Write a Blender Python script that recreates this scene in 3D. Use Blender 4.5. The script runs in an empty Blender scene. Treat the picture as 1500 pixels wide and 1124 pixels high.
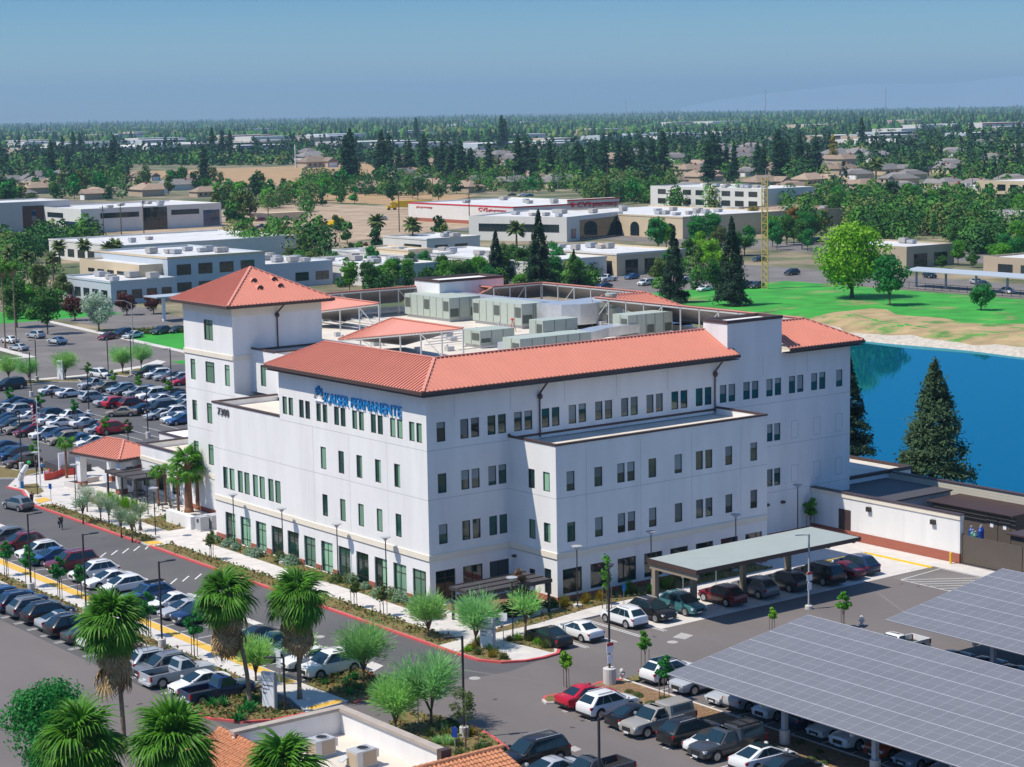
import bpy, math, random
import numpy as np
from mathutils import Vector, Matrix
random.seed(7)
NR = np.random.RandomState(11)
SC = bpy.context.scene
COL = SC.collection
R = math.radians

# ------------------------------------------------------------------ camera, sky, sun, exposure
# world frame: X runs along the long shaded facade of the clinic, Y along its sunlit facade, near corner at the origin
CAM_P = Vector((-97.032, -140.614, 43.0))
CAM_F, CAM_PITCH, CAM_ROLL, CAM_YAW = 2917.0, 0.1358, -0.0174, 0.6479
def _basis():
    sy, cy = math.sin(CAM_YAW), math.cos(CAM_YAW)
    hf = Vector((sy, cy, 0)); right = Vector((cy, -sy, 0)); zz = Vector((0, 0, 1))
    fwd = hf * math.cos(CAM_PITCH) - zz * math.sin(CAM_PITCH)
    up = hf * math.sin(CAM_PITCH) + zz * math.cos(CAM_PITCH)
    r2 = right * math.cos(CAM_ROLL) + up * math.sin(CAM_ROLL)
    u2 = -right * math.sin(CAM_ROLL) + up * math.cos(CAM_ROLL)
    return r2, u2, fwd
C_R, C_U, C_FW = _basis()
cam_d = bpy.data.cameras.new('camera'); cam = bpy.data.objects.new('camera', cam_d); COL.objects.link(cam)
cam.matrix_world = Matrix(((C_R.x, C_U.x, -C_FW.x, CAM_P.x), (C_R.y, C_U.y, -C_FW.y, CAM_P.y), (C_R.z, C_U.z, -C_FW.z, CAM_P.z), (0, 0, 0, 1)))
cam_d.sensor_width = 36.0; cam_d.lens = CAM_F / 1500 * 36.0
cam_d.clip_start = 1.0; cam_d.clip_end = 60000.0
SC.camera = cam

SUN_D = Vector((0.575, -0.235, -1.0)).normalized()     # direction the light travels
SUN_EL = math.asin(-SUN_D.z); SUN_AZ = math.atan2(-SUN_D.x, -SUN_D.y)
w = bpy.data.worlds.new('World'); SC.world = w; w.use_nodes = True
nt = w.node_tree; nt.nodes.clear()
sky = nt.nodes.new('ShaderNodeTexSky'); sky.sky_type = 'NISHITA'; sky.sun_disc = False
sky.sun_elevation = SUN_EL; sky.sun_rotation = SUN_AZ
sky.altitude = 100.0; sky.air_density = 1.0; sky.dust_density = 0.4; sky.ozone_density = 4.0
bgn = nt.nodes.new('ShaderNodeBackground'); bgn.inputs['Strength'].default_value = 0.125
out = nt.nodes.new('ShaderNodeOutputWorld')
wtc = nt.nodes.new('ShaderNodeTexCoord'); wsx = nt.nodes.new('ShaderNodeSeparateXYZ'); wcr = nt.nodes.new('ShaderNodeValToRGB'); wmx = nt.nodes.new('ShaderNodeMix')
nt.links.new(wtc.outputs['Generated'], wsx.inputs[0]); nt.links.new(wsx.outputs['Z'], wcr.inputs[0])      # clear dry air: the sky's own colour is bluer than the model's
els = wcr.color_ramp.elements; els[0].position = 0.0; els[0].color = (.82, .90, .90, 1); els[1].position = 1.0; els[1].color = (.62, .86, 1.0, 1)
for p_, c_ in ((.03, (.46, .67, .82)), (.065, (.21, .45, .68)), (.30, (.33, .60, .86))): e_ = els.new(p_); e_.color = (*c_, 1)
wmx.data_type = 'RGBA'; wmx.blend_type = 'MULTIPLY'; wmx.inputs[0].default_value = 1.0
nt.links.new(sky.outputs[0], wmx.inputs[6]); nt.links.new(wcr.outputs[0], wmx.inputs[7])
nt.links.new(wmx.outputs[2], bgn.inputs[0]); nt.links.new(bgn.outputs[0], out.inputs[0])
sun_d = bpy.data.lights.new('sun', 'SUN'); sun_d.energy = 4.15; sun_d.angle = R(0.53); sun_d.color = (1.0, 0.925, 0.80)
sun = bpy.data.objects.new('sun', sun_d); COL.objects.link(sun)
sun.rotation_euler = SUN_D.to_track_quat('-Z', 'Y').to_euler(); sun.location = (-80, 40, 120)
SC.view_settings.view_transform = 'Standard'; SC.view_settings.look = 'None'
SC.view_settings.exposure = 0.28; SC.view_settings.gamma = 1.0
SC.cycles.max_bounces = 6; SC.cycles.diffuse_bounces = 3; SC.cycles.glossy_bounces = 3
SC.cycles.transmission_bounces = 2; SC.cycles.volume_bounces = 0; SC.cycles.transparent_max_bounces = 6
SC.cycles.caustics_reflective = False; SC.cycles.caustics_refractive = False

def at(px, py, z=0.0):
    """point of the place at height z that the photograph's pixel (px, py) looks at"""
    d = C_FW + C_R * ((px - 750) / CAM_F) - C_U * ((py - 562) / CAM_F)
    t = (z - CAM_P.z) / d.z
    return CAM_P + d * t

# ------------------------------------------------------------------ materials (all procedural)
MATS = {}
def pmat(name, col, rough=0.8, var=0.0, scale=1.0, metal=0.0, bump=0.0, bscale=8.0, rand=0.0, coat=0.0, spec=0.5, objcol=False, col2=None, thresh=None, stretch=None, trans=0.0):
    m = bpy.data.materials.new(name); m.use_nodes = True; MATS[name] = m
    t = m.node_tree; t.nodes.clear(); N = t.nodes.new; L = t.links.new
    o = N('ShaderNodeOutputMaterial'); p = N('ShaderNodeBsdfPrincipled')
    p.inputs['Roughness'].default_value = rough; p.inputs['Metallic'].default_value = metal
    p.inputs['Specular IOR Level'].default_value = spec
    if coat: p.inputs['Coat Weight'].default_value = coat; p.inputs['Coat Roughness'].default_value = 0.06
    src = None
    if objcol:
        oi = N('ShaderNodeObjectInfo'); src = oi.outputs['Color']
    else:
        rgb = N('ShaderNodeRGB'); rgb.outputs[0].default_value = (*col, 1); src = rgb.outputs[0]
    if var or col2 or bump:
        tc = N('ShaderNodeTexCoord'); vec = tc.outputs['Object']
        if stretch:
            mp = N('ShaderNodeMapping'); mp.inputs['Scale'].default_value = stretch
            L(vec, mp.inputs[0]); vec = mp.outputs[0]
    if col2:
        nz = N('ShaderNodeTexNoise'); nz.inputs['Scale'].default_value = scale; nz.inputs['Detail'].default_value = 6
        nz.inputs['Roughness'].default_value = 0.65
        L(vec, nz.inputs['Vector'])
        cr = N('ShaderNodeValToRGB'); a, b = thresh or (0.4, 0.6)
        cr.color_ramp.elements[0].position = a; cr.color_ramp.elements[1].position = b
        L(nz.outputs[0], cr.inputs[0])
        mx = N('ShaderNodeMix'); mx.data_type = 'RGBA'
        L(cr.outputs[0], mx.inputs[0]); L(src, mx.inputs[6]); mx.inputs[7].default_value = (*col2, 1)
        src = mx.outputs[2]
    if var:
        nz = N('ShaderNodeTexNoise'); nz.inputs['Scale'].default_value = scale * 1.7; nz.inputs['Detail'].default_value = 5
        L(vec, nz.inputs['Vector'])
        mr = N('ShaderNodeMapRange'); mr.inputs[1].default_value = 0.3; mr.inputs[2].default_value = 0.7
        mr.inputs[3].default_value = 1 - var; mr.inputs[4].default_value = 1 + var
        L(nz.outputs[0], mr.inputs[0])
        vm = N('ShaderNodeVectorMath'); vm.operation = 'SCALE'; L(src, vm.inputs[0]); L(mr.outputs[0], vm.inputs['Scale'])
        src = vm.outputs[0]
    if rand:
        oi = N('ShaderNodeObjectInfo'); mr = N('ShaderNodeMapRange')
        mr.inputs[3].default_value = 1 - rand; mr.inputs[4].default_value = 1 + rand
        L(oi.outputs['Random'], mr.inputs[0])
        vm = N('ShaderNodeVectorMath'); vm.operation = 'SCALE'; L(src, vm.inputs[0]); L(mr.outputs[0], vm.inputs['Scale'])
        src = vm.outputs[0]
    L(src, p.inputs['Base Color'])
    if bump:
        bn = N('ShaderNodeTexNoise'); bn.inputs['Scale'].default_value = bscale; bn.inputs['Detail'].default_value = 4
        L(vec, bn.inputs['Vector'])
        b = N('ShaderNodeBump'); b.inputs['Strength'].default_value = bump; b.inputs['Distance'].default_value = 0.05
        L(bn.outputs[0], b.inputs['Height']); L(b.outputs[0], p.inputs['Normal'])
    if trans:
        tr = N('ShaderNodeBsdfTranslucent'); L(src, tr.inputs[0])
        ms = N('ShaderNodeMixShader'); ms.inputs[0].default_value = trans
        L(p.outputs[0], ms.inputs[1]); L(tr.outputs[0], ms.inputs[2]); L(ms.outputs[0], o.inputs[0])
    else:
        L(p.outputs[0], o.inputs[0])
    return m
M = MATS
pmat('stucco', (0.80, 0.785, 0.775), 0.9, var=0.055, scale=0.35, col2=(0.70, 0.685, 0.68), thresh=(0.52, 0.80), bump=0.15, bscale=6, stretch=(1, 1, 0.16))
pmat('cream', (0.80, 0.72, 0.60), 0.85, var=0.03, scale=0.5)
pmat('brown_metal', (0.075, 0.045, 0.040), 0.45)
pmat('joint', (0.42, 0.41, 0.41), 0.9)
pmat('brick', (0.36, 0.115, 0.075), 0.85, var=0.12, scale=3)
pmat('roof_red', (0.68, 0.285, 0.21), 0.42, var=0.03, scale=0.3, spec=0.45)
pmat('screen_grey', (0.22, 0.21, 0.21), 0.7, var=0.12, scale=0.4)
pmat('steel', (0.58, 0.58, 0.58), 0.5, metal=0.3)
pmat('galv', (0.68, 0.70, 0.72), 0.35, var=0.08, scale=0.8, metal=0.6)
pmat('deck', (0.66, 0.60, 0.52), 0.9, var=0.10, scale=0.25)
pmat('deck_white', (0.74, 0.73, 0.70), 0.9, var=0.08, scale=0.15)
pmat('hvac', (0.43, 0.48, 0.42), 0.5, var=0.05, scale=1.5)
pmat('hvac_dark', (0.10, 0.115, 0.10), 0.6)
pmat('glass', (0.012, 0.055, 0.042), 0.06, var=0.5, scale=0.35, rand=0.6, spec=0.8)
pmat('glass_dark', (0.015, 0.03, 0.035), 0.05, rand=0.5, spec=0.8)
pmat('glass_blue', (0.02, 0.06, 0.14), 0.06, rand=0.3, spec=0.8)
pmat('frame', (0.045, 0.035, 0.030), 0.5)
pmat('frame_white', (0.7, 0.7, 0.68), 0.5)
pmat('blind', (0.20, 0.36, 0.24), 0.5, rand=0.45)
pmat('shade', (0.20, 0.235, 0.245), 0.5, rand=0.5)
pmat('sign_blue', (0.0, 0.22, 0.55), 0.35)
pmat('sign_white', (0.85, 0.86, 0.9), 0.5)
pmat('sign_grey', (0.10, 0.10, 0.11), 0.5)
pmat('sign_red', (0.60, 0.01, 0.02), 0.4)
pmat('sign_green', (0.0, 0.35, 0.22), 0.5)
pmat('asphalt', (0.098, 0.096, 0.102), 0.9, var=0.10, scale=0.10, col2=(0.118, 0.113, 0.114), thresh=(0.42, 0.75), bump=0.2, bscale=30)
pmat('asphalt_worn', (0.150, 0.132, 0.128), 0.9, var=0.09, scale=0.07, col2=(0.178, 0.156, 0.148), thresh=(0.42, 0.72), bump=0.2, bscale=30, stretch=(1, .45, 1))
pmat('asphalt_old', (0.16, 0.145, 0.14), 0.9, var=0.14, scale=0.08, col2=(0.21, 0.19, 0.175), thresh=(0.4, 0.7))
pmat('concrete', (0.60, 0.565, 0.535), 0.9, var=0.09, scale=0.5)
pmat('concrete_grey', (0.40, 0.38, 0.36), 0.9, var=0.09, scale=0.7)
pmat('kerb_red', (0.60, 0.10, 0.10), 0.7, var=0.10, scale=1.2)
pmat('paint_white', (0.72, 0.72, 0.70), 0.8, var=0.12, scale=2)
pmat('paint_yellow', (0.72, 0.44, 0.07), 0.7, var=0.12, scale=1.5)
pmat('yellow', (0.80, 0.55, 0.02), 0.5)
pmat('mulch', (0.21, 0.115, 0.065), 0.95, var=0.35, scale=3, col2=(0.26, 0.20, 0.085), thresh=(0.45, 0.7))
pmat('planting', (0.15, 0.15, 0.04), 0.95, var=0.4, scale=2.5, col2=(0.22, 0.12, 0.06), thresh=(0.42, 0.62))
pmat('lawn', (0.035, 0.30, 0.030), 0.95, var=0.28, scale=0.09, col2=(0.30, 0.24, 0.11), thresh=(0.55, 0.70))
pmat('lawn_green', (0.03, 0.30, 0.025), 0.95, var=0.2, scale=0.1)
pmat('dry', (0.40, 0.26, 0.13), 0.95, var=0.15, scale=0.05)
pmat('dirt', (0.44, 0.33, 0.23), 0.95, var=0.2, scale=0.08, col2=(0.33, 0.24, 0.15), thresh=(0.4, 0.65))
pmat('bank', (0.40, 0.29, 0.15), 0.95, var=0.25, scale=0.12, col2=(0.09, 0.25, 0.04), thresh=(0.50, 0.62))
pmat('rock', (0.50, 0.45, 0.38), 0.95, var=0.2, scale=0.6, bump=0.4, bscale=3)
pmat('suburb', (0.085, 0.115, 0.045), 0.95, var=0.35, scale=0.03, col2=(0.27, 0.215, 0.14), thresh=(0.44, 0.58))
pmat('cmu', (0.52, 0.49, 0.41), 0.9, var=0.05, scale=0.8)
pmat('carport_roof', (0.36, 0.41, 0.39), 0.5, var=0.04, scale=0.4)
pmat('tan_metal', (0.30, 0.24, 0.17), 0.6)
pmat('gate', (0.105, 0.085, 0.07), 0.6, var=0.05, scale=0.6)
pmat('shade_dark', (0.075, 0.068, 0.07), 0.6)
pmat('panel', (0.19, 0.19, 0.205), 0.3, var=0.05, scale=0.3, spec=0.4)
pmat('panel_line', (0.50, 0.50, 0.55), 0.5)
pmat('blue_steel', (0.42, 0.47, 0.52), 0.5)
pmat('pole', (0.035, 0.032, 0.035), 0.45)
pmat('pole_grey', (0.40, 0.41, 0.43), 0.5)
pmat('clay', (0.52, 0.22, 0.11), 0.8, rand=0.0, var=0.28, scale=3.0)
pmat('stone_cap', (0.42, 0.36, 0.31), 0.9, var=0.1, scale=0.8)
pmat('paint', (0.5, 0.5, 0.5), 0.28, objcol=True, coat=0.6)
pmat('car_glass', (0.012, 0.03, 0.04), 0.04, spec=0.8)
pmat('tyre', (0.018, 0.018, 0.018), 0.8)
pmat('black_plastic', (0.02, 0.02, 0.022), 0.6)
pmat('rim', (0.50, 0.50, 0.52), 0.3, metal=0.7)
pmat('tail', (0.42, 0.01, 0.012), 0.25)
pmat('head', (0.72, 0.74, 0.76), 0.12)
pmat('plate', (0.75, 0.75, 0.75), 0.5)
pmat('leaf', (0.05, 0.12, 0.02), 0.6, objcol=True, var=0.30, scale=0.5, trans=0.34, spec=0.3)
pmat('leaf_fine', (0.05, 0.12, 0.02), 0.6, objcol=True, var=0.25, scale=0.7, trans=0.5, spec=0.2)
pmat('leaf_far', (0.05, 0.12, 0.02), 0.9, objcol=True, var=0.32, scale=0.12, spec=0.1)
pmat('frond', (0.085, 0.25, 0.018), 0.55, var=0.4, scale=1.2, trans=0.3, spec=0.3)
pmat('frond_dead', (0.42, 0.29, 0.14), 0.85, var=0.30, scale=2.0)
pmat('bark', (0.17, 0.12, 0.085), 0.95, var=0.25, scale=3, bump=0.4, bscale=6)
pmat('bark_palm', (0.27, 0.19, 0.13), 0.95, var=0.25, scale=3, stretch=(1, 1, 5), bump=0.5, bscale=5)
pmat('bark_rust', (0.22, 0.105, 0.06), 0.95, var=0.3, scale=4, bump=0.6, bscale=6)
pmat('stake', (0.20, 0.12, 0.08), 0.9)
pmat('skin', (0.50, 0.30, 0.21), 0.6)
pmat('hair', (0.05, 0.03, 0.02), 0.7)
pmat('cloth_navy', (0.02, 0.03, 0.07), 0.9)
pmat('cloth_olive', (0.10, 0.085, 0.05), 0.9)
pmat('cloth_black', (0.02, 0.02, 0.022), 0.9)
pmat('cloth_grey', (0.18, 0.18, 0.19), 0.9)
pmat('cloth_blue', (0.04, 0.20, 0.45), 0.9)
pmat('orange_net', (0.62, 0.07, 0.04), 0.7)
pmat('white_net', (0.80, 0.82, 0.80), 0.6)
pmat('green_balloon', (0.02, 0.50, 0.10), 0.3)
pmat('tank_blue', (0.01, 0.06, 0.35), 0.4)
pmat('tank_green', (0.06, 0.20, 0.16), 0.4)
pmat('wall_blue_white', (0.50, 0.55, 0.60), 0.85, var=0.03, scale=0.3)
pmat('wall_white', (0.70, 0.68, 0.64), 0.85, var=0.04, scale=0.2)
pmat('wall_cream', (0.62, 0.50, 0.34), 0.85, var=0.04, scale=0.2)
pmat('wall_tan', (0.48, 0.38, 0.28), 0.85, var=0.05, scale=0.2)
pmat('wall_grey', (0.50, 0.48, 0.47), 0.85, var=0.04, scale=0.2)
pmat('wall_brown', (0.09, 0.035, 0.025), 0.7)
pmat('roof_pale', (0.62, 0.62, 0.62), 0.9, var=0.12, scale=0.1)
pmat('shingle_grey', (0.20, 0.185, 0.18), 0.9, var=0.15, scale=0.3, rand=0.25)
pmat('shingle_tan', (0.30, 0.22, 0.16), 0.9, var=0.15, scale=0.3, rand=0.25)
pmat('tower_yellow', (0.62, 0.42, 0.10), 0.6)
pmat('equip_yellow', (0.80, 0.52, 0.0), 0.5)
pmat('hill', (0.30, 0.38, 0.47), 1.0, var=0.06, scale=0.0006)  # distance haze is put into this pale blue base colour

def water_mat():
    m = bpy.data.materials.new('water'); m.use_nodes = True; MATS['water'] = m
    t = m.node_tree; t.nodes.remove(t.nodes['Principled BSDF']); o_ = t.nodes['Material Output']
    df = t.nodes.new('ShaderNodeBsdfDiffuse'); df.inputs[0].default_value = (0.0, 0.085, 0.165, 1); p = t.nodes.new('ShaderNodeBsdfGlossy'); p.inputs['Color'].default_value = (.22, .80, .97, 1); p.inputs['Roughness'].default_value = 0.03
    fz = t.nodes.new('ShaderNodeFresnel'); fz.inputs['IOR'].default_value = 1.45; mz = t.nodes.new('ShaderNodeMixShader')
    t.links.new(fz.outputs[0], mz.inputs[0]); t.links.new(df.outputs[0], mz.inputs[1]); t.links.new(p.outputs[0], mz.inputs[2]); t.links.new(mz.outputs[0], o_.inputs[0])
    tc = t.nodes.new('ShaderNodeTexCoord'); nz = t.nodes.new('ShaderNodeTexNoise'); nz.inputs['Scale'].default_value = 1.3
    nz.inputs['Detail'].default_value = 3
    b = t.nodes.new('ShaderNodeBump'); b.inputs['Strength'].default_value = 0.06; b.inputs['Distance'].default_value = 0.03
    t.links.new(tc.outputs['Object'], nz.inputs['Vector']); t.links.new(nz.outputs[0], b.inputs['Height']); t.links.new(b.outputs[0], p.inputs['Normal'])
water_mat()

# ------------------------------------------------------------------ object helpers
ORG = {}
class MB:
    """collects faces, then links them as ONE mesh object"""
    def __init__(s): s.v = []; s.f = []; s.m = []; s.starts = []
    def add(s, vs, fs, m=0):
        b = len(s.v); s.starts.append((b, len(s.f))); s.v.extend([tuple(v) for v in vs])
        for f in fs: s.f.append([i + b for i in f]); s.m.append(m)
    def quad(s, a, b, c, d, m=0): s.add([a, b, c, d], [(0, 1, 2, 3)], m)
    def box(s, x0, x1, y0, y1, z0, z1, m=0):
        s.add([(x0, y0, z0), (x1, y0, z0), (x1, y1, z0), (x0, y1, z0), (x0, y0, z1), (x1, y0, z1), (x1, y1, z1), (x0, y1, z1)],
              [(3, 2, 1, 0), (4, 5, 6, 7), (0, 1, 5, 4), (1, 2, 6, 5), (2, 3, 7, 6), (3, 0, 4, 7)], m)
    def bar(s, p, q, wd, ht, m=0, up=(0, 0, 1)):
        p = Vector(p); q = Vector(q); d = q - p; up = Vector(up)
        sd = d.cross(up)
        if sd.length < 1e-6: sd = Vector((1, 0, 0))
        sd.normalize(); u2 = sd.cross(d).normalized()
        a = sd * wd / 2; b = u2 * ht / 2
        s.add([p - a - b, p + a - b, p + a + b, p - a + b, q - a - b, q + a - b, q + a + b, q - a + b],
              [(0, 1, 2, 3), (7, 6, 5, 4), (0, 4, 5, 1), (1, 5, 6, 2), (2, 6, 7, 3), (3, 7, 4, 0)], m)
    def tube(s, p, q, r0, r1=None, n=8, m=0, cap=True):
        r1 = r0 if r1 is None else r1
        p = Vector(p); q = Vector(q); d = (q - p).normalized()
        a = d.cross(Vector((0, 0, 1)) if abs(d.z) < 0.95 else Vector((1, 0, 0))).normalized(); b = d.cross(a)
        vs = []
        for c, r in ((p, r0), (q, r1)):
            for i in range(n):
                t = 2 * math.pi * i / n; vs.append(c + a * (r * math.cos(t)) + b * (r * math.sin(t)))
        fs = [(i, (i + 1) % n, n + (i + 1) % n, n + i) for i in range(n)]
        if cap: fs += [tuple(range(n - 1, -1, -1)), tuple(range(n, 2 * n))]
        s.add(vs, fs, m)
    def path(s, pts, rs, n=8, m=0):
        for i in range(len(pts) - 1): s.tube(pts[i], pts[i + 1], rs[i], rs[i + 1], n, m, cap=(i == len(pts) - 2 or i == 0))
    def lathe(s, c, prof, n=14, m=0):
        vs = []; k = len(prof)
        for r, z in prof:
            for i in range(n):
                t = 2 * math.pi * i / n; vs.append((c[0] + r * math.cos(t), c[1] + r * math.sin(t), c[2] + z))
        fs = [(j * n + i, j * n + (i + 1) % n, (j + 1) * n + (i + 1) % n, (j + 1) * n + i) for j in range(k - 1) for i in range(n)]
        fs += [tuple(range(n - 1, -1, -1)), tuple(range((k - 1) * n, k * n))]
        s.add(vs, fs, m)
    def prism(s, poly, z0, z1, m=0, mtop=None):
        n = len(poly); area = sum(poly[i][0] * poly[(i + 1) % n][1] - poly[(i + 1) % n][0] * poly[i][1] for i in range(n))
        if area < 0: poly = poly[::-1]
        vs = [(p[0], p[1], z0) for p in poly] + [(p[0], p[1], z1) for p in poly]
        s.add(vs, [(i, (i + 1) % n, n + (i + 1) % n, n + i) for i in range(n)], m)
        s.add([(p[0], p[1], z1) for p in poly], [tuple(range(n))], m if mtop is None else mtop)
    def sheet(s, poly, z, m=0):
        n = len(poly); area = sum(poly[i][0] * poly[(i + 1) % n][1] - poly[(i + 1) % n][0] * poly[i][1] for i in range(n))
        if area < 0: poly = poly[::-1]
        s.add([(p[0], p[1], z) for p in poly], [tuple(range(n))], m)
    def build(s, name, mats, parent=None, smooth=False, local=False):
        me = bpy.data.meshes.new(name)
        vs = s.v
        if parent is not None and not local:
            o = ORG.get(parent.name, Vector((0, 0, 0))); vs = [(v[0] - o[0], v[1] - o[1], v[2] - o[2]) for v in vs]
        me.from_pydata(vs, [], s.f)
        if not isinstance(mats, (list, tuple)): mats = [mats]
        for q in mats: me.materials.append(M[q] if isinstance(q, str) else q)
        if len(mats) > 1: me.polygons.foreach_set('material_index', s.m)
        if smooth: me.polygons.foreach_set('use_smooth', [True] * len(me.polygons))
        ob = bpy.data.objects.new(name, me); COL.objects.link(ob)
        if parent is not None:
            ob.parent = parent
            if not local: ORG[ob.name] = ORG.get(parent.name, Vector((0, 0, 0)))
        return ob
def build_each(mb, name, mats, parent):
    """every loose piece of the collector becomes a part of its own"""
    out = []; n = 0; starts = mb.starts + [(len(mb.v), len(mb.f))]
    for (v0, f0), (v1, f1) in zip(starts, starts[1:]):
        b = MB(); b.v = mb.v[v0:v1]; b.f = [[i - v0 for i in f] for f in mb.f[f0:f1]]; b.m = mb.m[f0:f1]
        if b.f: out.append(b.build(name, mats, parent))
    return out
def tag(o, label, cat, group=None, kind=None):
    o['label'] = label; o['category'] = cat
    if group: o['group'] = group
    if kind: o['kind'] = kind
    return o
def thing(name, label, cat, loc=(0, 0, 0), rz=0.0, group=None):
    o = bpy.data.objects.new(name, None); COL.objects.link(o); o.location = loc; o.rotation_euler = (0, 0, rz)
    o.empty_display_size = 0.5; ORG[o.name] = Vector(loc)
    return tag(o, label, cat, group)
def struct(o): o['kind'] = 'structure'; return o
def stuff(o): o['kind'] = 'stuff'; return o
def kids(o): return [c for c in KIDS.get(o.name, [])]
KIDS = {}
def note_kids():
    KIDS.clear()
    for o in bpy.data.objects:
        if o.parent: KIDS.setdefault(o.parent.name, []).append(o)
def dup(root, loc, rz, label, group=None, color=None, scale=None, cmap=None):
    """copy of a thing with copies of its parts and sub-parts (meshes shared)"""
    r = root.copy(); COL.objects.link(r); r.location = loc; r.rotation_euler = (0, 0, rz); r['label'] = label
    if group: r['group'] = group
    if scale is not None: r.scale = scale if isinstance(scale, (tuple, list)) else (scale,) * 3
    if color is not None: r.color = (*color, 1)
    stack = [(root, r)]
    while stack:
        src, dst = stack.pop()
        for ch in KIDS.get(src.name, []):
            c = ch.copy(); COL.objects.link(c); c.parent = dst
            if color is not None: c.color = (*color, 1)
            stack.append((ch, c))
    return r
def text_mb(txt, size, depth=0.06, sx=1.0):
    cu = bpy.data.curves.new('t', 'FONT'); cu.body = txt; cu.size = size; cu.extrude = depth / 2; cu.resolution_u = 3
    ob = bpy.data.objects.new('t', cu); COL.objects.link(ob)
    me = bpy.data.meshes.new_from_object(ob.evaluated_get(bpy.context.evaluated_depsgraph_get()))
    vs = [Vector(v.co) for v in me.vertices]; fs = [tuple(p.vertices) for p in me.polygons]
    bpy.data.objects.remove(ob); bpy.data.curves.remove(cu); bpy.data.meshes.remove(me)
    x0 = min(v.x for v in vs); x1 = max(v.x for v in vs); y0 = min(v.y for v in vs); y1 = max(v.y for v in vs)
    return vs, fs, x0, x1, y0, y1
def text_on(name, txt, origin, right, up, width, height, mat, parent, depth=0.06):
    """text mesh fitted into a width x height rectangle that starts at origin"""
    vs, fs, x0, x1, y0, y1 = text_mb(txt, 1.0, 0.1)
    right = Vector(right); up = Vector(up); nrm = right.cross(up); origin = Vector(origin)
    mb = MB()
    mb.add([origin + right * ((v.x - x0) / (x1 - x0) * width) + up * ((v.y - y0) / (y1 - y0) * height) + nrm * (v.z / 0.1 * depth + depth / 2) for v in vs], fs)
    return mb.build(name, mat, parent)
# wall face with real openings: axis 'x' (plane x = c facing -X, runs along Y) or 'y' (plane y = c facing -Y, runs along X)
def wall_holes(mb, axis, c, a0, a1, z0, z1, holes, depth=0.14, m=0):
    H = [h for h in holes if h[0] < a1 and h[1] > a0 and h[2] < z1 and h[3] > z0]
    A = sorted({a0, a1, *[h[0] for h in H], *[h[1] for h in H]}); A = [a for a in A if a0 <= a <= a1]
    Z = sorted({z0, z1, *[h[2] for h in H], *[h[3] for h in H]}); Z = [z for z in Z if z0 <= z <= z1]
    P = (lambda a, z, d=0: (c + d, a, z)) if axis == 'x' else (lambda a, z, d=0: (a, c + d, z))
    fl = axis == 'x'
    def q(p0, p1, p2, p3): mb.quad(p0, p3, p2, p1, m) if fl else mb.quad(p0, p1, p2, p3, m)
    for i in range(len(A) - 1):
        for j in range(len(Z) - 1):
            ca, cz = (A[i] + A[i + 1]) / 2, (Z[j] + Z[j + 1]) / 2
            if any(h[0] < ca < h[1] and h[2] < cz < h[3] for h in H): continue
            q(P(A[i], Z[j]), P(A[i + 1], Z[j]), P(A[i + 1], Z[j + 1]), P(A[i], Z[j + 1]))
    for h in H:
        b0, b1, y0, y1 = max(h[0], a0), min(h[1], a1), max(h[2], z0), min(h[3], z1)
        q(P(b0, y0), P(b0, y0, depth), P(b0, y1, depth), P(b0, y1)) if not fl else mb.quad(P(b0, y0), P(b0, y0, depth), P(b0, y1, depth), P(b0, y1), m)
        mb.quad(P(b1, y0, depth), P(b1, y0), P(b1, y1), P(b1, y1, depth), m)
        mb.quad(P(b0, y1), P(b0, y1, depth), P(b1, y1, depth), P(b1, y1), m)
        mb.quad(P(b0, y0), P(b1, y0), P(b1, y0, depth), P(b0, y0, depth), m)
WRND = random.Random(3)
def window(parent, axis, c, lights, z0, z1, depth=0.14, fw=0.06, mull=(), trans=(), gmat='glass', fmat='frame', label=None):
    """one window: frame with a pane below it; lights = list of (a0, a1)"""
    f = MB(); g = MB()
    def bx(mb, a0, a1, d0, d1, y0, y1):
        if axis == 'x': mb.box(c + d0, c + d1, a0, a1, y0, y1)
        else: mb.box(a0, a1, c + d0, c + d1, y0, y1)
    d = depth
    for a0, a1 in lights:
        bx(f, a0, a1, d - 0.075, d, z0, z0 + fw); bx(f, a0, a1, d - 0.075, d, z1 - fw, z1)
        bx(f, a0, a0 + fw, d - 0.075, d, z0 + fw, z1 - fw); bx(f, a1 - fw, a1, d - 0.075, d, z0 + fw, z1 - fw)
        for t in mull: a = a0 + (a1 - a0) * t; bx(f, a - fw / 2, a + fw / 2, d - 0.07, d - 0.005, z0 + fw, z1 - fw)
        for t in trans: z = z0 + (z1 - z0) * t; bx(f, a0 + fw, a1 - fw, d - 0.065, d - 0.008, z - fw / 2, z + fw / 2)
        bx(g, a0 + 0.02, a1 - 0.02, d - 0.03, d - 0.012, z0 + 0.02, z1 - 0.02)
    o = f.build('window', fmat, parent)
    g.build('pane', gmat, o)
    k = WRND.random()
    if gmat == 'glass' and k < .72:      # curtains and roller shades
        s_ = MB()
        for a0, a1 in lights:
            if axis == 'x': t0 = WRND.choice((.05, .40, .45, .55)); bx(s_, a0 + fw + .01 + (a1 - a0 - .14) * max(0, t0 - .35), a0 + fw + .01 + (a1 - a0 - .16) * min(1, t0 + .42), d - .034, d - .0305, z0 + fw + .01, z1 - fw - .01)
            else: bx(s_, a0 + fw + .01, a1 - fw - .01, d - .034, d - .0305, z0 + (z1 - z0) * WRND.choice((.2, .35, .5, .7)), z1 - fw - .01)
        s_.build('blind', 'blind' if axis == 'x' else 'shade', o)
    return o
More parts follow.
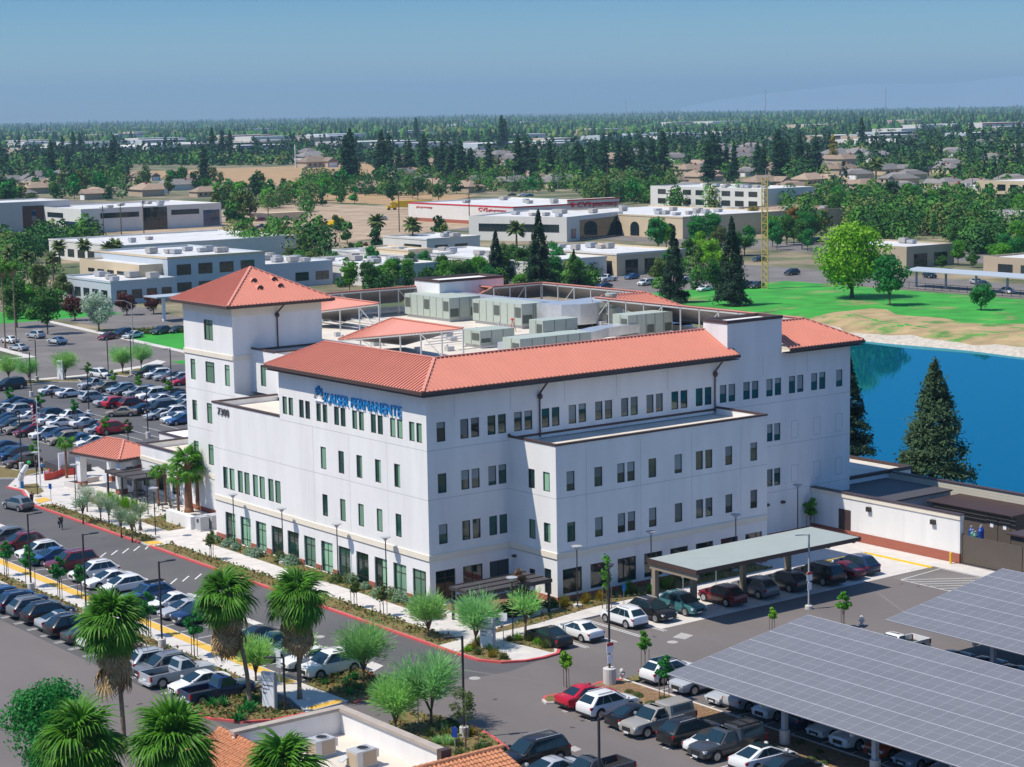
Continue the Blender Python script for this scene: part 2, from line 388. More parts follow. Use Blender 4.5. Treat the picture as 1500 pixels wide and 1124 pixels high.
def seam_roof(mb, poly, eave, spacing=0.46, th=0.12, rib=(0.06, 0.115), m=0, mu=1):
    """metal roof plate over a planar polygon with raised seams running up the slope"""
    P = [Vector(p) for p in poly]; n = (P[1] - P[0]).cross(P[2] - P[0]).normalized()
    if n.z < 0: P = P[::-1]; n = -n
    k = len(P); lo = [p - n * th for p in P]
    mb.add(P, [tuple(range(k))], m); mb.add(lo, [tuple(range(k - 1, -1, -1))], mu)
    for i in range(k): mb.quad(lo[i], lo[(i + 1) % k], P[(i + 1) % k], P[i], m)
    a = Vector(eave).normalized(); b = n.cross(a).normalized()
    o = P[0]; Q = [((p - o).dot(a), (p - o).dot(b)) for p in P]
    t = min(q[0] for q in Q) + spacing * 0.5; tmax = max(q[0] for q in Q)
    while t < tmax:
        hit = []
        for i in range(k):
            (x0, y0), (x1, y1) = Q[i], Q[(i + 1) % k]
            if (x0 - t) * (x1 - t) < 0: hit.append(y0 + (y1 - y0) * (t - x0) / (x1 - x0))
        if len(hit) >= 2 and max(hit) - min(hit) > 0.1:
            p = o + a * t + b * min(hit) + n * rib[1] / 2; q = o + a * t + b * max(hit) + n * rib[1] / 2
            mb.bar(p, q, rib[0], rib[1], m, up=n)
        t += spacing
# ------------------------------------------------------------------ the clinic
CL = thing('clinic_building', 'large white four storey clinic with red metal hip roofs and blue lettering on its facade', 'building', (26, 20, 0))
BU0, BU1, BV, ZP = 8.89, 34.43, -6.78, 14.22
V1, V2, LU = 24.92, 38.4, 52.95
ZW = 18.75
wins = []      # (axis, plane, lights, z0, z1, kwargs)
def wn(axis, c, lights, z0, z1, **k): wins.append((axis, c, lights, z0, z1, k))
def pair(a, wd=0.90, gap=0.27): return [(a, a + wd), (a + wd + gap, a + 2 * wd + gap)]
# sunlit facade, plane X = 0
for v in (22.35, 19.27, 16.17, 13.05, 9.95, 6.85, 3.72, 0.72): wn('x', 0, pair(v, 0.84, 0.28), 14.47, 16.2)
for v in (16.65, 13.53, 10.45, 7.36, 4.27): wn('x', 0, [(v, v + 0.95)], 10.0, 12.12)
for v in (16.6, 13.5, 10.4, 7.32, 4.26): wn('x', 0, [(v, v + 0.92)], 5.5, 7.6)
for v in (34.26, 31.26, 28.24, 25.22): wn('x', 0, pair(v, 1.04, 0.28), 5.46, 7.7)
for i in range(12): wn('x', 0, [(0.60 + i * 3.073, 2.66 + i * 3.073)], 0.10, 3.05, mull=(0.5,), trans=(0.22, 0.72), depth=0.2)
# shaded facade, plane Y = 0
top = [3.61, 6.59] + [9.56 + 3.143 * i for i in range(13)]
wn('y', 0, [(1.07, 2.0)], 14.53, 16.25)
for u in top[:15]:
    if u < 49: wn('y', 0, pair(u), 14.53, 16.26)
wn('y', 0, [(50.9, 51.84)], 14.55, 16.28)
for z0, z1 in ((9.97, 11.71), (5.42, 7.17)):
    wn('y', 0, [(1.08, 2.02)], z0, z1)
    for u in (3.6, 6.58): wn('y', 0, pair(u, 0.89, 0.25), z0, z1)
    wn('x', BU0, [(-3.75, -2.82)], z0 - 0.05, z1 - 0.06); wn('x', BU0, [(-5.89, -4.95)], z0 - 0.05, z1 - 0.06)
    for u in (10.06, 13.22): wn('y', BV, [(u, u + 0.92)], z0, z1)
    wn('y', BV, pair(15.86), z0, z1)
    for u in (19.56, 22.7): wn('y', BV, [(u, u + 0.93)], z0, z1)
    wn('y', BV, pair(25.33), z0, z1)
    for u in (29.03, 32.25): wn('y', BV, [(u, u + 0.9)], z0, z1)
    wn('y', 0, pair(41.0, 0.88, 0.2), z0, z1)
wn('y', 0, [(0.63, 2.79)], 0.15, 3.06, mull=(0.5,), trans=(0.75,), gmat='glass_dark', depth=0.2)
for u in (3.59, 6.54): wn('y', 0, [(u, u + 2.17)], 0.9, 3.05, mull=(0.5,), gmat='glass_dark')
wn('x', BU0, [(-3.6, -2.75)], 1.0, 2.6, gmat='glass_dark'); wn('x', BU0, [(-5.9, -4.95)], 0.75, 3.0, gmat='glass_dark')
for i in range(8): wn('y', BV, [(9.49 + i * 3.157, 11.67 + i * 3.157)], 0.84, 3.05, mull=(0.68,), gmat='glass_dark')
# stair tower at the far end of the sunlit side, plane X = 5.38
TU = 5.38
wn('x', TU, [(47.55, 49.5)], 19.2, 21.42, mull=(0.5,), trans=(0.75,))
for v0, v1 in ((51.78, 52.87), (47.5, 49.5), (44.2, 45.25)): wn('x', TU, [(v0, v1)], 14.6, 16.87, trans=(0.78,))
for z0, z1 in ((10.1, 12.33), (5.55, 7.8)):
    for v0, v1 in ((51.72, 52.84), (48.4, 49.52)): wn('x', TU, [(v0, v1)], z0, z1, trans=(0.78,))
wn('x', TU, [(43.6, 44.8)], 0.1, 3.0, gmat='glass_dark')
wn('x', 7.58, [(40.4, 41.5)], 14.75, 17.0)
holes = {}
for ax, c, L, z0, z1, k in wins:
    for a0, a1 in L: holes.setdefault((ax, c), []).append((a0, a1, z0, z1))
def wl(ax, c, a0, a1, z0, z1, d=0.14): wall_holes(WB, ax, c, a0, a1, z0, z1, holes.get((ax, c), []), d)
WB = MB()
wl('x', 0, 0, V1, 0, ZW, 0.2); wl('x', 0, V1, V2, 0, 14.0, 0.2)
wl('y', 0, 0, BU0, 0, ZW, 0.2); wl('y', 0, BU0, BU1, 13.6, ZW); wl('y', 0, BU1, LU, 0, ZW)
wl('x', BU0, BV, 0, 0, 13.98); wl('y', BV, BU0, BU1, 0, 13.98)
wl('x', TU, 43.3, 54.1, 0, 23.2); wl('x', 7.58, V2, 43.3, 14, 18.5)
WB.quad((BU1, BV, 0), (BU1, 0, 0), (BU1, 0, 14), (BU1, BV, 14))
WB.quad((LU, 0, 0), (LU, 33, 0), (LU, 33, ZW), (LU, 0, ZW))
WB.quad((0, V1, 13.9), (7.58, V1, 13.9), (7.58, V1, ZW), (0, V1, ZW)); WB.quad((7.58, V1, 13.9), (7.58, V2, 13.9), (7.58, V2, 18.5), (7.58, V1, 18.5))
WB.quad((0, V2, 0), (TU + 2.2, V2, 0), (TU + 2.2, V2, 14), (0, V2, 14))
WB.quad((TU, 43.3, 0), (16.4, 43.3, 0), (16.4, 43.3, 23.2), (TU, 43.3, 23.2)); WB.quad((16.4, 43.3, 0), (16.4, 54.1, 0), (16.4, 54.1, 23.2), (16.4, 43.3, 23.2))
WB.quad((TU, 54.1, 0), (16.4, 54.1, 0), (16.4, 54.1, 23.2), (TU, 54.1, 23.2)); WB.quad((TU, V2, 0), (TU, 43.3, 0), (TU, 43.3, 14), (TU, V2, 14))
for a, b in (((LU, 33), (61.3, 33)), ((61.3, 33), (61.3, 61)), ((61.3, 61), (48, 68.9)), ((48, 68.9), (16.4, 68.9)), ((16.4, 68.9), (16.4, 54))):
    WB.quad((*a, 0), (*b, 0), (*b, ZW), (*a, ZW))
# plaster joints, reveals, corner thickness of the parapets
walls = WB.build('wall', 'stucco', CL)
for ax, c, L, z0, z1, k in wins: window(CL, ax, c, L, z0, z1, **k)
jt = MB()
for z in (9.47, 13.83):
    jt.box(-0.006, 0.0, 0.0, V2 if z < 12 else V1, z, z + 0.035); jt.box(0, BU0, -0.006, 0, z, z + 0.035); jt.box(BU1, LU, -0.006, 0, z, z + 0.035)
    if z < 12:
        jt.box(BU0 - 0.006, BU0, BV, 0, z - 0.05, z - 0.015); jt.box(BU0, BU1, BV - 0.006, BV, z - 0.05, z - 0.015)
jt.box(BU1, LU, -0.006, 0, 4.78, 4.815)
for z in (9.3, 13.6): jt.box(TU - 0.006, TU, 43.3, 54.1, z, z + 0.035)
for u in (3.0, 9.2, 15.4, 21.6, 27.9, 34.3, 40.5, 46.7): jt.box(u, u + 0.03, -0.006, 0, 16.6 if u < 8.8 or u > 34.4 else 16.6, 18.6)
for v in (6.3, 12.6, 18.9): jt.box(-0.006, 0, v, v + 0.025, 4.7, 13.8)
for u in (12.3, 18.6, 24.8, 31): jt.box(u, u + 0.025, BV - 0.006, BV, 4.7, 13.6)
for u0, v0 in ((44.5, 0), (47.68, 0), (50.85, 0)):          # blank recessed panels where windows are filled in
    for z0, z1 in ((9.95, 11.75), (5.45, 7.2)):
        jt.box(u0, u0 + 0.97, -0.006, 0, z0, z0 + 0.035); jt.box(u0, u0 + 0.97, -0.006, 0, z1 - 0.035, z1)
        jt.box(u0, u0 + 0.035, -0.006, 0, z0 + 0.036, z1 - 0.036); jt.box(u0 + 0.935, u0 + 0.97, -0.006, 0, z0 + 0.036, z1 - 0.036)
jt.build('plaster_joint', 'joint', CL)
bd = MB()
bd.box(-0.09, 0, -0.09, V2, 4.06, 4.58); bd.box(0.0, BU0 - 0.09, -0.09, 0, 4.06, 4.58)
bd.box(BU0 - 0.09, BU0, BV - 0.09, 0, 4.06, 4.58); bd.box(BU0, BU1, BV - 0.09, BV, 4.06, 4.58)
bd.box(TU - 0.09, TU, 43.3, 54.19, 17.45, 17.95); bd.box(TU, 7.57, 43.21, 43.3, 17.45, 17.95); bd.box(TU - 0.06, TU, 43.9, 54.1, 4.06, 4.5)
bd.box(TU - 0.05, TU, 43.25, 54.1, 22.1, 23.0); bd.box(TU, 16.4, 43.25, 43.3, 22.1, 23.0)
build_each(bd, 'cornice_band', 'cream', CL)
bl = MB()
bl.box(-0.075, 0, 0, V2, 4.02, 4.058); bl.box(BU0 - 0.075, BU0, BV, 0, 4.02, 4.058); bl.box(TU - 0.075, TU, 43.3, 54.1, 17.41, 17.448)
build_each(bl, 'painted_shadow_line', 'brown_metal', CL)  # dark strips stand in for the shadow under the bands on sunlit faces
bk = MB()
g = [0.0] + [x for i in range(12) for x in (0.60 + i * 3.073, 2.66 + i * 3.073)] + [V2]
for i in range(0, len(g), 2): bk.box(-0.05, 0, g[i], g[i + 1], 0, 0.62)
bk.box(0, 0.63, -0.05, 0, 0, 0.62); bk.box(2.79, BU0 - 0.05, -0.05, 0, 0, 0.62)
bk.box(BU0 - 0.05, BU0, BV - 0.05, -0.05, 0, 0.62); bk.box(BU0, BU1, BV - 0.05, BV, 0, 0.62); bk.box(BU1, 47.2, -0.05, 0, 0, 0.62)
bk.box(TU - 0.05, TU, 44.8, 54.1, 0, 0.62)
build_each(bk, 'brick_base', 'brick', CL)
# flat decks
dk = MB()
dk.box(0.3, LU - 0.2, 0.3, V1 - 0.2, 17.7, 18.0); dk.box(7.8, LU - 0.2, V1 - 0.2, 33, 17.7, 18.0); dk.box(7.8, 61.1, 33, 43.2, 17.7, 18.0); dk.box(16.5, 61.1, 43.2, 60.8, 17.7, 18.0); dk.box(16.5, 48, 60.8, 68.7, 17.7, 18.0)
dk.build('roof_deck', 'deck', CL)
d2 = MB()
d2.box(0.3, 7.5, V1, V2 - 0.3, 13.3, 13.55); d2.box(BU0 + 0.3, BU1 - 0.3, BV + 0.3, -0.01, 13.3, 13.55); d2.box(7.8, 16.4, V2 + 0.2, 43.2, 18.0, 18.2)
build_each(d2, 'terrace_deck', 'deck', CL)
pr = MB()   # parapets behind the face (inner sides, cream-white) and their brown copings
pr.box(0.004, 0.3, V1 + 0.004, V2, 13.5, 14.1); pr.box(0.3, 7.576, V2 - 0.3, V2 - 0.004, 13.5, 14.1)
pr.box(BU0 + 0.004, BU0 + 0.3, BV + 0.3, -0.004, 13.5, 14.1); pr.box(BU0 + 0.004, BU1 - 0.004, BV + 0.004, BV + 0.3, 13.5, 14.1); pr.box(BU1 - 0.3, BU1 - 0.004, BV + 0.3, -0.004, 13.5, 14.1)
build_each(pr, 'parapet', 'stucco', CL)
cp = MB()
cp.box(-0.06, 0.33, V1, V2 + 0.05, 14.1, 14.26); cp.box(0.331, 7.58, V2 - 0.33, V2 + 0.05, 14.1, 14.26)
cp.box(BU0 - 0.06, BU0 + 0.33, BV - 0.06, 0, 14.1, 14.26); cp.box(BU0 + 0.331, BU1 + 0.06, BV - 0.06, BV + 0.33, 14.1, 14.26); cp.box(BU1 - 0.33, BU1 + 0.06, BV + 0.331, 0, 14.1, 14.26)
cp.box(BU0 + 0.331, BU1 - 0.331, -0.06, -0.004, 13.9, 14.1)
cp.box(BU0 - 0.08, BU0 + 0.1, -0.2, -0.02, 14.26, 14.42)
cp.box(7.52, 7.9, V2 + 0.002, 43.3, 18.5, 18.66); cp.box(7.9, 16.4, V2 - 0.06, V2 + 0.33, 18.5, 18.66); cp.box(TU + 2.4, 16.4, 43.2, 43.298, 18.3, 18.5)
build_each(cp, 'coping', 'brown_metal', CL)
n2 = MB(); n2.box(7.6, 7.88, V2 + 0.01, 43.28, 18.0, 18.5); n2.box(7.6, 16.4, V2 + 0.004, V2 + 0.3, 14, 18.5); n2.build('notch_parapet', 'stucco', CL)
# doors on the ground floor and service door at the east part
dr = MB(); dr.box(36.0, 37.15, -0.05, 0.02, 0.63, 2.9); do = dr.build('door', 'brown_metal', CL)
hd = MB(); hd.box(36.9, 37.02, -0.1, -0.05, 1.5, 1.7); hd.build('handle', 'steel', do)
# ---- red standing seam roofs
ZE, ZR = 19.25, 21.45
rf = MB()
seam_roof(rf, [(-1, -1, ZE), (-1, V1 + 1, ZE), (3.3, V1 - 3.3, ZR), (3.3, 3.3, ZR)], (0, 1, 0))
seam_roof(rf, [(-1, -1, ZE), (36.4, -1, ZE), (36.4, 3.3, ZR), (3.3, 3.3, ZR)], (1, 0, 0))
seam_roof(rf, [(43.3, -1, ZE), (LU + 1, -1, ZE), (LU - 3.3, 3.3, ZR), (43.3, 3.3, ZR)], (1, 0, 0))
seam_roof(rf, [(LU + 1, -1, ZE), (LU + 1, 33, ZE), (LU - 3.3, 37, ZR), (LU - 3.3, 3.3, ZR)], (0, 1, 0))
seam_roof(rf, [(-1, V1 + 1, ZE), (6, V1 + 1, ZE), (3.3, V1 - 3.3, ZR)], (1, 0, 0))
# inner corner pieces of the broken hip ring
seam_roof(rf, [(20.1, 35.0, ZR), (19.45, 21.3, ZR), (15.6, 38.8, ZE)], (0, 1, 0))
seam_roof(rf, [(28.85, 61.0, ZR), (28.4, 50.2, ZR), (24.3, 65.2, ZE)], (0, 1, 0))
seam_roof(rf, [(51.4, 37.9, ZR), (58.0, 37.7, ZR), (62.2, 33.5, ZE)], (1, 0, 0))
# outer slopes seen from inside
seam_roof(rf, [(58.0, 37.7, ZR), (62.2, 33.5, ZE), (62.2, 61.7, ZE), (58.0, 57.5, ZR)], (0, 1, 0))
seam_roof(rf, [(58.0, 57.5, ZR), (62.2, 61.7, ZE), (48, 61.7, ZE), (50.1, 57.5, ZR)], (1, 0, 0))
seam_roof(rf, [(50.1, 57.5, ZR), (54, 60.4, ZE + .3), (54, 63, ZE), (50.1, 60.3, ZR)], (0, 1, 0))
seam_roof(rf, [(30.0, 65.6, ZR), (44.6, 65.4, ZR), (44.6, 69.6, ZE), (27, 69.8, ZE)], (1, 0, 0))
# stair tower hip roof
e0, e1, e2, e3 = (4.3, 42.2, 23.35), (17.4, 42.2, 23.35), (17.4, 55.2, 23.35), (4.3, 55.2, 23.35); ap = (10.9, 48.7, 26.75)
for a, b, ax in ((e0, e3, (0, 1, 0)), (e0, e1, (1, 0, 0)), (e1, e2, (0, 1, 0)), (e3, e2, (1, 0, 0))): seam_roof(rf, [a, b, ap], ax)
# ridge and hip caps
for p, q in (((-1, -1, ZE), (3.3, 3.3, ZR)), ((3.3, 3.3, ZR), (3.3, V1 - 3.3, ZR)), ((3.3, V1 - 3.3, ZR), (-1, V1 + 1, ZE)), ((3.3, 3.3, ZR), (36.4, 3.3, ZR)),
             ((43.2, 3.3, ZR), (LU - 3.3, 3.3, ZR)), ((LU - 3.3, 3.3, ZR), (LU + 1, -1, ZE)), ((LU - 3.3, 3.3, ZR), (LU - 3.3, 37, ZR)), (e0, ap), (e1, ap), (e3, ap),
             ((20.1, 35.0, ZR), (15.6, 38.8, ZE)), ((20.1, 35, ZR), (19.45, 21.3, ZR)), ((58, 37.7, ZR), (62.2, 33.5, ZE)), ((51.4, 37.9, ZR), (58, 37.7, ZR)), ((58, 37.7, ZR), (58, 57.5, ZR)), ((58, 57.5, ZR), (50.1, 57.5, ZR)), ((28.85, 61, ZR), (28.4, 50.2, ZR)), ((30, 65.6, ZR), (44.6, 65.4, ZR))):
    a, b = Vector(p), Vector(q); a.z += 0.06; b.z += 0.06; rf.bar(a, b, 0.26, 0.09, 0)
roof = rf.build('roof', ['roof_red', 'screen_grey'], CL)
vt = MB()   # half round dormer vents on the tower roof
for px, py in ((370.5, 411), (379.5, 421.5), (400, 409), (409, 418.5)):
    d = (at(px, py, 25) - CAM_P).normalized(); n = (Vector(e1) - Vector(e0)).cross(Vector(ap) - Vector(e0)).normalized()
    t = (Vector(e0) - CAM_P).dot(n) / d.dot(n); p = CAM_P + d * t
    k = 8; vs = [(p.x + 0.4 * math.cos(math.pi * i / k), p.y - 0.32, p.z + 0.40 * math.sin(math.pi * i / k) - 0.12) for i in range(k + 1)]
    vb = [(p.x + 0.4 * math.cos(math.pi * i / k), p.y + 0.55, p.z + 0.40 * math.sin(math.pi * i / k) - 0.12) for i in range(k + 1)]
    vt.add(vs, [tuple(range(k, -1, -1))], 1); vt.add(vs + vb, [(i, i + 1, k + 2 + i, k + 1 + i) for i in range(k)], 0)
vt.build('roof_vent', ['roof_red', 'brown_metal'], roof)
gt = MB()
for p, q in (((-1.05, -1.05), (-1.05, V1 + 1.05)), ((-1.0, -1.05), (36.45, -1.05)), ((43.25, -1.05), (LU + 1.05, -1.05)), ((LU + 1.05, -1), (LU + 1.05, 33))):
    gt.bar((*p, ZE - 0.19), (*q, ZE - 0.19), 0.16, 0.26)
for p, q in (((4.25, 42.15), (4.25, 55.25)), ((4.3, 42.15), (17.45, 42.15))): gt.bar((*p, 23.2), (*q, 23.2), 0.16, 0.26)
gt.bar((36.42, -1, ZE - 0.1), (36.42, 3.3, ZR - 0.1), 0.07, 0.24)
build_each(gt, 'gutter', 'brown_metal', CL)
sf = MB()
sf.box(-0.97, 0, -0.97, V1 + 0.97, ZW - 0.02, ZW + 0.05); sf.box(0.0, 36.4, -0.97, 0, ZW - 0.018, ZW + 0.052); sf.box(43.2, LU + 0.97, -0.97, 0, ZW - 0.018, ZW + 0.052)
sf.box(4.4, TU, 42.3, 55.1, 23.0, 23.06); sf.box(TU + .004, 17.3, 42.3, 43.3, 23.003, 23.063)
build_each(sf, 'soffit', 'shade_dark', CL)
for u, c in ((12.75, 0), (34.3, 0)):
    ds = MB(); ds.path([(u, -1.0, 18.9), (u - 0.35, -0.18, 17.75), (u - 0.35, -0.14, 17.3)], [0.09, 0.09, 0.1]); ds.lathe((u - 0.35, -0.2, 17.3), [(0.1, -0.1), (0.24, 0.05), (0.24, 0.3), (0.1, 0.42)], 8)
    ds.tube((u - 0.35, -0.14, 17.3), (u - 0.35, -0.14, 13.75), 0.075); ds.build('downspout', 'brown_metal', CL)
ds = MB(); ds.path([(11.1, 42.25, 23.0), (10.8, 43.1, 22.2), (10.8, 43.15, 21.8)], [0.09, 0.09, 0.1]); ds.lathe((10.8, 43.12, 21.75), [(0.1, -0.1), (0.24, 0.05), (0.24, 0.3), (0.1, 0.42)], 8)
ds.tube((10.8, 43.18, 21.8), (10.8, 43.18, 18.3), 0.075); ds.build('downspout', 'brown_metal', CL)
# stair heads
for (u0, u1, v0, v1, z1, nm) in ((35.7, 43.1, -0.03, 3.4, 22.5, 'stair_head'), (44.0, 53.9, 60.2, 65.6, 22.5, 'stair_head')):
    sb = MB(); sb.box(u0, u1, v0, v1, 18.0 if v0 > 10 else 18.6, z1 - 0.3); o = sb.build(nm, 'stucco', CL)
    c2 = MB(); c2.box(u0 - 0.08, u1 + 0.08, v0 - 0.08, v0 + 0.25, z1 - 0.3, z1); c2.box(u0 - 0.08, u0 + 0.25, v0 + 0.25, v1 + 0.08, z1 - 0.3, z1); c2.box(u1 - 0.25, u1 + 0.08, v0 + 0.25, v1 + 0.08, z1 - 0.3, z1); c2.box(u0 + 0.25, u1 - 0.25, v1 - 0.25, v1 + 0.08, z1 - 0.3, z1)
    c2.build('coping', 'brown_metal', o)
# screen framing inside the roof ring
fr = MB()
def frame_line(p, q, n, back):
    p = Vector((*p, 0)); q = Vector((*q, 0)); b = Vector((*back, 0))
    for i in range(n + 1):
        c = p.lerp(q, i / n); fr.bar((c.x, c.y, 18.0), (c.x, c.y, ZR - 0.1), 0.12, 0.12, up=(1, 0, 0))
        if i % 3 == 1 and i < n:
            d = p.lerp(q, (i + 1) / n); fr.bar((c.x, c.y, ZR - 0.2), (d.x, d.y, 18.3), 0.08, 0.08)
    fr.bar((p.x, p.y, ZR - 0.18), (q.x, q.y, ZR - 0.18), 0.12, 0.14)
    fr.bar((p.x, p.y, 18.6), (q.x, q.y, 18.6), 0.06, 0.06)
frame_line((3.45, 3.5), (3.45, 21.5), 5, (1, 0)); frame_line((3.5, 3.5), (35.6, 3.5), 9, (0, 1)); frame_line((49.45, 3.6), (49.45, 37.3), 11, (-1, 0))
frame_line((57.8, 37.9), (57.8, 57.3), 6, (-1, 0)); frame_line((57.6, 57.3), (50.2, 57.3), 3, (0, -1)); frame_line((30.2, 65.4), (44.0, 65.2), 5, (0, -1))
frame_line((51.5, 37.6), (57.7, 37.5), 2, (0, 1))
def cut_frame(p, q, n):
    p = Vector(p); q = Vector(q)
    for i in range(n + 1):
        c = p.lerp(q, (i + 0.15) / (n + 0.15)); fr.bar((c.x, c.y, 18.0), (c.x, c.y, c.z - 0.15), 0.12, 0.12, up=(1, 0, 0))
        if i in (1, 4): d = p.lerp(q, min(1, (i + 1.1) / n)); fr.bar((c.x, c.y, c.z - 0.2), (d.x, d.y, 18.2), 0.08, 0.08)
    fr.bar(p - Vector((0, 0, 0.2)), q - Vector((0, 0, 0.2)), 0.1, 0.12)
cut_frame((15.6, 38.8, ZE), (19.45, 21.3, ZR), 6); cut_frame((24.3, 65.2, ZE), (28.4, 50.2, ZR), 5); cut_frame((62.2, 33.5, ZE), (51.4, 37.9, ZR), 5)
fr.build('screen_frame', 'steel', CL)
sp = MB()     # sagging grey mesh lining hung inside the framing
for (a, b, c) in (((15.9, 38.0, 19.3), (19.3, 22.4, 21.1), (22.5, 36.5, 18.2)), ((25.0, 63.5, 19.3), (28.3, 51.3, 21.1), (31.2, 62.0, 18.2))):
    sp.add([a, b, c], [(0, 1, 2)]); sp.add([Vector(a) + Vector((0.03, 0.02, -.02)), Vector(b) + Vector((0.03, 0.02, -.02)), Vector(c) + Vector((0.03, 0.02, -.02))], [(2, 1, 0)])
sp.build('screen_lining', 'screen_grey', CL)
# lettering, emblem and street number
text_on('sign_lettering', 'KAISER PERMANENTE', (-0.02, 16.42, 16.42), (0, -1, 0), (0, 0, 1), 12.7, 0.95, 'sign_blue', CL, 0.14)
em = MB()
ec, ez = 17.45, 16.42
em.box(-0.12, -0.02, ec - 0.78, ec + 0.78, ez, ez + 0.1, 1)
for k in range(11):       # sunburst: rays fanned over a white ground
    a = math.pi * (0.08 + 0.84 * k / 10); r1 = 1.0
    p = Vector((-0.1, ec, ez + 0.12)); dv = Vector((0, math.cos(a), math.sin(a))); sv = Vector((0, -math.sin(a), math.cos(a)))
    em.add([p + dv * 0.45 - sv * 0.02, p + dv * 0.45 + sv * 0.02, p + dv * (r1 - .1) + sv * 0.075, p + dv * (r1 - .1) - sv * 0.075], [(0, 1, 2, 3), (3, 2, 1, 0)], 0)
for dy, dz, s in ((0, 1.30, 1.1), (0.42, 1.12, 0.9), (-0.42, 1.12, 0.9)):
    em.lathe((-0.1, ec + dy, ez + dz), [(0.02, -0.17 * s), (0.15 * s, -0.08 * s), (0.17 * s, 0.04 * s), (0.08 * s, 0.16 * s)], 8, 0)
    em.box(-0.13, -0.03, ec + dy - 0.24 * s, ec + dy + 0.24 * s, ez + dz - 0.48 * s, ez + dz - 0.2 * s, 0)
em.box(-0.04, -0.015, ec - 0.75, ec + 0.75, ez + 0.1, ez + 0.62, 1)
em.build('emblem', ['sign_blue', 'sign_white'], CL)
text_on('street_number', '7300', (-0.02, 37.2, 13.0), (0, -1, 0), (0, 0, 1), 2.35, 0.72, 'sign_grey', CL, 0.1)
wlmp = MB()
for p in ((41.0, -0.1, 3.6), (43.2, -0.1, 3.6)): wlmp.box(p[0] - 0.2, p[0] + 0.2, -0.3, -0.004, 3.5, 3.75)
wlmp.box(BU0 - 0.3, BU0 - 0.004, -0.9, -0.55, 3.3, 3.5); build_each(wlmp, 'wall_light', 'frame', CL)

# ---- things standing on the roof
def hvac(loc, sx, sy, sz, label, seams=5, name='rooftop_air_unit'):
    t = thing(name, label, 'air unit', loc, 0, 'air handling units on the clinic roof')
    b = MB(); b.box(-sx / 2, sx / 2, -sy / 2, sy / 2, 0.4, sz)
    n = max(2, int(sy / 1.3)); m = max(2, int(sx / 1.3))
    o = b.build('casing', 'hvac', t, local=True)
    s = MB()
    for i in range(1, n): y = -sy / 2 + sy * i / n; s.box(-sx / 2 - 0.02, -sx / 2, y - 0.03, y + 0.03, 0.45, sz - 0.05)
    for i in range(1, m): x = -sx / 2 + sx * i / m; s.box(x - 0.03, x + 0.03, -sy / 2 - 0.02, -sy / 2, 0.45, sz - 0.05)
    for i in range(0, m, 1):
        x0 = -sx / 2 + sx * i / m
        if i % 2 == 0: s.box(x0 + 0.15, x0 + sx / m - 0.15, -sy / 2 - 0.03, -sy / 2 - 0.001, 0.6, sz * 0.55)
    for i in range(0, n, 3):
        y0 = -sy / 2 + sy * i / n; s.box(-sx / 2 - 0.03, -sx / 2 - 0.001, y0 + 0.15, y0 + sy / n - 0.15, sz * 0.45, sz * 0.85)
    s.build('panel_seam', 'hvac_dark', o, local=True)
    k = MB(); k.box(-sx / 2 + 0.2, sx / 2 - 0.2, -sy / 2 + 0.2, sy / 2 - 0.2, 0.0, 0.398); k.build('skid', 'steel', t, local=True)
    return t
hvac((43.2, 58.6, 18), 4.6, 9.5, 2.9, 'longest grey green air unit at the back of the clinic roof')
hvac((44.0, 46.2, 18), 3.4, 9.6, 2.9, 'grey green air unit in the middle of the clinic roof beside the curved duct')
hvac((36.2, 27.8, 18), 4.8, 2.4, 2.7, 'small grey green air unit behind the red roof ridge, right of the low finned one')
hvac((29.8, 31.0, 18), 4.6, 3.2, 1.9, 'low finned air unit on the clinic roof behind the front red ridge')
hvac((24.5, 14.0, 18), 9.0, 2.8, 3.0, 'long low air unit just behind the corner of the red roof ridge')
hvac((47.0, 25.5, 18), 6.5, 2.6, 2.7, 'air unit under the silver duct near the right hand roof screen')
hvac((56.0, 35.5, 18), 3.6, 2.2, 2.4, 'isolated grey green air unit beside the right hand roof screen')
def duct(pts, wd, ht, label, grp='silver ducts on the clinic roof'):
    b = MB()
    for i in range(len(pts) - 1): b.bar(pts[i], pts[i + 1], wd, ht)
    return tag(b.build('air_duct', 'galv'), label, 'duct', grp)
b = MB(); poly = []
cx, cy = 47.4, 39.2
arc = [(44.2, 41.2)] + [(44.4 + 2.6 * math.sin(a), 38.2 - 1.2 + 2.4 - 2.4 * 0 + 2.4 * (math.cos(a) - 1)) for a in [R(10 * i) for i in range(0, 10)]] + [(53.0, 36.9)]
b.prism([(44.2, 41.0), (46, 40.9), (49, 41.2), (52.5, 42), (55, 42), (55.5, 39), (52, 37.2), (49.5, 36.2), (47, 36.4), (45, 37.4), (44.3, 39)], 18.5, 20.9)
for i in range(9): a = 44.5 + i * 1.1
tag(b.build('air_duct', 'galv'), 'big curved silver duct in the middle of the clinic roof', 'duct', 'silver ducts on the clinic roof')
duct([(46.5, 63, 20.2), (46.5, 50, 20.2), (48.0, 42, 20.2)], 2.0, 1.2, 'long silver duct running behind the grey green roof units')
duct([(22.0, 17.5, 19.6), (33, 20.5, 19.3), (40, 24.5, 19.2), (50, 26, 19.2), (53.5, 31, 19.4)], 2.2, 1.0, 'wide silver duct snaking along behind the front red ridge')
b = MB(); b.lathe((51.3, 36.0, 18), [(0.5, 0), (0.5, 1.4), (0.75, 1.5), (0.75, 2.2), (0.55, 2.4), (0.55, 3.4), (0.7, 3.6), (0.7, 3.9)], 12); b.box(51.8, 52.5, 35.7, 36.3, 19.3, 20.2)
tag(b.build('exhaust_fan', 'hvac'), 'round exhaust fan stack standing on the clinic roof', 'fan')
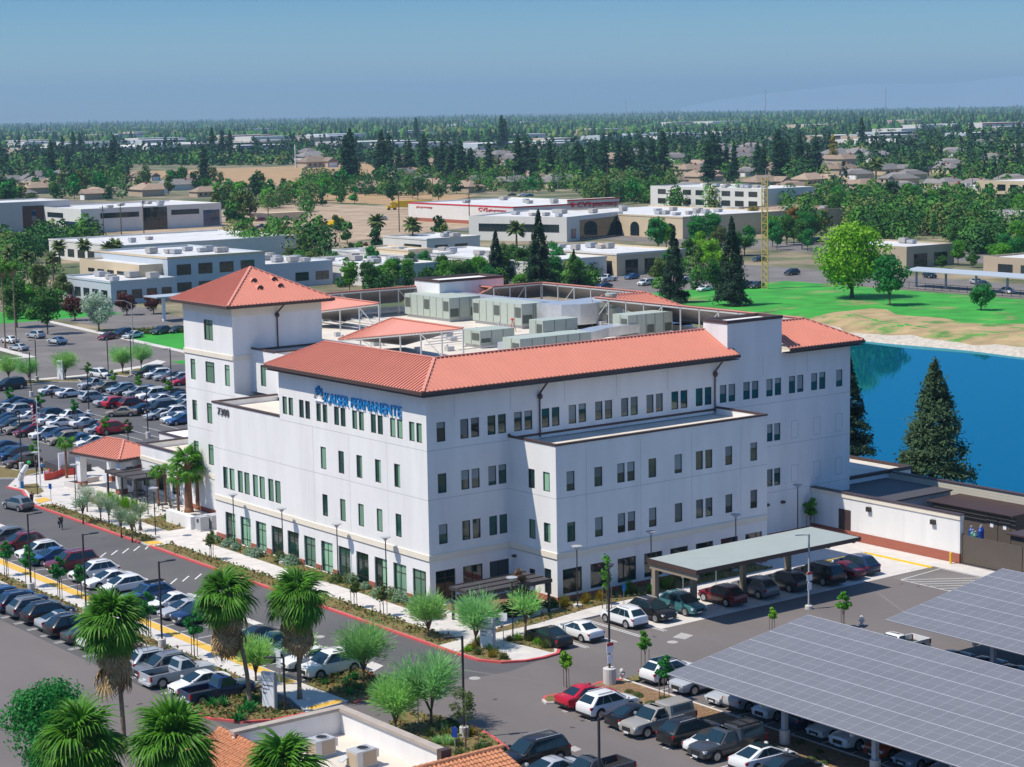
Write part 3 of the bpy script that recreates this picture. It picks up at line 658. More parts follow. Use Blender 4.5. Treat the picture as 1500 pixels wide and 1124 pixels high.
tag_ = MB(); tag_.path([(39.8, 40.2, 18), (40.1, 40.3, 19.4)], [0.04, 0.04]); tag_.path([(40.5, 40.1, 18), (40.1, 40.3, 19.4)], [0.04, 0.04]); tag_.path([(40.3, 40.8, 18), (40.1, 40.3, 19.4)], [0.04, 0.04]); tag_.lathe((40.1, 40.3, 19.3), [(0.16, 0), (0.2, 0.12), (0.1, 0.25)], 8)
tag(tag_.build('work_tripod', 'orange_net'), 'orange tripod left by a roof unit on the clinic roof', 'tripod')
pp = MB()
for i in range(26):
    x, y = random.uniform(20, 48), random.uniform(28, 50)
    if abs(x - 44) < 3: continue
    pp.tube((x, y, 18), (x, y, 18.5 + random.random() * 0.5), 0.12, n=6)
for i in range(24):
    x, y = random.uniform(21, 56), random.uniform(27, 58)
    if 39 < x < 50 and 36 < y < 66: continue
    s_ = random.uniform(.25, .8); pp.box(x - s_, x + s_, y - s_ * .7, y + s_ * .7, 18.002, 18.3 + random.random() * .7)
for i in range(9): y = 28.5 + i * 2.1; pp.bar((24 + (i % 3) * 2, y, 18.25), (37 + (i % 4), y + .4, 18.25), .09, .09)
for i in range(6): pp.bar((28 + i * 1.6, 54, 18.35), (28 + i * 1.6, 63, 18.35), 0.1, 0.1)
pp.build('roof_pipe', 'steel', CL)
# ------------------------------------------------------------------ ground, lake, roads, pavements
LAKE = (72.0, 193.0, -320.0, 150.0)
def lake_depth(x, y):
    sh = 3.0 * math.sin(y * 0.045) + 1.5 * math.sin(y * 0.13 + 1)
    d = min(x - (LAKE[0] + 1.2 * math.sin(y * .1)), LAKE[1] + sh - x, y - LAKE[2], LAKE[3] + 4 * math.sin(x * .07) - y)
    return d
def ground_z(x, y):
    d = lake_depth(x, y)
    if d < -12: 
        return 0.0
    if x > 150:      # gentle far bank
        if d < 0: return -1.75 * (1 - (-d) / 12.0) ** 1.5 if d > -12 else 0
        return -1.75 - min(d, 4.0) * 0.4
    return 0.0 if d < 0 else -min(d * 0.9, 3.6)
xs = [-30000, -8000, -2500, -900, -400, -200, -130] + list(range(-100, 60, 40)) + list(np.arange(62, 82, 1.5)) + list(range(84, 176, 12)) + list(np.arange(178, 214, 2.0)) + [216, 225, 240, 260, 300, 360, 450, 600, 900, 1500, 2600, 5000, 9000, 30000]
ys = [-30000, -3000, -800] + list(range(-330, -120, 30)) + list(range(-120, 136, 4)) + list(range(136, 166, 3)) + [170, 180, 200, 240, 300, 400, 600, 900, 1500, 2600, 5000, 9000, 30000]
b = MB(); nx, ny = len(xs), len(ys)
vs = [(float(x), float(y), ground_z(x, y)) for y in ys for x in xs]
b.add(vs, [(j * nx + i, j * nx + i + 1, (j + 1) * nx + i + 1, (j + 1) * nx + i) for j in range(ny - 1) for i in range(nx - 1)])
struct(b.build('ground', 'suburb', smooth=True))
b = MB(); b.sheet([(60, -330), (205, -330), (205, 158), (60, 158)], -2.2); struct(b.build('water', 'water'))
# park lawn between the lake and the far lane, laid over the bank as a fitted sheet
def fitted(name, mat, x0, x1, y0, y1, nxx, nyy, lift, edge=None):
    b = MB(); vs = []
    for j in range(nyy + 1):
        for i in range(nxx + 1):
            x = x0 + (x1 - x0) * i / nxx; y = y0 + (y1 - y0) * j / nyy
            if edge: x, y = edge(x, y, i / nxx, j / nyy)
            vs.append((x, y, ground_fit(x, y) + lift))
    b.add(vs, [(j * (nxx + 1) + i, j * (nxx + 1) + i + 1, (j + 1) * (nxx + 1) + i + 1, (j + 1) * (nxx + 1) + i) for j in range(nyy) for i in range(nxx)])
    return struct(b.build(name, mat, smooth=True))
import bisect
def ground_fit(x, y):
    i = min(max(bisect.bisect_right(xs, x) - 1, 0), nx - 2); j = min(max(bisect.bisect_right(ys, y) - 1, 0), ny - 2)
    tx = (x - xs[i]) / (xs[i + 1] - xs[i]); ty = (y - ys[j]) / (ys[j + 1] - ys[j])
    z = lambda a, c: ground_z(xs[a], ys[c])
    return (z(i, j) * (1 - tx) + z(i + 1, j) * tx) * (1 - ty) + (z(i, j + 1) * (1 - tx) + z(i + 1, j + 1) * tx) * ty
fitted('lawn', 'lawn', 198, 256, -40, 212, 29, 63, 0.05)
SHL = lambda y: 3.0 * math.sin(y * 0.045) + 1.5 * math.sin(y * 0.13 + 1)
fitted('shore', 'rock', -2.2, 2.4, -200, 152, 10, 88, 0.09, lambda x, y, a, c: (193 + SHL(y) + x + (1.0 * math.sin(y * .23) + .6 * math.sin(y * .61)) * a, y))
fitted('bank', 'bank', .8, 23.0, -120, 150, 12, 66, 0.07, lambda x, y, a, c: (193 + SHL(y) * (1 - a) + x + (3.5 * math.sin(y * .09) + 2 * math.sin(y * .31)) * a, y))
for (x0, y0, x1, y1) in ((196, 128, 204, 200),): pass
# lots and roads (each sheet a few millimetres above the one below)
def sheet(name, mat, poly, z): b = MB(); b.sheet(poly, z); return struct(b.build(name, mat))
sheet('parking_lot', 'asphalt', [(-160, -170), (62, -170), (62, 76), (66, 120), (66, 171), (-160, 171)], 0.006)
sheet('parking_lot', 'asphalt_worn', [(-160, -170), (-30.9, -170), (-30.9, 171), (-160, 171)], 0.0085)
sheet('parking_lot', 'asphalt_worn', [(-30.9, -170), (62, -170), (62, -11.2), (34, -11.2), (17.9, -11.2), (17.0, -12.05), (0.1, -12.65), (0, -16.3), (-1.2, -19.5), (-2.9, -19.7), (-7, -20.8), (-14, -19.9), (-22, -20.2), (-30.9, -20.5)], 0.0087)
sheet('road', 'asphalt_old', [(-200, 171), (73, 171), (76, 210), (80, 262), (56, 262), (52, 200), (-200, 200)], 0.010)
sheet('parking_lot', 'asphalt_old', [(206, 200), (262, 200), (262, 300), (206, 300)], 0.02)
sheet('road', 'asphalt_old', [(258, -120), (286, -120), (286, 300), (258, 300)], 0.024)
sheet('road', 'asphalt_old', [(-100, 262), (110, 262), (110, 280), (-100, 280)], 0.014)
sheet('road', 'asphalt_old', [(330, -200), (360, -200), (360, 900), (330, 900)], 0.03)
sheet('parking_lot', 'asphalt_old', [(84, 232), (106, 232), (106, 262), (84, 262)], 0.018)
sheet('lawn', 'lawn_green', [(60, 262), (100, 262), (100, 286), (60, 286)], 0.022)
sheet('lawn', 'lawn_green', [(76.5, 176), (104, 176), (104, 226), (78, 230)], 0.022)
sheet('lawn', 'lawn_green', [(66.5, 176), (74, 176), (74, 166), (66.5, 140)], 0.026)
sheet('field', 'dry', [(520, 820), (880, 1010), (880, 1330), (600, 1330)], 0.06)
sheet('field', 'dirt', [(262, 430), (350, 470), (420, 560), (420, 700), (250, 640), (235, 480)], 0.05)
sheet('field', 'dry', [(430, 620), (520, 700), (520, 820), (430, 760)], 0.055)
# raised pavement round the clinic
WALK = [(-7.3, 67), (-7.3, -13.2), (-7.1, -16.8), (-6.1, -18.5), (-4.4, -19.4), (-2.8, -19.6), (-1.2, -19.4), (-0.2, -18.4), (0.0, -16.2), (0.1, -12.6), (17.0, -12.0), (17.8, -11.1), (33.0, -11.1), (33.0, -6.9), (8.6, -6.9), (8.6, -0.2), (-0.2, -0.2), (-0.2, 38.6), (5.2, 38.8), (5.2, 66), (9, 85), (-1.7, 85), (-5, 80), (-4.6, 76.5), (-6.0, 72)]
b = MB(); b.prism(WALK, 0.0, 0.15); struct(b.build('pavement', 'concrete'))
def kerb(name, mat, pts, wd=0.16, z0=0.0, z1=0.165, closed=False):
    b = MB(); P = [Vector((*p, 0)) for p in pts]; n = len(P)
    L_, R_ = [], []
    for i in range(n):
        d = (P[min(i + 1, n - 1)] - P[max(i - 1, 0)]) if not closed else (P[(i + 1) % n] - P[i - 1])
        d.normalize(); s = Vector((-d.y, d.x, 0)) * wd / 2; L_.append(P[i] + s); R_.append(P[i] - s)
    for i in range(n if closed else n - 1):
        j = (i + 1) % n
        for a, c in ((L_, R_),):
            b.quad((a[i].x, a[i].y, z1), (c[i].x, c[i].y, z1), (c[j].x, c[j].y, z1), (a[j].x, a[j].y, z1))
            b.quad((c[i].x, c[i].y, z0), (c[j].x, c[j].y, z0), (c[j].x, c[j].y, z1), (c[i].x, c[i].y, z1))
            b.quad((a[j].x, a[j].y, z0), (a[i].x, a[i].y, z0), (a[i].x, a[i].y, z1), (a[j].x, a[j].y, z1))
    return struct(b.build(name, mat))
kerb('kerb', 'kerb_red', [(-5.05, 80), (-4.65, 76.5), (-6.05, 72), (-7.3, 67), (-7.3, 55), (-7.3, 41.2)], 0.3)
kerb('kerb', 'kerb_red', [(-7.3, 39.0), (-7.3, 10), (-7.3, -13.2), (-7.1, -16.8), (-6.1, -18.5), (-4.4, -19.4), (-2.8, -19.6), (-1.2, -19.4), (-0.2, -18.4)], 0.3)
def bed(name, mat, poly, z=0.17): return sheet(name, mat, poly, z)
bed('planting_bed', 'planting', [(-7.1, 66.4), (-5.5, 66.1), (-5.5, 41.2), (-7.1, 40.9)])
bed('planting_bed', 'planting', [(-7.1, 38.5), (-5.3, 38.5), (-4.9, 0), (-4.9, -11), (-7.1, -11.3)])
bed('planting_bed', 'planting', [(-7.0, -13.9), (-3.2, -11.9), (-5.3, -18.8), (-6.2, -18.1), (-6.9, -16.7)])
bed('planting_bed', 'planting', [(-2.2, -13.5), (-0.2, -13.2), (-0.25, -16.2), (-0.5, -18.0), (-1.2, -19.0), (-1.5, -18.9)])
bed('planting_bed', 'planting', [(-2.3, 37.5), (-0.3, 37.5), (-0.3, -0.3), (-1.5, -4.6), (-2.2, -3)], 0.172)
bed('planting_bed', 'planting', [(-2.1, -10.7), (2.4, -9.6), (8.5, -8.2), (8.5, -6.95), (32.5, -6.95), (32.5, -9.6), (10.2, -9.9), (2.4, -11.2), (-1.9, -11.2)], 0.174)
bed('planting_bed', 'planting', [(-1.7, 66.5), (0.4, 67), (0.3, 55.6), (-1.7, 56.5)], 0.172)
bed('planting_bed', 'planting', [(-2.5, 51.5), (3.4, 52.5), (0.5, 44.2), (-2.6, 44.2)], 0.172)
bed('planting_bed', 'planting', [(-4.4, 80), (-1.5, 79.5), (-3.0, 74.2), (-5.6, 71.6), (-4.2, 76.5)], 0.172)
bed('patio', 'mulch', [(0.2, -0.8), (8.4, -0.8), (8.4, -6.0), (2.0, -8.0), (0.2, -5.0)], 0.168)
for y in (40.0,): sheet('tactile_strip', 'paint_yellow', [(-7.2, y + 0.9), (-5.8, y + 0.9), (-5.8, y - 0.9), (-7.2, y - 0.9)], 0.178)
sheet('tactile_strip', 'paint_yellow', [(-6.6, 67.5), (-4.6, 68.5), (-4.6, 70.5), (-6.0, 70.2)], 0.178)
j = MB()     # pavement joints
for i in range(26): y = 64 - i * 3.05; j.box(-4.9, -2.6, y, y + 0.03, 0.15, 0.156)
for i in range(6): x = 1 + i * 2.6; j.box(x, x + 0.03, -12.0 , -9.9, 0.15, 0.156)
struct(j.build('pavement_joint', 'concrete_grey'))
pmat('oil', (0.062, 0.058, 0.058), 0.7)
# concrete pads under the carport and the service yard drive
sheet('concrete_pad', 'concrete', [(10.6, -11.2), (33.0, -11.2), (33.0, -0.2), (47.2, -0.2), (47.2, -30), (44.8, -30), (44.6, -18.6), (10.3, -18.9)], 0.012)
sheet('asphalt_patch', 'asphalt_old', [(38.2, -19.2), (44.5, -18.9), (44.8, -33), (38, -33)], 0.014)
# path between the two rows of parked cars
b = MB(); b.prism([(-23.9, 75), (-21.2, 75), (-21.2, -13.3), (-21.0, -19.5), (-24.9, -19.9), (-23.9, -16)], 0, 0.13); struct(b.build('path', 'concrete'))
sheet('tactile_strip', 'paint_yellow', [(-22.3, 74), (-21.35, 74), (-21.35, -12.8), (-22.3, -12.8)], 0.138)
sheet('tactile_strip', 'paint_yellow', [(-24.2, -18.9), (-21.3, -18.7), (-21.4, -19.5), (-24.4, -19.7)], 0.138)
b = MB(); b.prism([(-25.3, 75), (-23.95, 75), (-23.95, -12), (-25.3, -12)], 0, 0.15); struct(b.build('planting_bed', 'planting'))
kerb('kerb', 'concrete', [(-25.3, 75), (-25.3, -12.5)], 0.16)
sheet('gutter_strip', 'concrete', [(-15.0, 72), (-14.2, 72), (-14.2, -13), (-15.0, -13)], 0.012)
ISA = [(-21.0, -13.6), (-16.0, -12.8), (-15.7, -14.0), (-16.2, -16.5), (-17.2, -18.3), (-18.8, -19.6), (-20.9, -20.1)]
b = MB(); b.prism(ISA, 0, 0.15); struct(b.build('planting_bed', 'planting')); kerb('kerb', 'kerb_red', ISA[1:], 0.22)
sheet('concrete_pad', 'concrete', [(-16.0, -12.6), (-13.6, -11.4), (-13.6, -13.0), (-15.3, -14)], 0.016)
ISB = [(-25.0, -12.6), (-30.4, -13.0), (-31.1, -14.6), (-30.9, -16.6), (-29.5, -18.9), (-27.6, -19.9), (-25.0, -20.0)]
b = MB(); b.prism(ISB, 0, 0.15); struct(b.build('planting_bed', 'planting')); kerb('kerb', 'kerb_red', ISB[1:], 0.22)
# right hand lot: planted medians
MED = [(-5.1, -28.2), (-3.9, -27.9), (-2.0, -28.4), (-2.0, -120), (-5.1, -120)]
b = MB(); b.prism(MED, 0, 0.14); struct(b.build('planting_bed', 'mulch'))
kerb('kerb', 'concrete', [(-2.0, -28.4), (-2.0, -120)], 0.2); kerb('kerb', 'concrete', [(-5.1, -120), (-5.1, -29)], 0.2); kerb('kerb', 'kerb_red', [(-5.1, -29), (-5.1, -28.2), (-3.9, -27.9), (-2.0, -28.4)], 0.24)
ISR = [(-10.2, -29.4), (-9.9, -28.6), (-9.2, -28.1), (-8.3, -28.2), (-8.0, -28.7), (-8.2, -29.6), (-9.4, -29.9)]
b = MB(); b.prism(ISR, 0, 0.15); struct(b.build('planting_bed', 'planting')); kerb('kerb', 'kerb_red', [ISR[i] for i in (1, 2, 3, 4)], 0.22); kerb('kerb', 'concrete', [ISR[i] for i in (4, 5, 6, 0, 1)], 0.2)
I3 = [(-1.6, -28.4), (4.5, -27.6), (4.5, -28.6), (-1.6, -29.4)]
b = MB(); b.prism(I3, 0, 0.15); struct(b.build('planting_bed', 'planting'))
sheet('planting_bed', 'planting', [(17, -33.2), (23, -32.2), (23, -34.6), (17, -35.4)], 0.05)
# foreground islands beside the tile roofed building
ISF = [tuple(at(*p)[:2]) for p in ((555, 1075), (590, 1045), (640, 1050), (690, 1065), (722, 1082), (760, 1112), (690, 1124), (600, 1124))]
b = MB(); b.prism(ISF, 0, 0.15); struct(b.build('planting_bed', 'planting')); kerb('kerb', 'kerb_red', ISF[3:6], 0.22)
# far end of the left lot
for poly in ([(33.2, 164.4), (39.9, 164.4), (42.6, 161.4), (43.8, 165.4), (36, 170.2), (32, 169)], [(50.2, 167.5), (51.4, 162.2), (56.0, 166.2), (62, 168.3), (57.3, 170.5)], [(0, 94), (0.4, 89.6), (5, 87.8), (-1.7, 84.4), (-6, 88), (-8, 94)], [(12, 128), (28, 128), (28, 125.8), (12, 125.8)]):
    b = MB(); b.prism(poly, 0, 0.15); struct(b.build('planting_bed', 'planting')); kerb('kerb', 'concrete', poly, 0.25, closed=True)
sheet('pavement', 'concrete', [(20, 170.6), (48, 168.4), (62, 172.2), (66, 176.5), (66, 180), (60, 174.4), (47, 170.4), (20, 172.6)], 0.03)
sheet('pavement', 'concrete', [(73.5, 171), (75.3, 171), (78, 210), (82, 262), (80.2, 262), (76.2, 210)], 0.03)
sheet('pavement', 'concrete', [(50, 200), (52, 200), (56.2, 262), (54.4, 262)], 0.03)
sheet('pavement', 'concrete', [(-60, 200.2), (50, 200.2), (50, 202), (-60, 202)], 0.028)
# painted lines: one object per run of lines
def lines(name, segs, wd=0.1, mat='paint_white', z=0.013):
    b = MB()
    for (x0, y0), (x1, y1) in segs:
        d = Vector((x1 - x0, y1 - y0, 0)).normalized(); s = Vector((-d.y, d.x, 0)) * wd / 2
        b.add([(x0 + s.x, y0 + s.y, z), (x0 - s.x, y0 - s.y, z), (x1 - s.x, y1 - s.y, z), (x1 + s.x, y1 + s.y, z)], [(0, 1, 2, 3)])
    return struct(b.build(name, mat))
lines('road_marking', [((-30.6, 21.5 - 2.73 * i + d), (-25.4, 21.5 - 2.73 * i + d)) for i in range(-18, 13) for d in (-0.16, 0.16)], 0.09)
lines('road_marking', [((-20.9, 23.2 - 2.73 * i), (-15.0, 23.2 - 2.73 * i)) for i in range(-18, 14)])
lines('road_marking', [((4.7 + d, -12.6), (4.7 + d, -19.6)) for d in (-0.15, 0.15)] + [((7.4 + d, -12.6), (7.4 + d, -19.6)) for d in (-0.15, 0.15)] + [((10.1 + d, -12.6), (10.1 + d, -19.6)) for d in (-0.15, 0.15)] + [((1.9 + d, -12.7), (1.9 + d, -19.4)) for d in (-0.15, 0.15)])
lines('road_marking', [((10.4 + 2.75 * i, -11.5), (10.4 + 2.75 * i, -18.7)) for i in range(1, 9)], z=0.018)
lines('road_marking', [((-10.4, -31.6 - 2.74 * i + d), (-5.3, -31.6 - 2.74 * i + d)) for i in range(0, 20) for d in (-0.14, 0.14)], 0.09)
lines('road_marking', [((-1.8, -32.2 - 2.74 * i), (3.6, -32.2 - 2.74 * i)) for i in range(0, 20)])
def px_lines(pts, wd=0.12): return lines('road_marking', [(tuple(at(*a)[:2]), tuple(at(*c)[:2])) for a, c in pts], wd)
c2 = lambda x, y: (x / 5.357, 720 + y / 5.357)
px_lines([(c2(690, 535), c2(745, 500)), (c2(785, 518), c2(832, 482)), (c2(873, 500), c2(922, 463)), (c2(960, 487), c2(1010, 448)), (c2(1048, 468), c2(1097, 430)), (c2(1140, 455), c2(1160, 434)),
          (c2(1240, 745), c2(1290, 703)), (c2(1338, 727), c2(1388, 685)), (c2(1432, 707), c2(1482, 665)), (c2(1530, 690), c2(1580, 648))], 0.14)
lines('road_marking', [((38.2, -20.2 - i * 1.1), (44.4, -24.6 - i * 1.1)) for i in range(0, 9)] + [((38.2, -20.2), (44.4, -19.6)), ((38.2, -20.2), (38.2, -33)), ((44.4, -19.6), (44.6, -33))], 0.1, z=0.02)
lines('road_marking', [((12 + 2.74 * i, y), (12 + 2.74 * i, y + 5.3)) for i in range(0, 14) for y in (100.5, 106, 122.2)], z=0.013)
b = MB(); b.box(36.3, 44.0, -10.75, -10.6, 0, 0.16); b.box(43.85, 44.0, -19.0, -10.751, 0, 0.16); struct(b.build('kerb', 'yellow'))
b = MB(); b.box(10.8, 33.0, -11.35, -11.1, 0, 0.17); struct(b.build('kerb', 'concrete'))
for i, (x, y) in enumerate(((8.2, -22.6), (-10.2, -20.5), (-12.8, -2.2))):
    b = MB(); b.lathe((x, y, 0.0065), [(0.45, 0), (0.45, 0.008)], 16); struct(b.build('manhole_cover', 'concrete_grey'))
sheet('asphalt_patch', 'concrete_grey', [tuple(at(*p)[:2]) for p in ((985, 934), (1003, 937), (1016, 931), (998, 927))], 0.012)
sheet('asphalt_patch', 'concrete_grey', [tuple(at(*p)[:2]) for p in ((828, 1096), (842, 1102), (852, 1098), (842, 1093))], 0.012)
# oil stains in the stalls and aisles
b = MB(); rs_ = random.Random(9)
for i in range(50):
    x, y = rs_.choice(((-28 + rs_.uniform(-2.2, 2.5), rs_.uniform(-12, 50)), (-18 + rs_.uniform(-2, 2), rs_.uniform(-12, 50)), (rs_.uniform(-14, -8), rs_.uniform(-12, 60)), (rs_.uniform(-40, -31), rs_.uniform(-30, 30)), (rs_.uniform(2, 40), rs_.uniform(-30, -19)), (-8 + rs_.uniform(-3, 3), rs_.uniform(-60, -30)), (rs_.uniform(-20, -11), rs_.uniform(-44, -24))))
    r = rs_.uniform(.08, .26); e = rs_.uniform(.5, 1.6); n_ = 9; b.add([(x + r * e * math.cos(6.283 * k / n_) * rs_.uniform(.7, 1.1), y + r * math.sin(6.283 * k / n_) * rs_.uniform(.7, 1.1), .0102) for k in range(n_)], [tuple(range(n_))])
o = struct(b.build('oil_stain', 'oil'))
# crack sealing and tyre marks on the aisles
lines('road_marking', [(tuple(at(*a)[:2]), tuple(at(*c)[:2])) for a, c in (((700, 985), (800, 1000)), ((1285, 868), (1345, 912)), ((640, 975), (700, 985)))], 0.25, 'asphalt_old', 0.0115)
# ------------------------------------------------------------------ vehicles: one prototype of each kind, then copies
def loft(mb, st, w, m=0):
    rings = []
    for (x, zl, zt, wf) in st:
        h = zt - zl; W = w * wf
        half = [(0, zl), (0.84 * W, zl), (0.955 * W, zl + 0.10 * h), (W, zl + 0.42 * h), (0.99 * W, zl + 0.66 * h), (0.945 * W, zt - 0.07 * h), (0.83 * W, zt), (0.4 * W, zt + 0.025)]
        ring = [(x, -y, z) for y, z in half] + [(x, 0, zt + 0.035)] + [(x, y, z) for y, z in half[:0:-1]]
        rings.append(ring)
    n = len(rings[0]); vs = [p for r in rings for p in r]
    fs = [(i * n + j, i * n + (j + 1) % n, (i + 1) * n + (j + 1) % n, (i + 1) * n + j) for i in range(len(rings) - 1) for j in range(n)]
    fs += [tuple(range(n - 1, -1, -1)), tuple(range((len(rings) - 1) * n, len(rings) * n))]
    mb.add(vs, fs, m)
def cabin(mb, xb, xt, wb, wt, zb, zt, m=0):
    """greenhouse shell: xb/xt = (rear, front) at belt and roof"""
    rings = []
    for (r, f, wd, z) in ((xb[0], xb[1], wb, zb - 0.04), (xt[0], xt[1], wt, zt - 0.07), (xt[0] + 0.10, xt[1] - 0.10, wt - 0.09, zt - 0.01), (xt[0] + 0.4, xt[1] - 0.4, wt - 0.35, zt + 0.015)):
        c = 0.16
        rings.append([(r, -wd + c, z), (r + c, -wd, z), (f - c, -wd, z), (f, -wd + c, z), (f, wd - c, z), (f - c, wd, z), (r + c, wd, z), (r, wd - c, z)])
    n = 8; vs = [p for q in rings for p in q]
    fs = [(i * n + j, i * n + (j + 1) % n, (i + 1) * n + (j + 1) % n, (i + 1) * n + j) for i in range(3) for j in range(n)] + [tuple(range(3 * n, 4 * n))]
    mb.add(vs, fs, m)
def pane(q, u0, u1, v0, v1, off, mb):
    """inset pane on the quad q (bottom-left, bottom-right, top-right, top-left), pushed out by off"""
    a, b_, c, d = [Vector(p) for p in q]; n = (b_ - a).cross(d - a).normalized()
    P = lambda u, v: (a.lerp(b_, u)).lerp(d.lerp(c, u), v) + n * off
    k = [P(u0, v0), P(u1, v0), P(u1, v1), P(u0, v1)]; inn = [p - n * 0.03 for p in k]
    mb.add(k + inn, [(0, 1, 2, 3), (0, 4, 5, 1), (1, 5, 6, 2), (2, 6, 7, 3), (3, 7, 4, 0)])
KIND = {}
SPEC = {
 'sedan': dict(L=4.75, W=0.90, st=[(-2.37, .42, .72, .74), (-2.28, .26, .93, .90), (-1.95, .20, .99, .97), (-1.3, .19, .97, 1.0), (0, .19, .92, 1.0), (.95, .19, .91, 1.0), (1.5, .20, .86, .99), (2.0, .22, .79, .95), (2.28, .25, .70, .86), (2.38, .32, .58, .72)],
     xb=(-1.95, 1.35), xt=(-.88, 0.16), wb=.83, wt=.62, zb=.94, zt=1.46, wx=(-1.38, 1.42), wr=.33, panes=[(.13, .485), (.50, .90)]),
 'suv': dict(L=4.7, W=0.94, st=[(-2.33, .48, .86, .80), (-2.26, .32, 1.06, .93), (-1.9, .26, 1.07, .99), (-1.0, .25, 1.06, 1.0), (.2, .25, 1.04, 1.0), (.95, .25, 1.03, 1.0), (1.5, .26, 1.0, .99), (2.05, .28, .95, .95), (2.28, .32, .86, .87), (2.36, .4, .72, .74)],
     xb=(-2.27, 1.44), xt=(-1.58, 0.38), wb=.89, wt=.69, zb=1.05, zt=1.69, wx=(-1.38, 1.42), wr=.385, panes=[(.05, .275), (.29, .55), (.565, .93)]),
 'large suv': dict(L=5.15, W=1.0, st=[(-2.56, .5, .96, .84), (-2.5, .34, 1.16, .95), (-2.1, .28, 1.17, 1.0), (-1.0, .27, 1.16, 1.0), (.4, .27, 1.14, 1.0), (1.1, .27, 1.13, 1.0), (1.7, .28, 1.08, .99), (2.3, .30, 1.02, .95), (2.5, .34, .92, .86), (2.57, .42, .76, .74)],
     xb=(-2.52, 1.5), xt=(-2.1, 0.55), wb=.93, wt=.76, zb=1.14, zt=1.88, wx=(-1.5, 1.55), wr=.40, panes=[(.04, .29), (.305, .565), (.58, .93)]),
 'hatchback': dict(L=4.2, W=0.87, st=[(-2.08, .44, .80, .80), (-2.0, .28, .98, .92), (-1.6, .21, .99, .98), (-.8, .2, .97, 1.0), (.5, .2, .95, 1.0), (1.1, .21, .92, .99), (1.6, .22, .84, .94), (1.98, .25, .72, .82), (2.08, .34, .58, .66)],
     xb=(-2.0, 1.45), xt=(-1.32, 0.38), wb=.79, wt=.62, zb=.96, zt=1.53, wx=(-1.25, 1.28), wr=.32, panes=[(.06, .27), (.285, .56), (.575, .93)]),
 'fastback': dict(L=4.8, W=0.92, st=[(-2.38, .44, .80, .78), (-2.3, .28, 1.0, .92), (-1.95, .22, 1.03, .98), (-1.2, .2, 1.0, 1.0), (0, .2, .95, 1.0), (.9, .2, .92, 1.0), (1.5, .21, .84, .98), (2.0, .23, .74, .93), (2.3, .27, .62, .80), (2.38, .34, .5, .62)],
     xb=(-2.22, 1.55), xt=(-0.8, 0.26), wb=.82, wt=.62, zb=.97, zt=1.48, wx=(-1.42, 1.46), wr=.35, panes=[(.18, .50), (.515, .92)]),
 'pickup': dict(L=5.7, W=0.98, st=[(-.35, .32, 1.12, 1.0), (.2, .3, 1.11, 1.0), (1.3, .3, 1.10, 1.0), (1.9, .3, 1.08, .99), (2.5, .32, 1.03, .95), (2.76, .36, .94, .88), (2.84, .46, .78, .8)],
     xb=(-.42, 1.45), xt=(-.15, 0.72), wb=.90, wt=.74, zb=1.10, zt=1.82, wx=(-1.85, 1.75), wr=.40, panes=[(.04, .43), (.45, .92)], bed=(-2.82, -.36)),
}
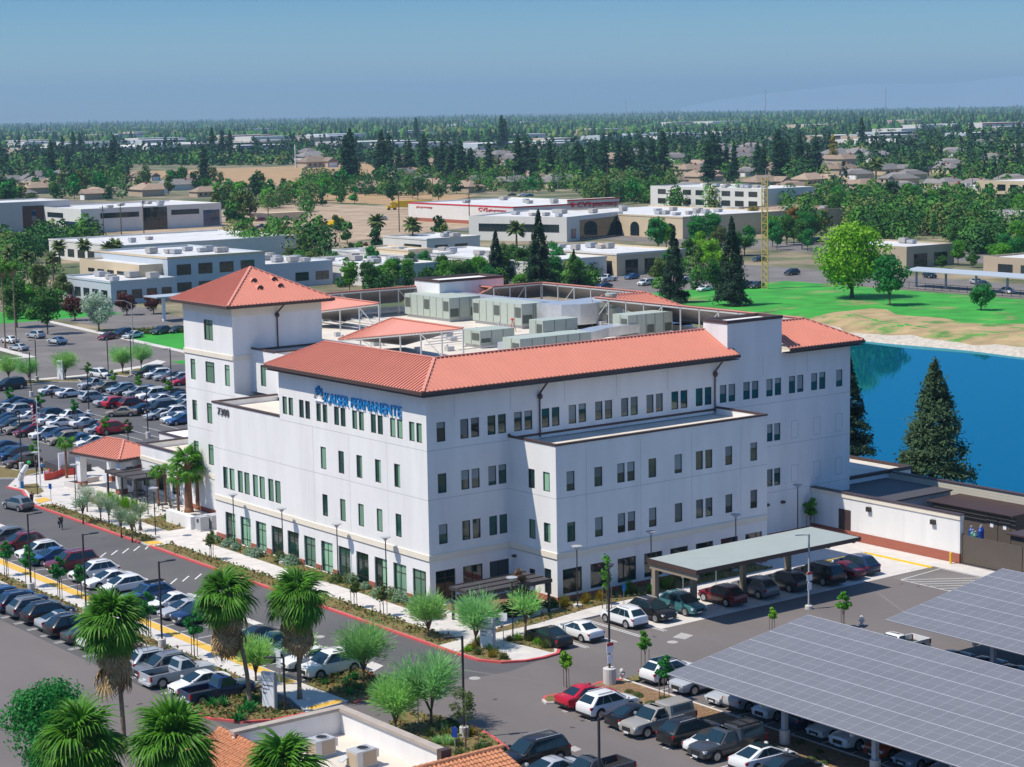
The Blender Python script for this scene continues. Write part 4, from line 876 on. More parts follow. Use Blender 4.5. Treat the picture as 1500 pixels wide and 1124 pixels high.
def make_car(kind, extra=None, name='parked_car'):
    s = SPEC[kind]; t = thing(name, 'prototype', 'car', (0, 0, 0), 0, 'parked cars')
    b = MB(); loft(b, s['st'], s['W']); cabin(b, s['xb'], s['xt'], s['wb'], s['wt'], s['zb'], s['zt'])
    if 'bed' in s:
        x0, x1 = s['bed']; w = s['W']
        b.box(x0, x1 + .05, -w, -w + .09, .42, 1.10); b.box(x0, x1 + .05, w - .09, w, .42, 1.10); b.box(x0, x0 + .08, -w + .09, w - .09, .42, 1.10); b.box(x0 + .081, x1 + .05, -w + .091, w - .091, .38, .62)
    body = b.build('body', 'paint', t, smooth=False, local=True)
    me = body.data; me.polygons.foreach_set('use_smooth', [True] * len(me.polygons))
    try: me.set_sharp_from_angle(angle=R(32))
    except Exception: pass
    xb, xt, wb, wt, zb, zt = (s[k] for k in ('xb', 'xt', 'wb', 'wt', 'zb', 'zt')); z0, z1 = zb - .04, zt - .07; c = .16
    g = MB(); pane([(xb[1], -wb + c, z0), (xb[1], wb - c, z0), (xt[1], wt - c, z1), (xt[1], -wt + c, z1)], -.06, 1.06, .12, .97, .02, g); g.build('windshield', 'car_glass', t, local=True)
    g = MB(); pane([(xb[0], wb - c, z0), (xb[0], -wb + c, z0), (xt[0], -wt + c, z1), (xt[0], wt - c, z1)], .0, 1.0, .25, .95, .02, g); g.build('rear_window', 'car_glass', t, local=True)
    for sg in (1, -1):
        g = MB()
        for u0, u1 in s['panes']:
            q = [(xb[0] + c, -sg * wb, z0), (xb[1] - c, -sg * wb, z0), (xt[1] - c, -sg * wt, z1), (xt[0] + c, -sg * wt, z1)]
            if sg < 0: q = [q[1], q[0], q[3], q[2]]; u0, u1 = 1 - u1, 1 - u0
            pane(q, u0, u1, .08, .95, .012, g)
        g.build('side_window', 'car_glass', t, local=True)
    W = s['W']
    for wx in s['wx']:
        for sg in (1, -1):
            k = MB(); y = sg * (W - .10); r = s['wr']
            k.tube((wx, y - .11, r), (wx, y + .11, r), r, n=18); wh = k.build('wheel', 'tyre', t, smooth=False, local=True)
            k = MB(); yo = y + sg * .112; k.tube((wx, yo - sg * .02, r), (wx, yo + sg * .012, r), r * .66, n=14)
            for i in range(5):
                a = 2 * math.pi * i / 5; k.bar((wx, yo + sg * .014, r), (wx + r * .62 * math.cos(a), yo + sg * .014, r + r * .62 * math.sin(a)), .07, .03, 0, up=(0, 1, 0))
            k.build('rim', 'rim', wh, local=True)
            a = MB(); n = 12; ro = r + .075; ri = r * .75    # wheel arch lip
            for i in range(n):
                a0, a1 = math.pi * (i / n * 1.16 - .08), math.pi * ((i + 1) / n * 1.16 - .08); yy = sg * (W + .004)
                p = [(wx + ri * math.cos(a0), yy, r + ri * math.sin(a0)), (wx + ro * math.cos(a0), yy, r + ro * math.sin(a0)), (wx + ro * math.cos(a1), yy, r + ro * math.sin(a1)), (wx + ri * math.cos(a1), yy, r + ri * math.sin(a1))]
                a.add(p, [(0, 1, 2, 3), (3, 2, 1, 0)])
            a.build('wheel_arch', 'black_plastic', t, local=True)
    xf, zf, wf = s['st'][-2][0], s['st'][-2][2], W * s['st'][-2][3]; L2 = s['st'][-1][0]
    xr = s['bed'][0] if 'bed' in s else s['st'][1][0]; wr_ = W if 'bed' in s else W * s['st'][1][3]; zr = 1.0 if 'bed' in s else s['st'][1][2]
    for sg in (1, -1):
        h = MB(); h.box(xf - .22, xf + .045, sg * wf * .98 - .17, sg * wf * .98 + .05 if sg > 0 else sg * wf * .98 + .17, zf - .20, zf - .04) if sg > 0 else h.box(xf - .22, xf + .045, sg * wf * .98 - .05, sg * wf * .98 + .17, zf - .20, zf - .04)
        h.build('headlight', 'head', t, local=True)
        h = MB(); y = sg * wr_ * .93; h.box(xr - .035, xr + .20, min(y - sg * .20, y + sg * .075), max(y - sg * .20, y + sg * .075), zr - .26, zr - .10) if 'bed' not in s else h.box(xr - .03, xr + .12, min(y - sg * .08, y + sg * .085), max(y - sg * .08, y + sg * .085), zr - .32, zr + .04)
        h.build('taillight', 'tail', t, local=True)
        h = MB(); xm = xb[1] - .42; h.box(xm, xm + .14, min(sg * wb, sg * (wb + .24)), max(sg * wb, sg * (wb + .24)), zb + .03, zb + .19); h.build('mirror', 'paint', t, local=True)
    h = MB(); h.box(L2 - .10, L2 + .02, -.42, .42, s['st'][-1][1] + .06, s['st'][-1][2] + .02); h.build('grille', 'black_plastic', t, local=True)
    h = MB(); h.box(L2 - .04, L2 + .03, -.24, .24, .36, .47); h.box(xr - .05, xr + .02, -.24, .24, zr - .38 if 'bed' not in s else .58, zr - .26 if 'bed' not in s else .70); h.build('licence_plate', 'plate', t, local=True)
    h = MB(); h.box(xr - .10, xr + .1, -wr_ * .9, wr_ * .9, .30, .48); h.box(s['st'][3][0], s['st'][-4][0], -W - .006, -W + .05, .22, .34); h.box(s['st'][3][0], s['st'][-4][0], W - .05, W + .006, .22, .34); h.build('bumper', 'black_plastic' if kind != 'pickup' else 'steel', t, local=True)
    if kind in ('suv', 'large suv'):
        for sg in (1, -1):
            h = MB(); h.bar((xt[0] + .25, sg * (wt - .12), zt + .05), (xt[1] - .35, sg * (wt - .12), zt + .05), .05, .05); h.build('roof_rail', 'steel', t, local=True)
    if kind == 'pickup':
        h = MB(); h.box(s['bed'][0] + .082, s['bed'][1] + .04, -W + .092, W - .092, .62, .66); h.build('bed_liner', 'black_plastic', t, local=True)
    if extra: extra(t, s)
    return t
def shell(t, s):
    h = MB(); cabin(h, (-2.8, -.3), (-2.72, -.34), .95, .78, 1.12, 1.84); h.build('camper_shell', 'paint', t, local=True)
    h = MB()
    for sg in (1, -1):
        q = [(-2.64, -sg * .95, 1.08), (-.46, -sg * .95, 1.08), (-.5, -sg * .78, 1.77), (-2.56, -sg * .78, 1.77)]
        if sg < 0: q = [q[1], q[0], q[3], q[2]]
        pane(q, .12, .88, .3, .85, .012, h)
    pane([(-2.8, .8, 1.08), (-2.8, -.8, 1.08), (-2.72, -.62, 1.77), (-2.72, .62, 1.77)], .05, .95, .25, .9, .02, h)
    h.build('shell_window', 'car_glass', t, local=True)
def rack(t, s):
    h = MB()
    for x in (-1.2, -.5, .2): h.box(x, x + .06, -.62, .62, s['zt'] + .06, s['zt'] + .12)
    for y in (-.3, .05, .35): h.bar((-1.5, y, s['zt'] + .16), (.4, y, s['zt'] + .16), .08, .08)
    h.build('roof_rack', 'black_plastic', t, local=True)
def soft_top(t, s):
    h = MB(); cabin(h, (-1.8, 1.0), (-.95, .2), .81, .64, .95, 1.475); h.build('soft_top', 'cloth_black', t, local=True)
def dark_roof(t, s):
    h = MB(); h.box(s['xt'][0] + .12, s['xt'][1] - .1, -s['wt'] + .1, s['wt'] - .1, s['zt'] - .02, s['zt'] + .03); h.build('glass_roof', 'car_glass', t, local=True)
PROTO = {k: make_car(k) for k in SPEC}
PROTO['covered pickup'] = make_car('pickup', shell); PROTO['suv with roof rack'] = make_car('suv', rack)
PROTO['convertible'] = make_car('sedan', soft_top); PROTO['fastback with glass roof'] = make_car('fastback', dark_roof); PROTO['suv with glass roof'] = make_car('suv', dark_roof)
def shell_rack(t, s):
    shell(t, s); h = MB()
    for x in (-2.3, -1.5, -.7): h.box(x, x + .06, -.7, .7, 1.92, 1.98)
    for y in (-.6, .6): h.bar((-2.6, y, 1.90), (-.4, y, 1.90), .06, .06)
    h.build('roof_rack', 'black_plastic', t, local=True)
PROTO['pickup with rack'] = make_car('pickup', shell_rack)
note_kids()
PAINT = {'white': (.80, .80, .80), 'silver': (.42, .44, .47), 'grey': (.16, .17, .19), 'black': (.012, .012, .014), 'navy': (.012, .03, .09), 'dark blue': (.01, .045, .12), 'blue': (.03, .10, .26), 'red': (.50, .008, .03), 'maroon': (.16, .008, .018),
         'teal': (.05, .17, .19), 'tan': (.34, .28, .20), 'champagne': (.33, .31, .28), 'brown': (.11, .065, .05), 'orange': (.42, .06, .015), 'pale blue': (.30, .40, .50), 'dark grey': (.05, .055, .065), 'light grey': (.55, .57, .60), 'dark green': (.02, .06, .04), 'yellow': (.75, .5, .0)}
ORD = ['first', 'second', 'third', 'fourth', 'fifth', 'sixth', 'seventh', 'eighth', 'ninth', 'tenth', 'eleventh', 'twelfth', 'thirteenth', 'fourteenth', 'fifteenth', 'sixteenth']
CATS = {'sedan': 'sedan', 'suv': 'suv', 'large suv': 'suv', 'hatchback': 'hatchback', 'fastback': 'sedan', 'pickup': 'pickup', 'covered pickup': 'pickup', 'convertible': 'convertible', 'suv with roof rack': 'suv', 'suv with glass roof': 'suv', 'fastback with glass roof': 'sedan', 'pickup with rack': 'pickup'}
WORD = {'large suv': 'big suv', 'fastback': 'sloping back sedan', 'covered pickup': 'pickup with camper shell', 'pickup with rack': 'pickup with covered bed', 'fastback with glass roof': 'sedan with black glass roof', 'suv with roof rack': 'suv with loaded roof rack', 'convertible': 'convertible with black soft top', 'suv with glass roof': 'suv with black glass roof'}
used = set()
def car(x, y, rz, color, kind, label, group):
    src = PROTO[kind]
    o = dup(src, (x, y, 0.012), rz, label, group, PAINT[color]); o['category'] = CATS[kind]; o.name = {'pickup': 'pickup_truck', 'suv': 'parked_suv'}.get(CATS[kind], 'parked_car')
    s = random.uniform(.975, 1.02); o.scale = (s * random.uniform(.985, 1.02), s, s * random.uniform(.98, 1.02))
    return o
def row(where, group, cars, u=None, v=None, heading=0.0, z=0.75, ordinal=True):
    """cars: (px, py, colour, kind[, heading]); px, py = where the car's middle shows in the photograph; a row shares X (u) or Y (v)"""
    n = len(cars)
    for i, c in enumerate(cars):
        p = at(c[0], c[1], z); x = u if u is not None else p.x; y = v if v is not None else p.y
        h = c[4] if len(c) > 4 else heading
        x += random.uniform(-.15, .15); y += random.uniform(-.12, .12)
        lab = f"{c[2]} {WORD.get(c[3], c[3])}, {ORD[i]} from the {where}" if ordinal else f"{c[2]} {WORD.get(c[3], c[3])} {where}"
        car(x, y, R(h + random.uniform(-1.2, 1.2)), c[2], c[3], lab, group)
k2 = lambda x, y: (x / 5.357, 720 + y / 5.357)
k3 = lambda x, y: (150 + x / 5.357, 820 + y / 5.357)
k1 = lambda x, y: (x / 5.357, 520 + y / 5.357)
k6 = lambda x, y: (800 + x / 5.357, 930 + y / 5.357)
def slots(first_v, n, names, u, heading, where, group):
    """cars side by side along Y, one stall (2.73 m) each; None leaves the stall empty"""
    i = 0
    for j, c in enumerate(names):
        if c is None: continue
        x = u + random.uniform(-.2, .2); y = first_v - 2.73 * j + random.uniform(-.12, .12)
        lab = f"{c[0]} {WORD.get(c[1], c[1])}, {ORD[i]} from the {where}"; i += 1
        car(x, y, R((c[2] if len(c) > 2 else heading) + random.uniform(-1.2, 1.2)), c[0], c[1], lab, group)
# row A: noses towards the yellow strip, from the far end to the near end
row('far end above the yellow path', 'cars nosed up to the yellow path', [(*k2(95, 350), 'grey', 'suv'), (*k2(185, 400), 'maroon', 'suv'), (*k2(290, 465), 'white', 'suv'), (*k2(420, 500), 'blue', 'sedan'), (*k2(520, 560), 'maroon', 'large suv'),
     (*k2(725, 630), 'white', 'suv'), (*k2(860, 680), 'white', 'sedan'), (*k2(985, 725), 'white', 'hatchback'), (*k2(1175, 800), 'blue', 'suv with roof rack'), (*k2(1220, 885), 'white', 'sedan'), (*k2(1340, 930), 'silver', 'sedan'), (*k2(1370, 990), 'navy', 'suv')], u=-17.9, heading=180)
row('row end beside the round island with the bushy tree', 'cars at the near end of the yellow path', [(*(640 / 5.357 + 360, 900 + 400 / 5.357), 'white', 'large suv'), (*k3(1430, 800), 'white', 'sedan'), (*k3(1330, 720), 'silver', 'sedan'), (*k3(1250, 655), 'dark green', 'sedan'), (*k3(1240, 585), 'black', 'sedan')], u=-17.9, heading=180)
# row B: tails towards the big lot, from the far end
slots(26.0, 0, [('blue', 'suv'), ('navy', 'suv'), ('grey', 'suv'), ('black', 'suv'), ('silver', 'fastback with glass roof'), ('black', 'suv'), ('dark grey', 'sedan'), ('white', 'hatchback')], -27.9, 0, 'far end below the yellow path', 'cars tail out below the yellow path')
row('row end beside the island with the leaning palm', 'cars below the path by the palm island', [(*k3(870, 1020), 'navy', 'pickup'), (*k3(850, 930), 'white', 'sedan', 180), (*k3(660, 870), 'silver', 'pickup'), (*k3(560, 815), 'grey', 'suv', 180), (*k3(400, 790), 'silver', 'suv'), (*k3(440, 695), 'maroon', 'sedan')], u=-27.9, heading=0)
# by the shaded facade, noses in
row('front of the shaded facade, by the corner kerb', 'cars between the corner and the carport', [(808, 932, 'black', 'sedan'), (852, 922, 'white', 'sedan')], v=-16.4, heading=90)
row('white lines left of the carport', 'cars between the corner and the carport', [(921, 904, 'white', 'suv'), (957, 893, 'black', 'suv', -90), (1008, 886, 'teal', 'suv', -90)], v=-15.6, heading=90)
row('carport end nearest the corner', 'cars under the carport', [(1068, 873, 'maroon', 'suv'), (1117, 863, 'grey', 'suv'), (1158, 852, 'dark grey', 'suv'), (1208, 842, 'black', 'large suv'), (1250, 836, 'maroon', 'sedan')], v=-15.7, heading=90)
row('parked in the open beyond the carport end', 'cars under the carport', [(1272, 830, 'navy', 'suv')], v=-15.3, heading=90, ordinal=False)
# front right lot
row('round kerb end facing the bark bed', 'cars facing the bark bed', [(845, 1020, 'red', 'sedan'), (888, 1030, 'white', 'suv'), (910, 1050, 'black', 'fastback'), (966, 1053, 'champagne', 'covered pickup', 180), (1004, 1072, 'black', 'suv'), (1035, 1088, 'white', 'convertible'), (1080, 1085, 'dark grey', 'pickup with rack', 180), (1120, 1107, 'white', 'fastback with glass roof'), (1168, 1118, 'black', 'fastback')], u=-8.0, heading=0)
row('hydrant end behind the bark bed', 'cars behind the bark bed', [(965, 985, 'white', 'suv with glass roof'), (1010, 1000, 'silver', 'large suv', 180), (1042, 1020, 'silver', 'sedan', 180), (1068, 1030, 'silver', 'suv'), (1112, 1042, 'white', 'suv', 180)], u=0.9, heading=0)
row('first post under the front solar canopy', 'cars shaded by the front solar canopy', [(1160, 1055, 'navy', 'suv'), (1195, 1068, 'white', 'sedan', 180), (1240, 1080, 'white', 'pickup', 180), (1290, 1094, 'orange', 'suv', 180), (1335, 1108, 'pale blue', 'sedan', 180), (1385, 1122, 'silver', 'sedan', 180), (1432, 1135, 'white', 'suv', 180)], u=0.9, heading=0)
slots(-37.0, 0, [('white', 'pickup'), None, ('black', 'sedan'), ('navy', 'sedan'), ('dark grey', 'fastback'), ('navy', 'suv'), ('blue', 'sedan'), ('black', 'suv')], 19.0, 180, 'gap end between the two solar canopies', 'cars between the solar canopies')
row('at the bottom edge, nosed toward the tile roof', 'cars along the bottom edge', [(780, 1104, 'black', 'large suv', 180)], heading=180, ordinal=False)
row('at the bottom edge beside the black suv', 'cars along the bottom edge', [(803, 1127, 'silver', 'sedan', 180)], heading=180, ordinal=False)
row('at the bottom edge with an open dark bed', 'cars along the bottom edge', [(868, 1130, 'dark grey', 'pickup', 180)], heading=180, ordinal=False)
# drive and left edge
row('dropping off by the corner of the red kerb', 'cars on the drives', [(28, 737, 'grey', 'hatchback', 100)], ordinal=False)
row('entering the far lot from the street', 'cars on the drives', [(*k1(790, 145), 'white', 'suv', -80)], ordinal=False)
row('waiting at the far left edge of the lot', 'cars on the drives', [(*k1(80, 235), 'black', 'large suv', 185)], ordinal=False)
row('turning between two rows of the far lot', 'cars on the drives', [(*k1(955, 442), 'tan', 'sedan', 150)], ordinal=False)
# far lot
G = 'cars in the far lot'
row('street end of the row under the row of poles', G, [(*k1(1165, 135), 'black', 'large suv'), (*k1(1245, 148), 'white', 'suv'), (*k1(1310, 162), 'silver', 'sedan'), (*k1(1365, 172), 'brown', 'suv'), (*k1(1412, 180), 'silver', 'suv'), (*k1(1452, 200), 'red', 'sedan')], heading=170)
row('open end of the row facing the young trees', G, [(*k1(430, 272), 'white', 'sedan'), (*k1(560, 292), 'white', 'sedan'), (*k1(735, 325), 'silver', 'suv'), (*k1(860, 362), 'silver', 'sedan'), (*k1(925, 372), 'red', 'suv'), (*k1(1045, 380), 'maroon', 'suv')], heading=0)
row('tan car in the row beside the clinic wing', G, [(*k1(1110, 418), 'dark blue', 'sedan'), (*k1(1260, 418), 'black', 'large suv'), (*k1(1250, 462), 'silver', 'sedan'), (*k1(1355, 452), 'white', 'suv'), (*k1(1395, 485), 'white', 'sedan'), (*k1(1435, 500), 'blue', 'sedan')], heading=180)
row('open end of the row behind the young trees', G, [(*k1(750, 228), 'silver', 'pickup'), (*k1(830, 250), 'tan', 'suv'), (*k1(955, 262), 'pale blue', 'suv'), (*k1(1010, 275), 'dark grey', 'sedan'), (*k1(1090, 290), 'silver', 'suv'), (*k1(1150, 268), 'blue', 'sedan'), (*k1(1190, 315), 'white', 'large suv'), (*k1(1250, 345), 'white', 'sedan'), (*k1(1305, 295), 'dark grey', 'pickup'), (*k1(1400, 325), 'dark blue', 'sedan'), (*k1(1430, 345), 'silver', 'sedan'), (*k1(1445, 385), 'silver', 'sedan')], heading=180)
row('left edge of the row above the flagpole', G, [(*k1(60, 412), 'silver', 'sedan'), (*k1(150, 362), 'dark blue', 'sedan'), (*k1(195, 385), 'navy', 'sedan'), (*k1(190, 430), 'silver', 'suv'), (*k1(250, 475), 'white', 'sedan'), (*k1(425, 462), 'navy', 'suv'), (*k1(415, 505), 'white', 'sedan'), (*k1(590, 475), 'white', 'suv'), (*k1(490, 525), 'white', 'sedan'), (*k1(670, 525), 'white', 'sedan'), (*k1(755, 545), 'dark grey', 'sedan'), (*k1(890, 575), 'red', 'large suv'), (*k1(790, 580), 'silver', 'sedan')], heading=0)
row('left edge of the row behind the flagpole', G, [(*k1(50, 490), 'navy', 'sedan'), (*k1(70, 515), 'dark blue', 'sedan'), (*k1(95, 555), 'dark grey', 'suv'), (*k1(165, 572), 'tan', 'suv'), (*k1(235, 592), 'maroon', 'sedan'), (*k1(365, 615), 'white', 'suv'), (*k1(470, 632), 'navy', 'suv'), (*k1(515, 655), 'tan', 'suv'), (*k1(615, 660), 'blue', 'sedan'), (*k1(715, 675), 'white', 'sedan'), (*k1(790, 692), 'dark grey', 'sedan')], heading=180)
row('left edge of the row nearest the entrance porch', G, [(*k1(20, 715), 'navy', 'sedan'), (*k1(60, 760), 'dark blue', 'sedan'), (*k1(120, 775), 'dark blue', 'suv'), (*k1(175, 835), 'brown', 'suv')], heading=180)
# beyond: lots and streets in the background
row('left end of the lane under the far blue building', 'cars near the blue offices', [(14, 497, 'white', 'sedan'), (27, 508, 'silver', 'sedan'), (53, 490, 'silver', 'suv'), (83, 498, 'light grey', 'sedan')], heading=100)
row('left end of the bays under the tall glass carport', 'cars near the blue offices', [(158, 492, 'maroon', 'sedan'), (180, 488, 'navy', 'suv'), (194, 490, 'light grey', 'sedan'), (235, 484, 'dark grey', 'suv'), (260, 482, 'dark grey', 'sedan')], heading=200)
row('left end of the lot before the colonnade', 'cars before the colonnade', [(890, 408, 'white', 'pickup'), (886, 418, 'navy', 'sedan'), (925, 405, 'blue', 'sedan'), (945, 414, 'white', 'suv'), (958, 412, 'navy', 'sedan'), (1000, 410, 'silver', 'sedan'), (1032, 422, 'white', 'sedan'), (1045, 409, 'dark grey', 'suv'), (1095, 418, 'black', 'suv'), (1108, 418, 'dark grey', 'suv')], heading=190)
row('lane end left of the big bright tree', 'cars beyond the park', [(1160, 399, 'black', 'suv'), (1112, 379, 'navy', 'sedan'), (1180, 350, 'white', 'sedan'), (1184, 356, 'navy', 'suv'), (1195, 352, 'dark blue', 'suv')], heading=185)
row('left end of the lane under the far solar carport', 'cars beyond the park', [(1362, 403, 'black', 'suv'), (1432, 412, 'silver', 'sedan'), (1440, 415, 'dark grey', 'sedan'), (1475, 425, 'white', 'sedan'), (1460, 343, 'white', 'suv'), (1395, 326, 'white', 'sedan')], heading=250)
row('left end of the lane before the red lettered store', 'cars along the far street', [(470, 329, 'red', 'suv'), (381, 322, 'maroon', 'suv'), (385, 332, 'dark grey', 'pickup'), (560, 320, 'white', 'suv'), (750, 285, 'dark grey', 'sedan'), (765, 286, 'white', 'suv'), (775, 286, 'blue', 'sedan')], heading=160)
for k in PROTO.values():
    st = [k]
    while st:
        q = st.pop(); st.extend(KIDS.get(q.name, [])); bpy.data.objects.remove(q)
KIDS.clear()
# ------------------------------------------------------------------ trees and plants
def npmesh(name, V, F, mats, mi=None, smooth=False):
    me = bpy.data.meshes.new(name); V = np.asarray(V, dtype=np.float32); F = np.asarray(F, dtype=np.int32)
    k = F.shape[1]; me.vertices.add(len(V)); me.vertices.foreach_set('co', V.ravel())
    me.loops.add(F.size); me.loops.foreach_set('vertex_index', F.ravel()); me.polygons.add(len(F))
    me.polygons.foreach_set('loop_start', np.arange(0, F.size, k, dtype=np.int32)); me.polygons.foreach_set('loop_total', np.full(len(F), k, dtype=np.int32))
    for q in mats: me.materials.append(M[q])
    if mi is not None: me.polygons.foreach_set('material_index', np.asarray(mi, dtype=np.int32))
    me.update(calc_edges=True); me.validate()
    return me
def unit(n, rs):
    v = rs.normal(size=(n, 3)); return v / np.linalg.norm(v, axis=1, keepdims=True)
def leaf_quads(P, N, size, rs, aspect=0.62, droop=0.0):
    """one leaf-clump quad at each point, facing roughly along N"""
    n = len(P); N = N + 0.75 * unit(n, rs); N /= np.linalg.norm(N, axis=1, keepdims=True)
    A = np.cross(N, unit(n, rs)); A /= np.linalg.norm(A, axis=1, keepdims=True) + 1e-9; B = np.cross(N, A)
    if droop: A[:, 2] -= droop; A /= np.linalg.norm(A, axis=1, keepdims=True); B = np.cross(N, A); B /= np.linalg.norm(B, axis=1, keepdims=True) + 1e-9
    s = size * rs.uniform(0.6, 1.35, size=(n, 1)); a = A * s * 0.5; b = B * s * 0.5 * aspect
    V = np.stack([P - a, P + b * .9 - a * .1, P + a, P - b * .9 + a * .15], 1).reshape(-1, 3)
    return V, np.arange(4 * n).reshape(n, 4)
def blobs_crown(rs, H, base, rad, nb, nleaf, size, flat=1.0, shape='round'):
    cs, rr = [], []
    for i in range(nb):
        t = rs.uniform(0, 1); ang = rs.uniform(0, 6.283)
        if shape == 'round': h = base + (H - base) * (0.12 + 0.80 * t); R_ = rad * (0.72 * math.sin(math.pi * (0.15 + 0.75 * t)) ** 0.8) * rs.uniform(0.3, 1.0)
        elif shape == 'vase': h = base + (H - base) * (0.25 + 0.68 * t); R_ = rad * (0.25 + 0.6 * t) * rs.uniform(0.3, 1.0)
        elif shape == 'column': h = base + (H - base) * (0.06 + 0.86 * t); R_ = rad * 0.35 * rs.uniform(0, 1)
        cs.append((R_ * math.cos(ang), R_ * math.sin(ang), h)); rr.append(rad * rs.uniform(0.28, 0.46) * (1 if shape != 'column' else 1.1))
    cs = np.array(cs); rr = np.array(rr); k = rs.randint(0, nb, nleaf); d = unit(nleaf, rs); d[:, 2] = d[:, 2] * 0.9 + 0.12
    r = rr[k][:, None] * (rs.uniform(0.55, 1.08, size=(nleaf, 1))); P = cs[k] + d * r * np.array([1, 1, 0.8 * flat])
    ok = P[:, 2] > base * 0.75; P, d = P[ok], d[ok]
    return leaf_quads(P, d, size, rs) + (cs,)
def trunk_mb(H, r, limbs=(), lean=(0, 0), n=7):
    mb = MB(); pts = [(0, 0, -0.1), (lean[0] * .3, lean[1] * .3, H * .4), (lean[0], lean[1], H)]; mb.path(pts, [r * 1.25, r, r * .6], n)
    for q in limbs: mb.path([(lean[0] * .6, lean[1] * .6, H * .62), tuple(Vector((lean[0], lean[1], H)).lerp(Vector(q), .55)), tuple(q)], [r * .55, r * .36, r * .12], 5)
    return mb
TP = {}
def proto_tree(key, name, crown, trunk, trunk_mat='bark', leaf='leaf'):
    t = thing(name, 'prototype', 'tree'); me = npmesh('crown', crown[0], crown[1], [leaf]); c = bpy.data.objects.new('crown', me); COL.objects.link(c); c.parent = t
    if trunk is not None: trunk.build('trunk', trunk_mat, t, local=True, smooth=True)
    TP[key] = t
def mk_broad(key, H, base, rad, nb, nl, size, seed, shape='round', r=0.16, leaf='leaf', name='broadleaf_tree'):
    rs = np.random.RandomState(seed); V, F, cs = blobs_crown(rs, H, base, rad, nb, nl, size, shape=shape)
    limbs = [tuple(c * np.array([.9, .9, .97])) for c in cs[:6]]; proto_tree(key, name, (V, F), trunk_mb(base * 1.15, r, limbs), leaf=leaf)
mk_broad('broad_a', 9.0, 2.2, 4.0, 24, 3000, .62, 1); mk_broad('broad_b', 8.0, 1.8, 4.2, 20, 2600, .62, 2); mk_broad('broad_c', 10.5, 2.2, 3.8, 26, 3000, .62, 3)
mk_broad('round_low', 4.6, 0.9, 2.7, 14, 1500, .5, 4, r=.12); mk_broad('column', 8.5, 1.2, 1.7, 16, 1500, .5, 5, 'column')
mk_broad('big_bright', 15.5, 2.4, 8.8, 60, 9000, .72, 6, r=.42)
mk_broad('near_broad', 7.5, 1.6, 3.5, 44, 17000, .24, 7, r=.2)
mk_broad('magnolia', 7.5, 1.4, 3.6, 26, 3000, .5, 8)
for key, H, base, rad, nb, nl, sd in (('far_a', 10, 1.5, 4.8, 14, 420, 11), ('far_b', 12, 2, 5.0, 14, 460, 12), ('far_c', 9, 1.2, 5.4, 12, 420, 13), ('far_d', 14, 2, 5.6, 16, 520, 14)):
    mk_broad(key, H, base, rad, nb, nl, 1.5, sd, r=.2, leaf='leaf_far')
def conifer(key, H, rad, nl, size, seed, droop=.35, ragged=.35, base=.05, name='conifer_tree', leaf='leaf', pw=0.85, wide=.11):
    rs = np.random.RandomState(seed); nb = int(H * 7); P = []; N = []
    for i in range(nb):
        t = (i + rs.uniform()) / nb; z = H * (base + (1 - base) * t); L = rad * (1 - t) ** pw * rs.uniform(1 - ragged, 1.06) + .15; a = rs.uniform(0, 6.283); m = max(3, int(nl / nb * (1.7 * (1 - t) + .25)))
        s = rs.uniform(.12, 1, m) ** .7; w_ = rs.normal(0, wide * L + .08, m); hh = rs.normal(0, .10 + (wide - .11) * 1.3, m)
        P.append(np.stack([math.cos(a) * L * s - math.sin(a) * w_ * s, math.sin(a) * L * s + math.cos(a) * w_ * s, z - droop * L * s ** 1.6 + hh + .12 * L * s], 1)); N.append(np.tile([math.cos(a) * .6, math.sin(a) * .6, .75], (m, 1)))
    P = np.concatenate(P); N = np.concatenate(N); V, F = leaf_quads(P, N, size, rs, aspect=.5, droop=.3)
    mb = MB(); mb.path([(0, 0, -.1), (0, 0, H * .5), (0, 0, H * .97)], [H * .017, H * .011, .03], 7); proto_tree(key, name, (V, F), mb, leaf=leaf)
conifer('redwood', 13, 4.4, 20000, .46, 21, droop=.14, ragged=.22, base=.02, pw=.80, wide=.30); conifer('redwood_b', 13, 3.6, 13000, .46, 22, droop=.3, ragged=.3, wide=.22)
conifer('pine', 20, 4.6, 3400, 1.15, 23, droop=.2, ragged=.6, base=.10, leaf='leaf_far', pw=.42, wide=.22); conifer('pine_b', 23, 4.8, 3400, 1.2, 24, droop=.35, ragged=.65, base=.08, leaf='leaf_far', pw=.5, wide=.22); conifer('pine_c', 18, 4.2, 2800, 1.1, 26, droop=.3, ragged=.55, base=.06, leaf='leaf_far', pw=.48, wide=.22)
conifer('cypress', 12, 1.2, 900, .6, 25, droop=-.5, leaf='leaf_far', pw=.5, name='cypress_tree')
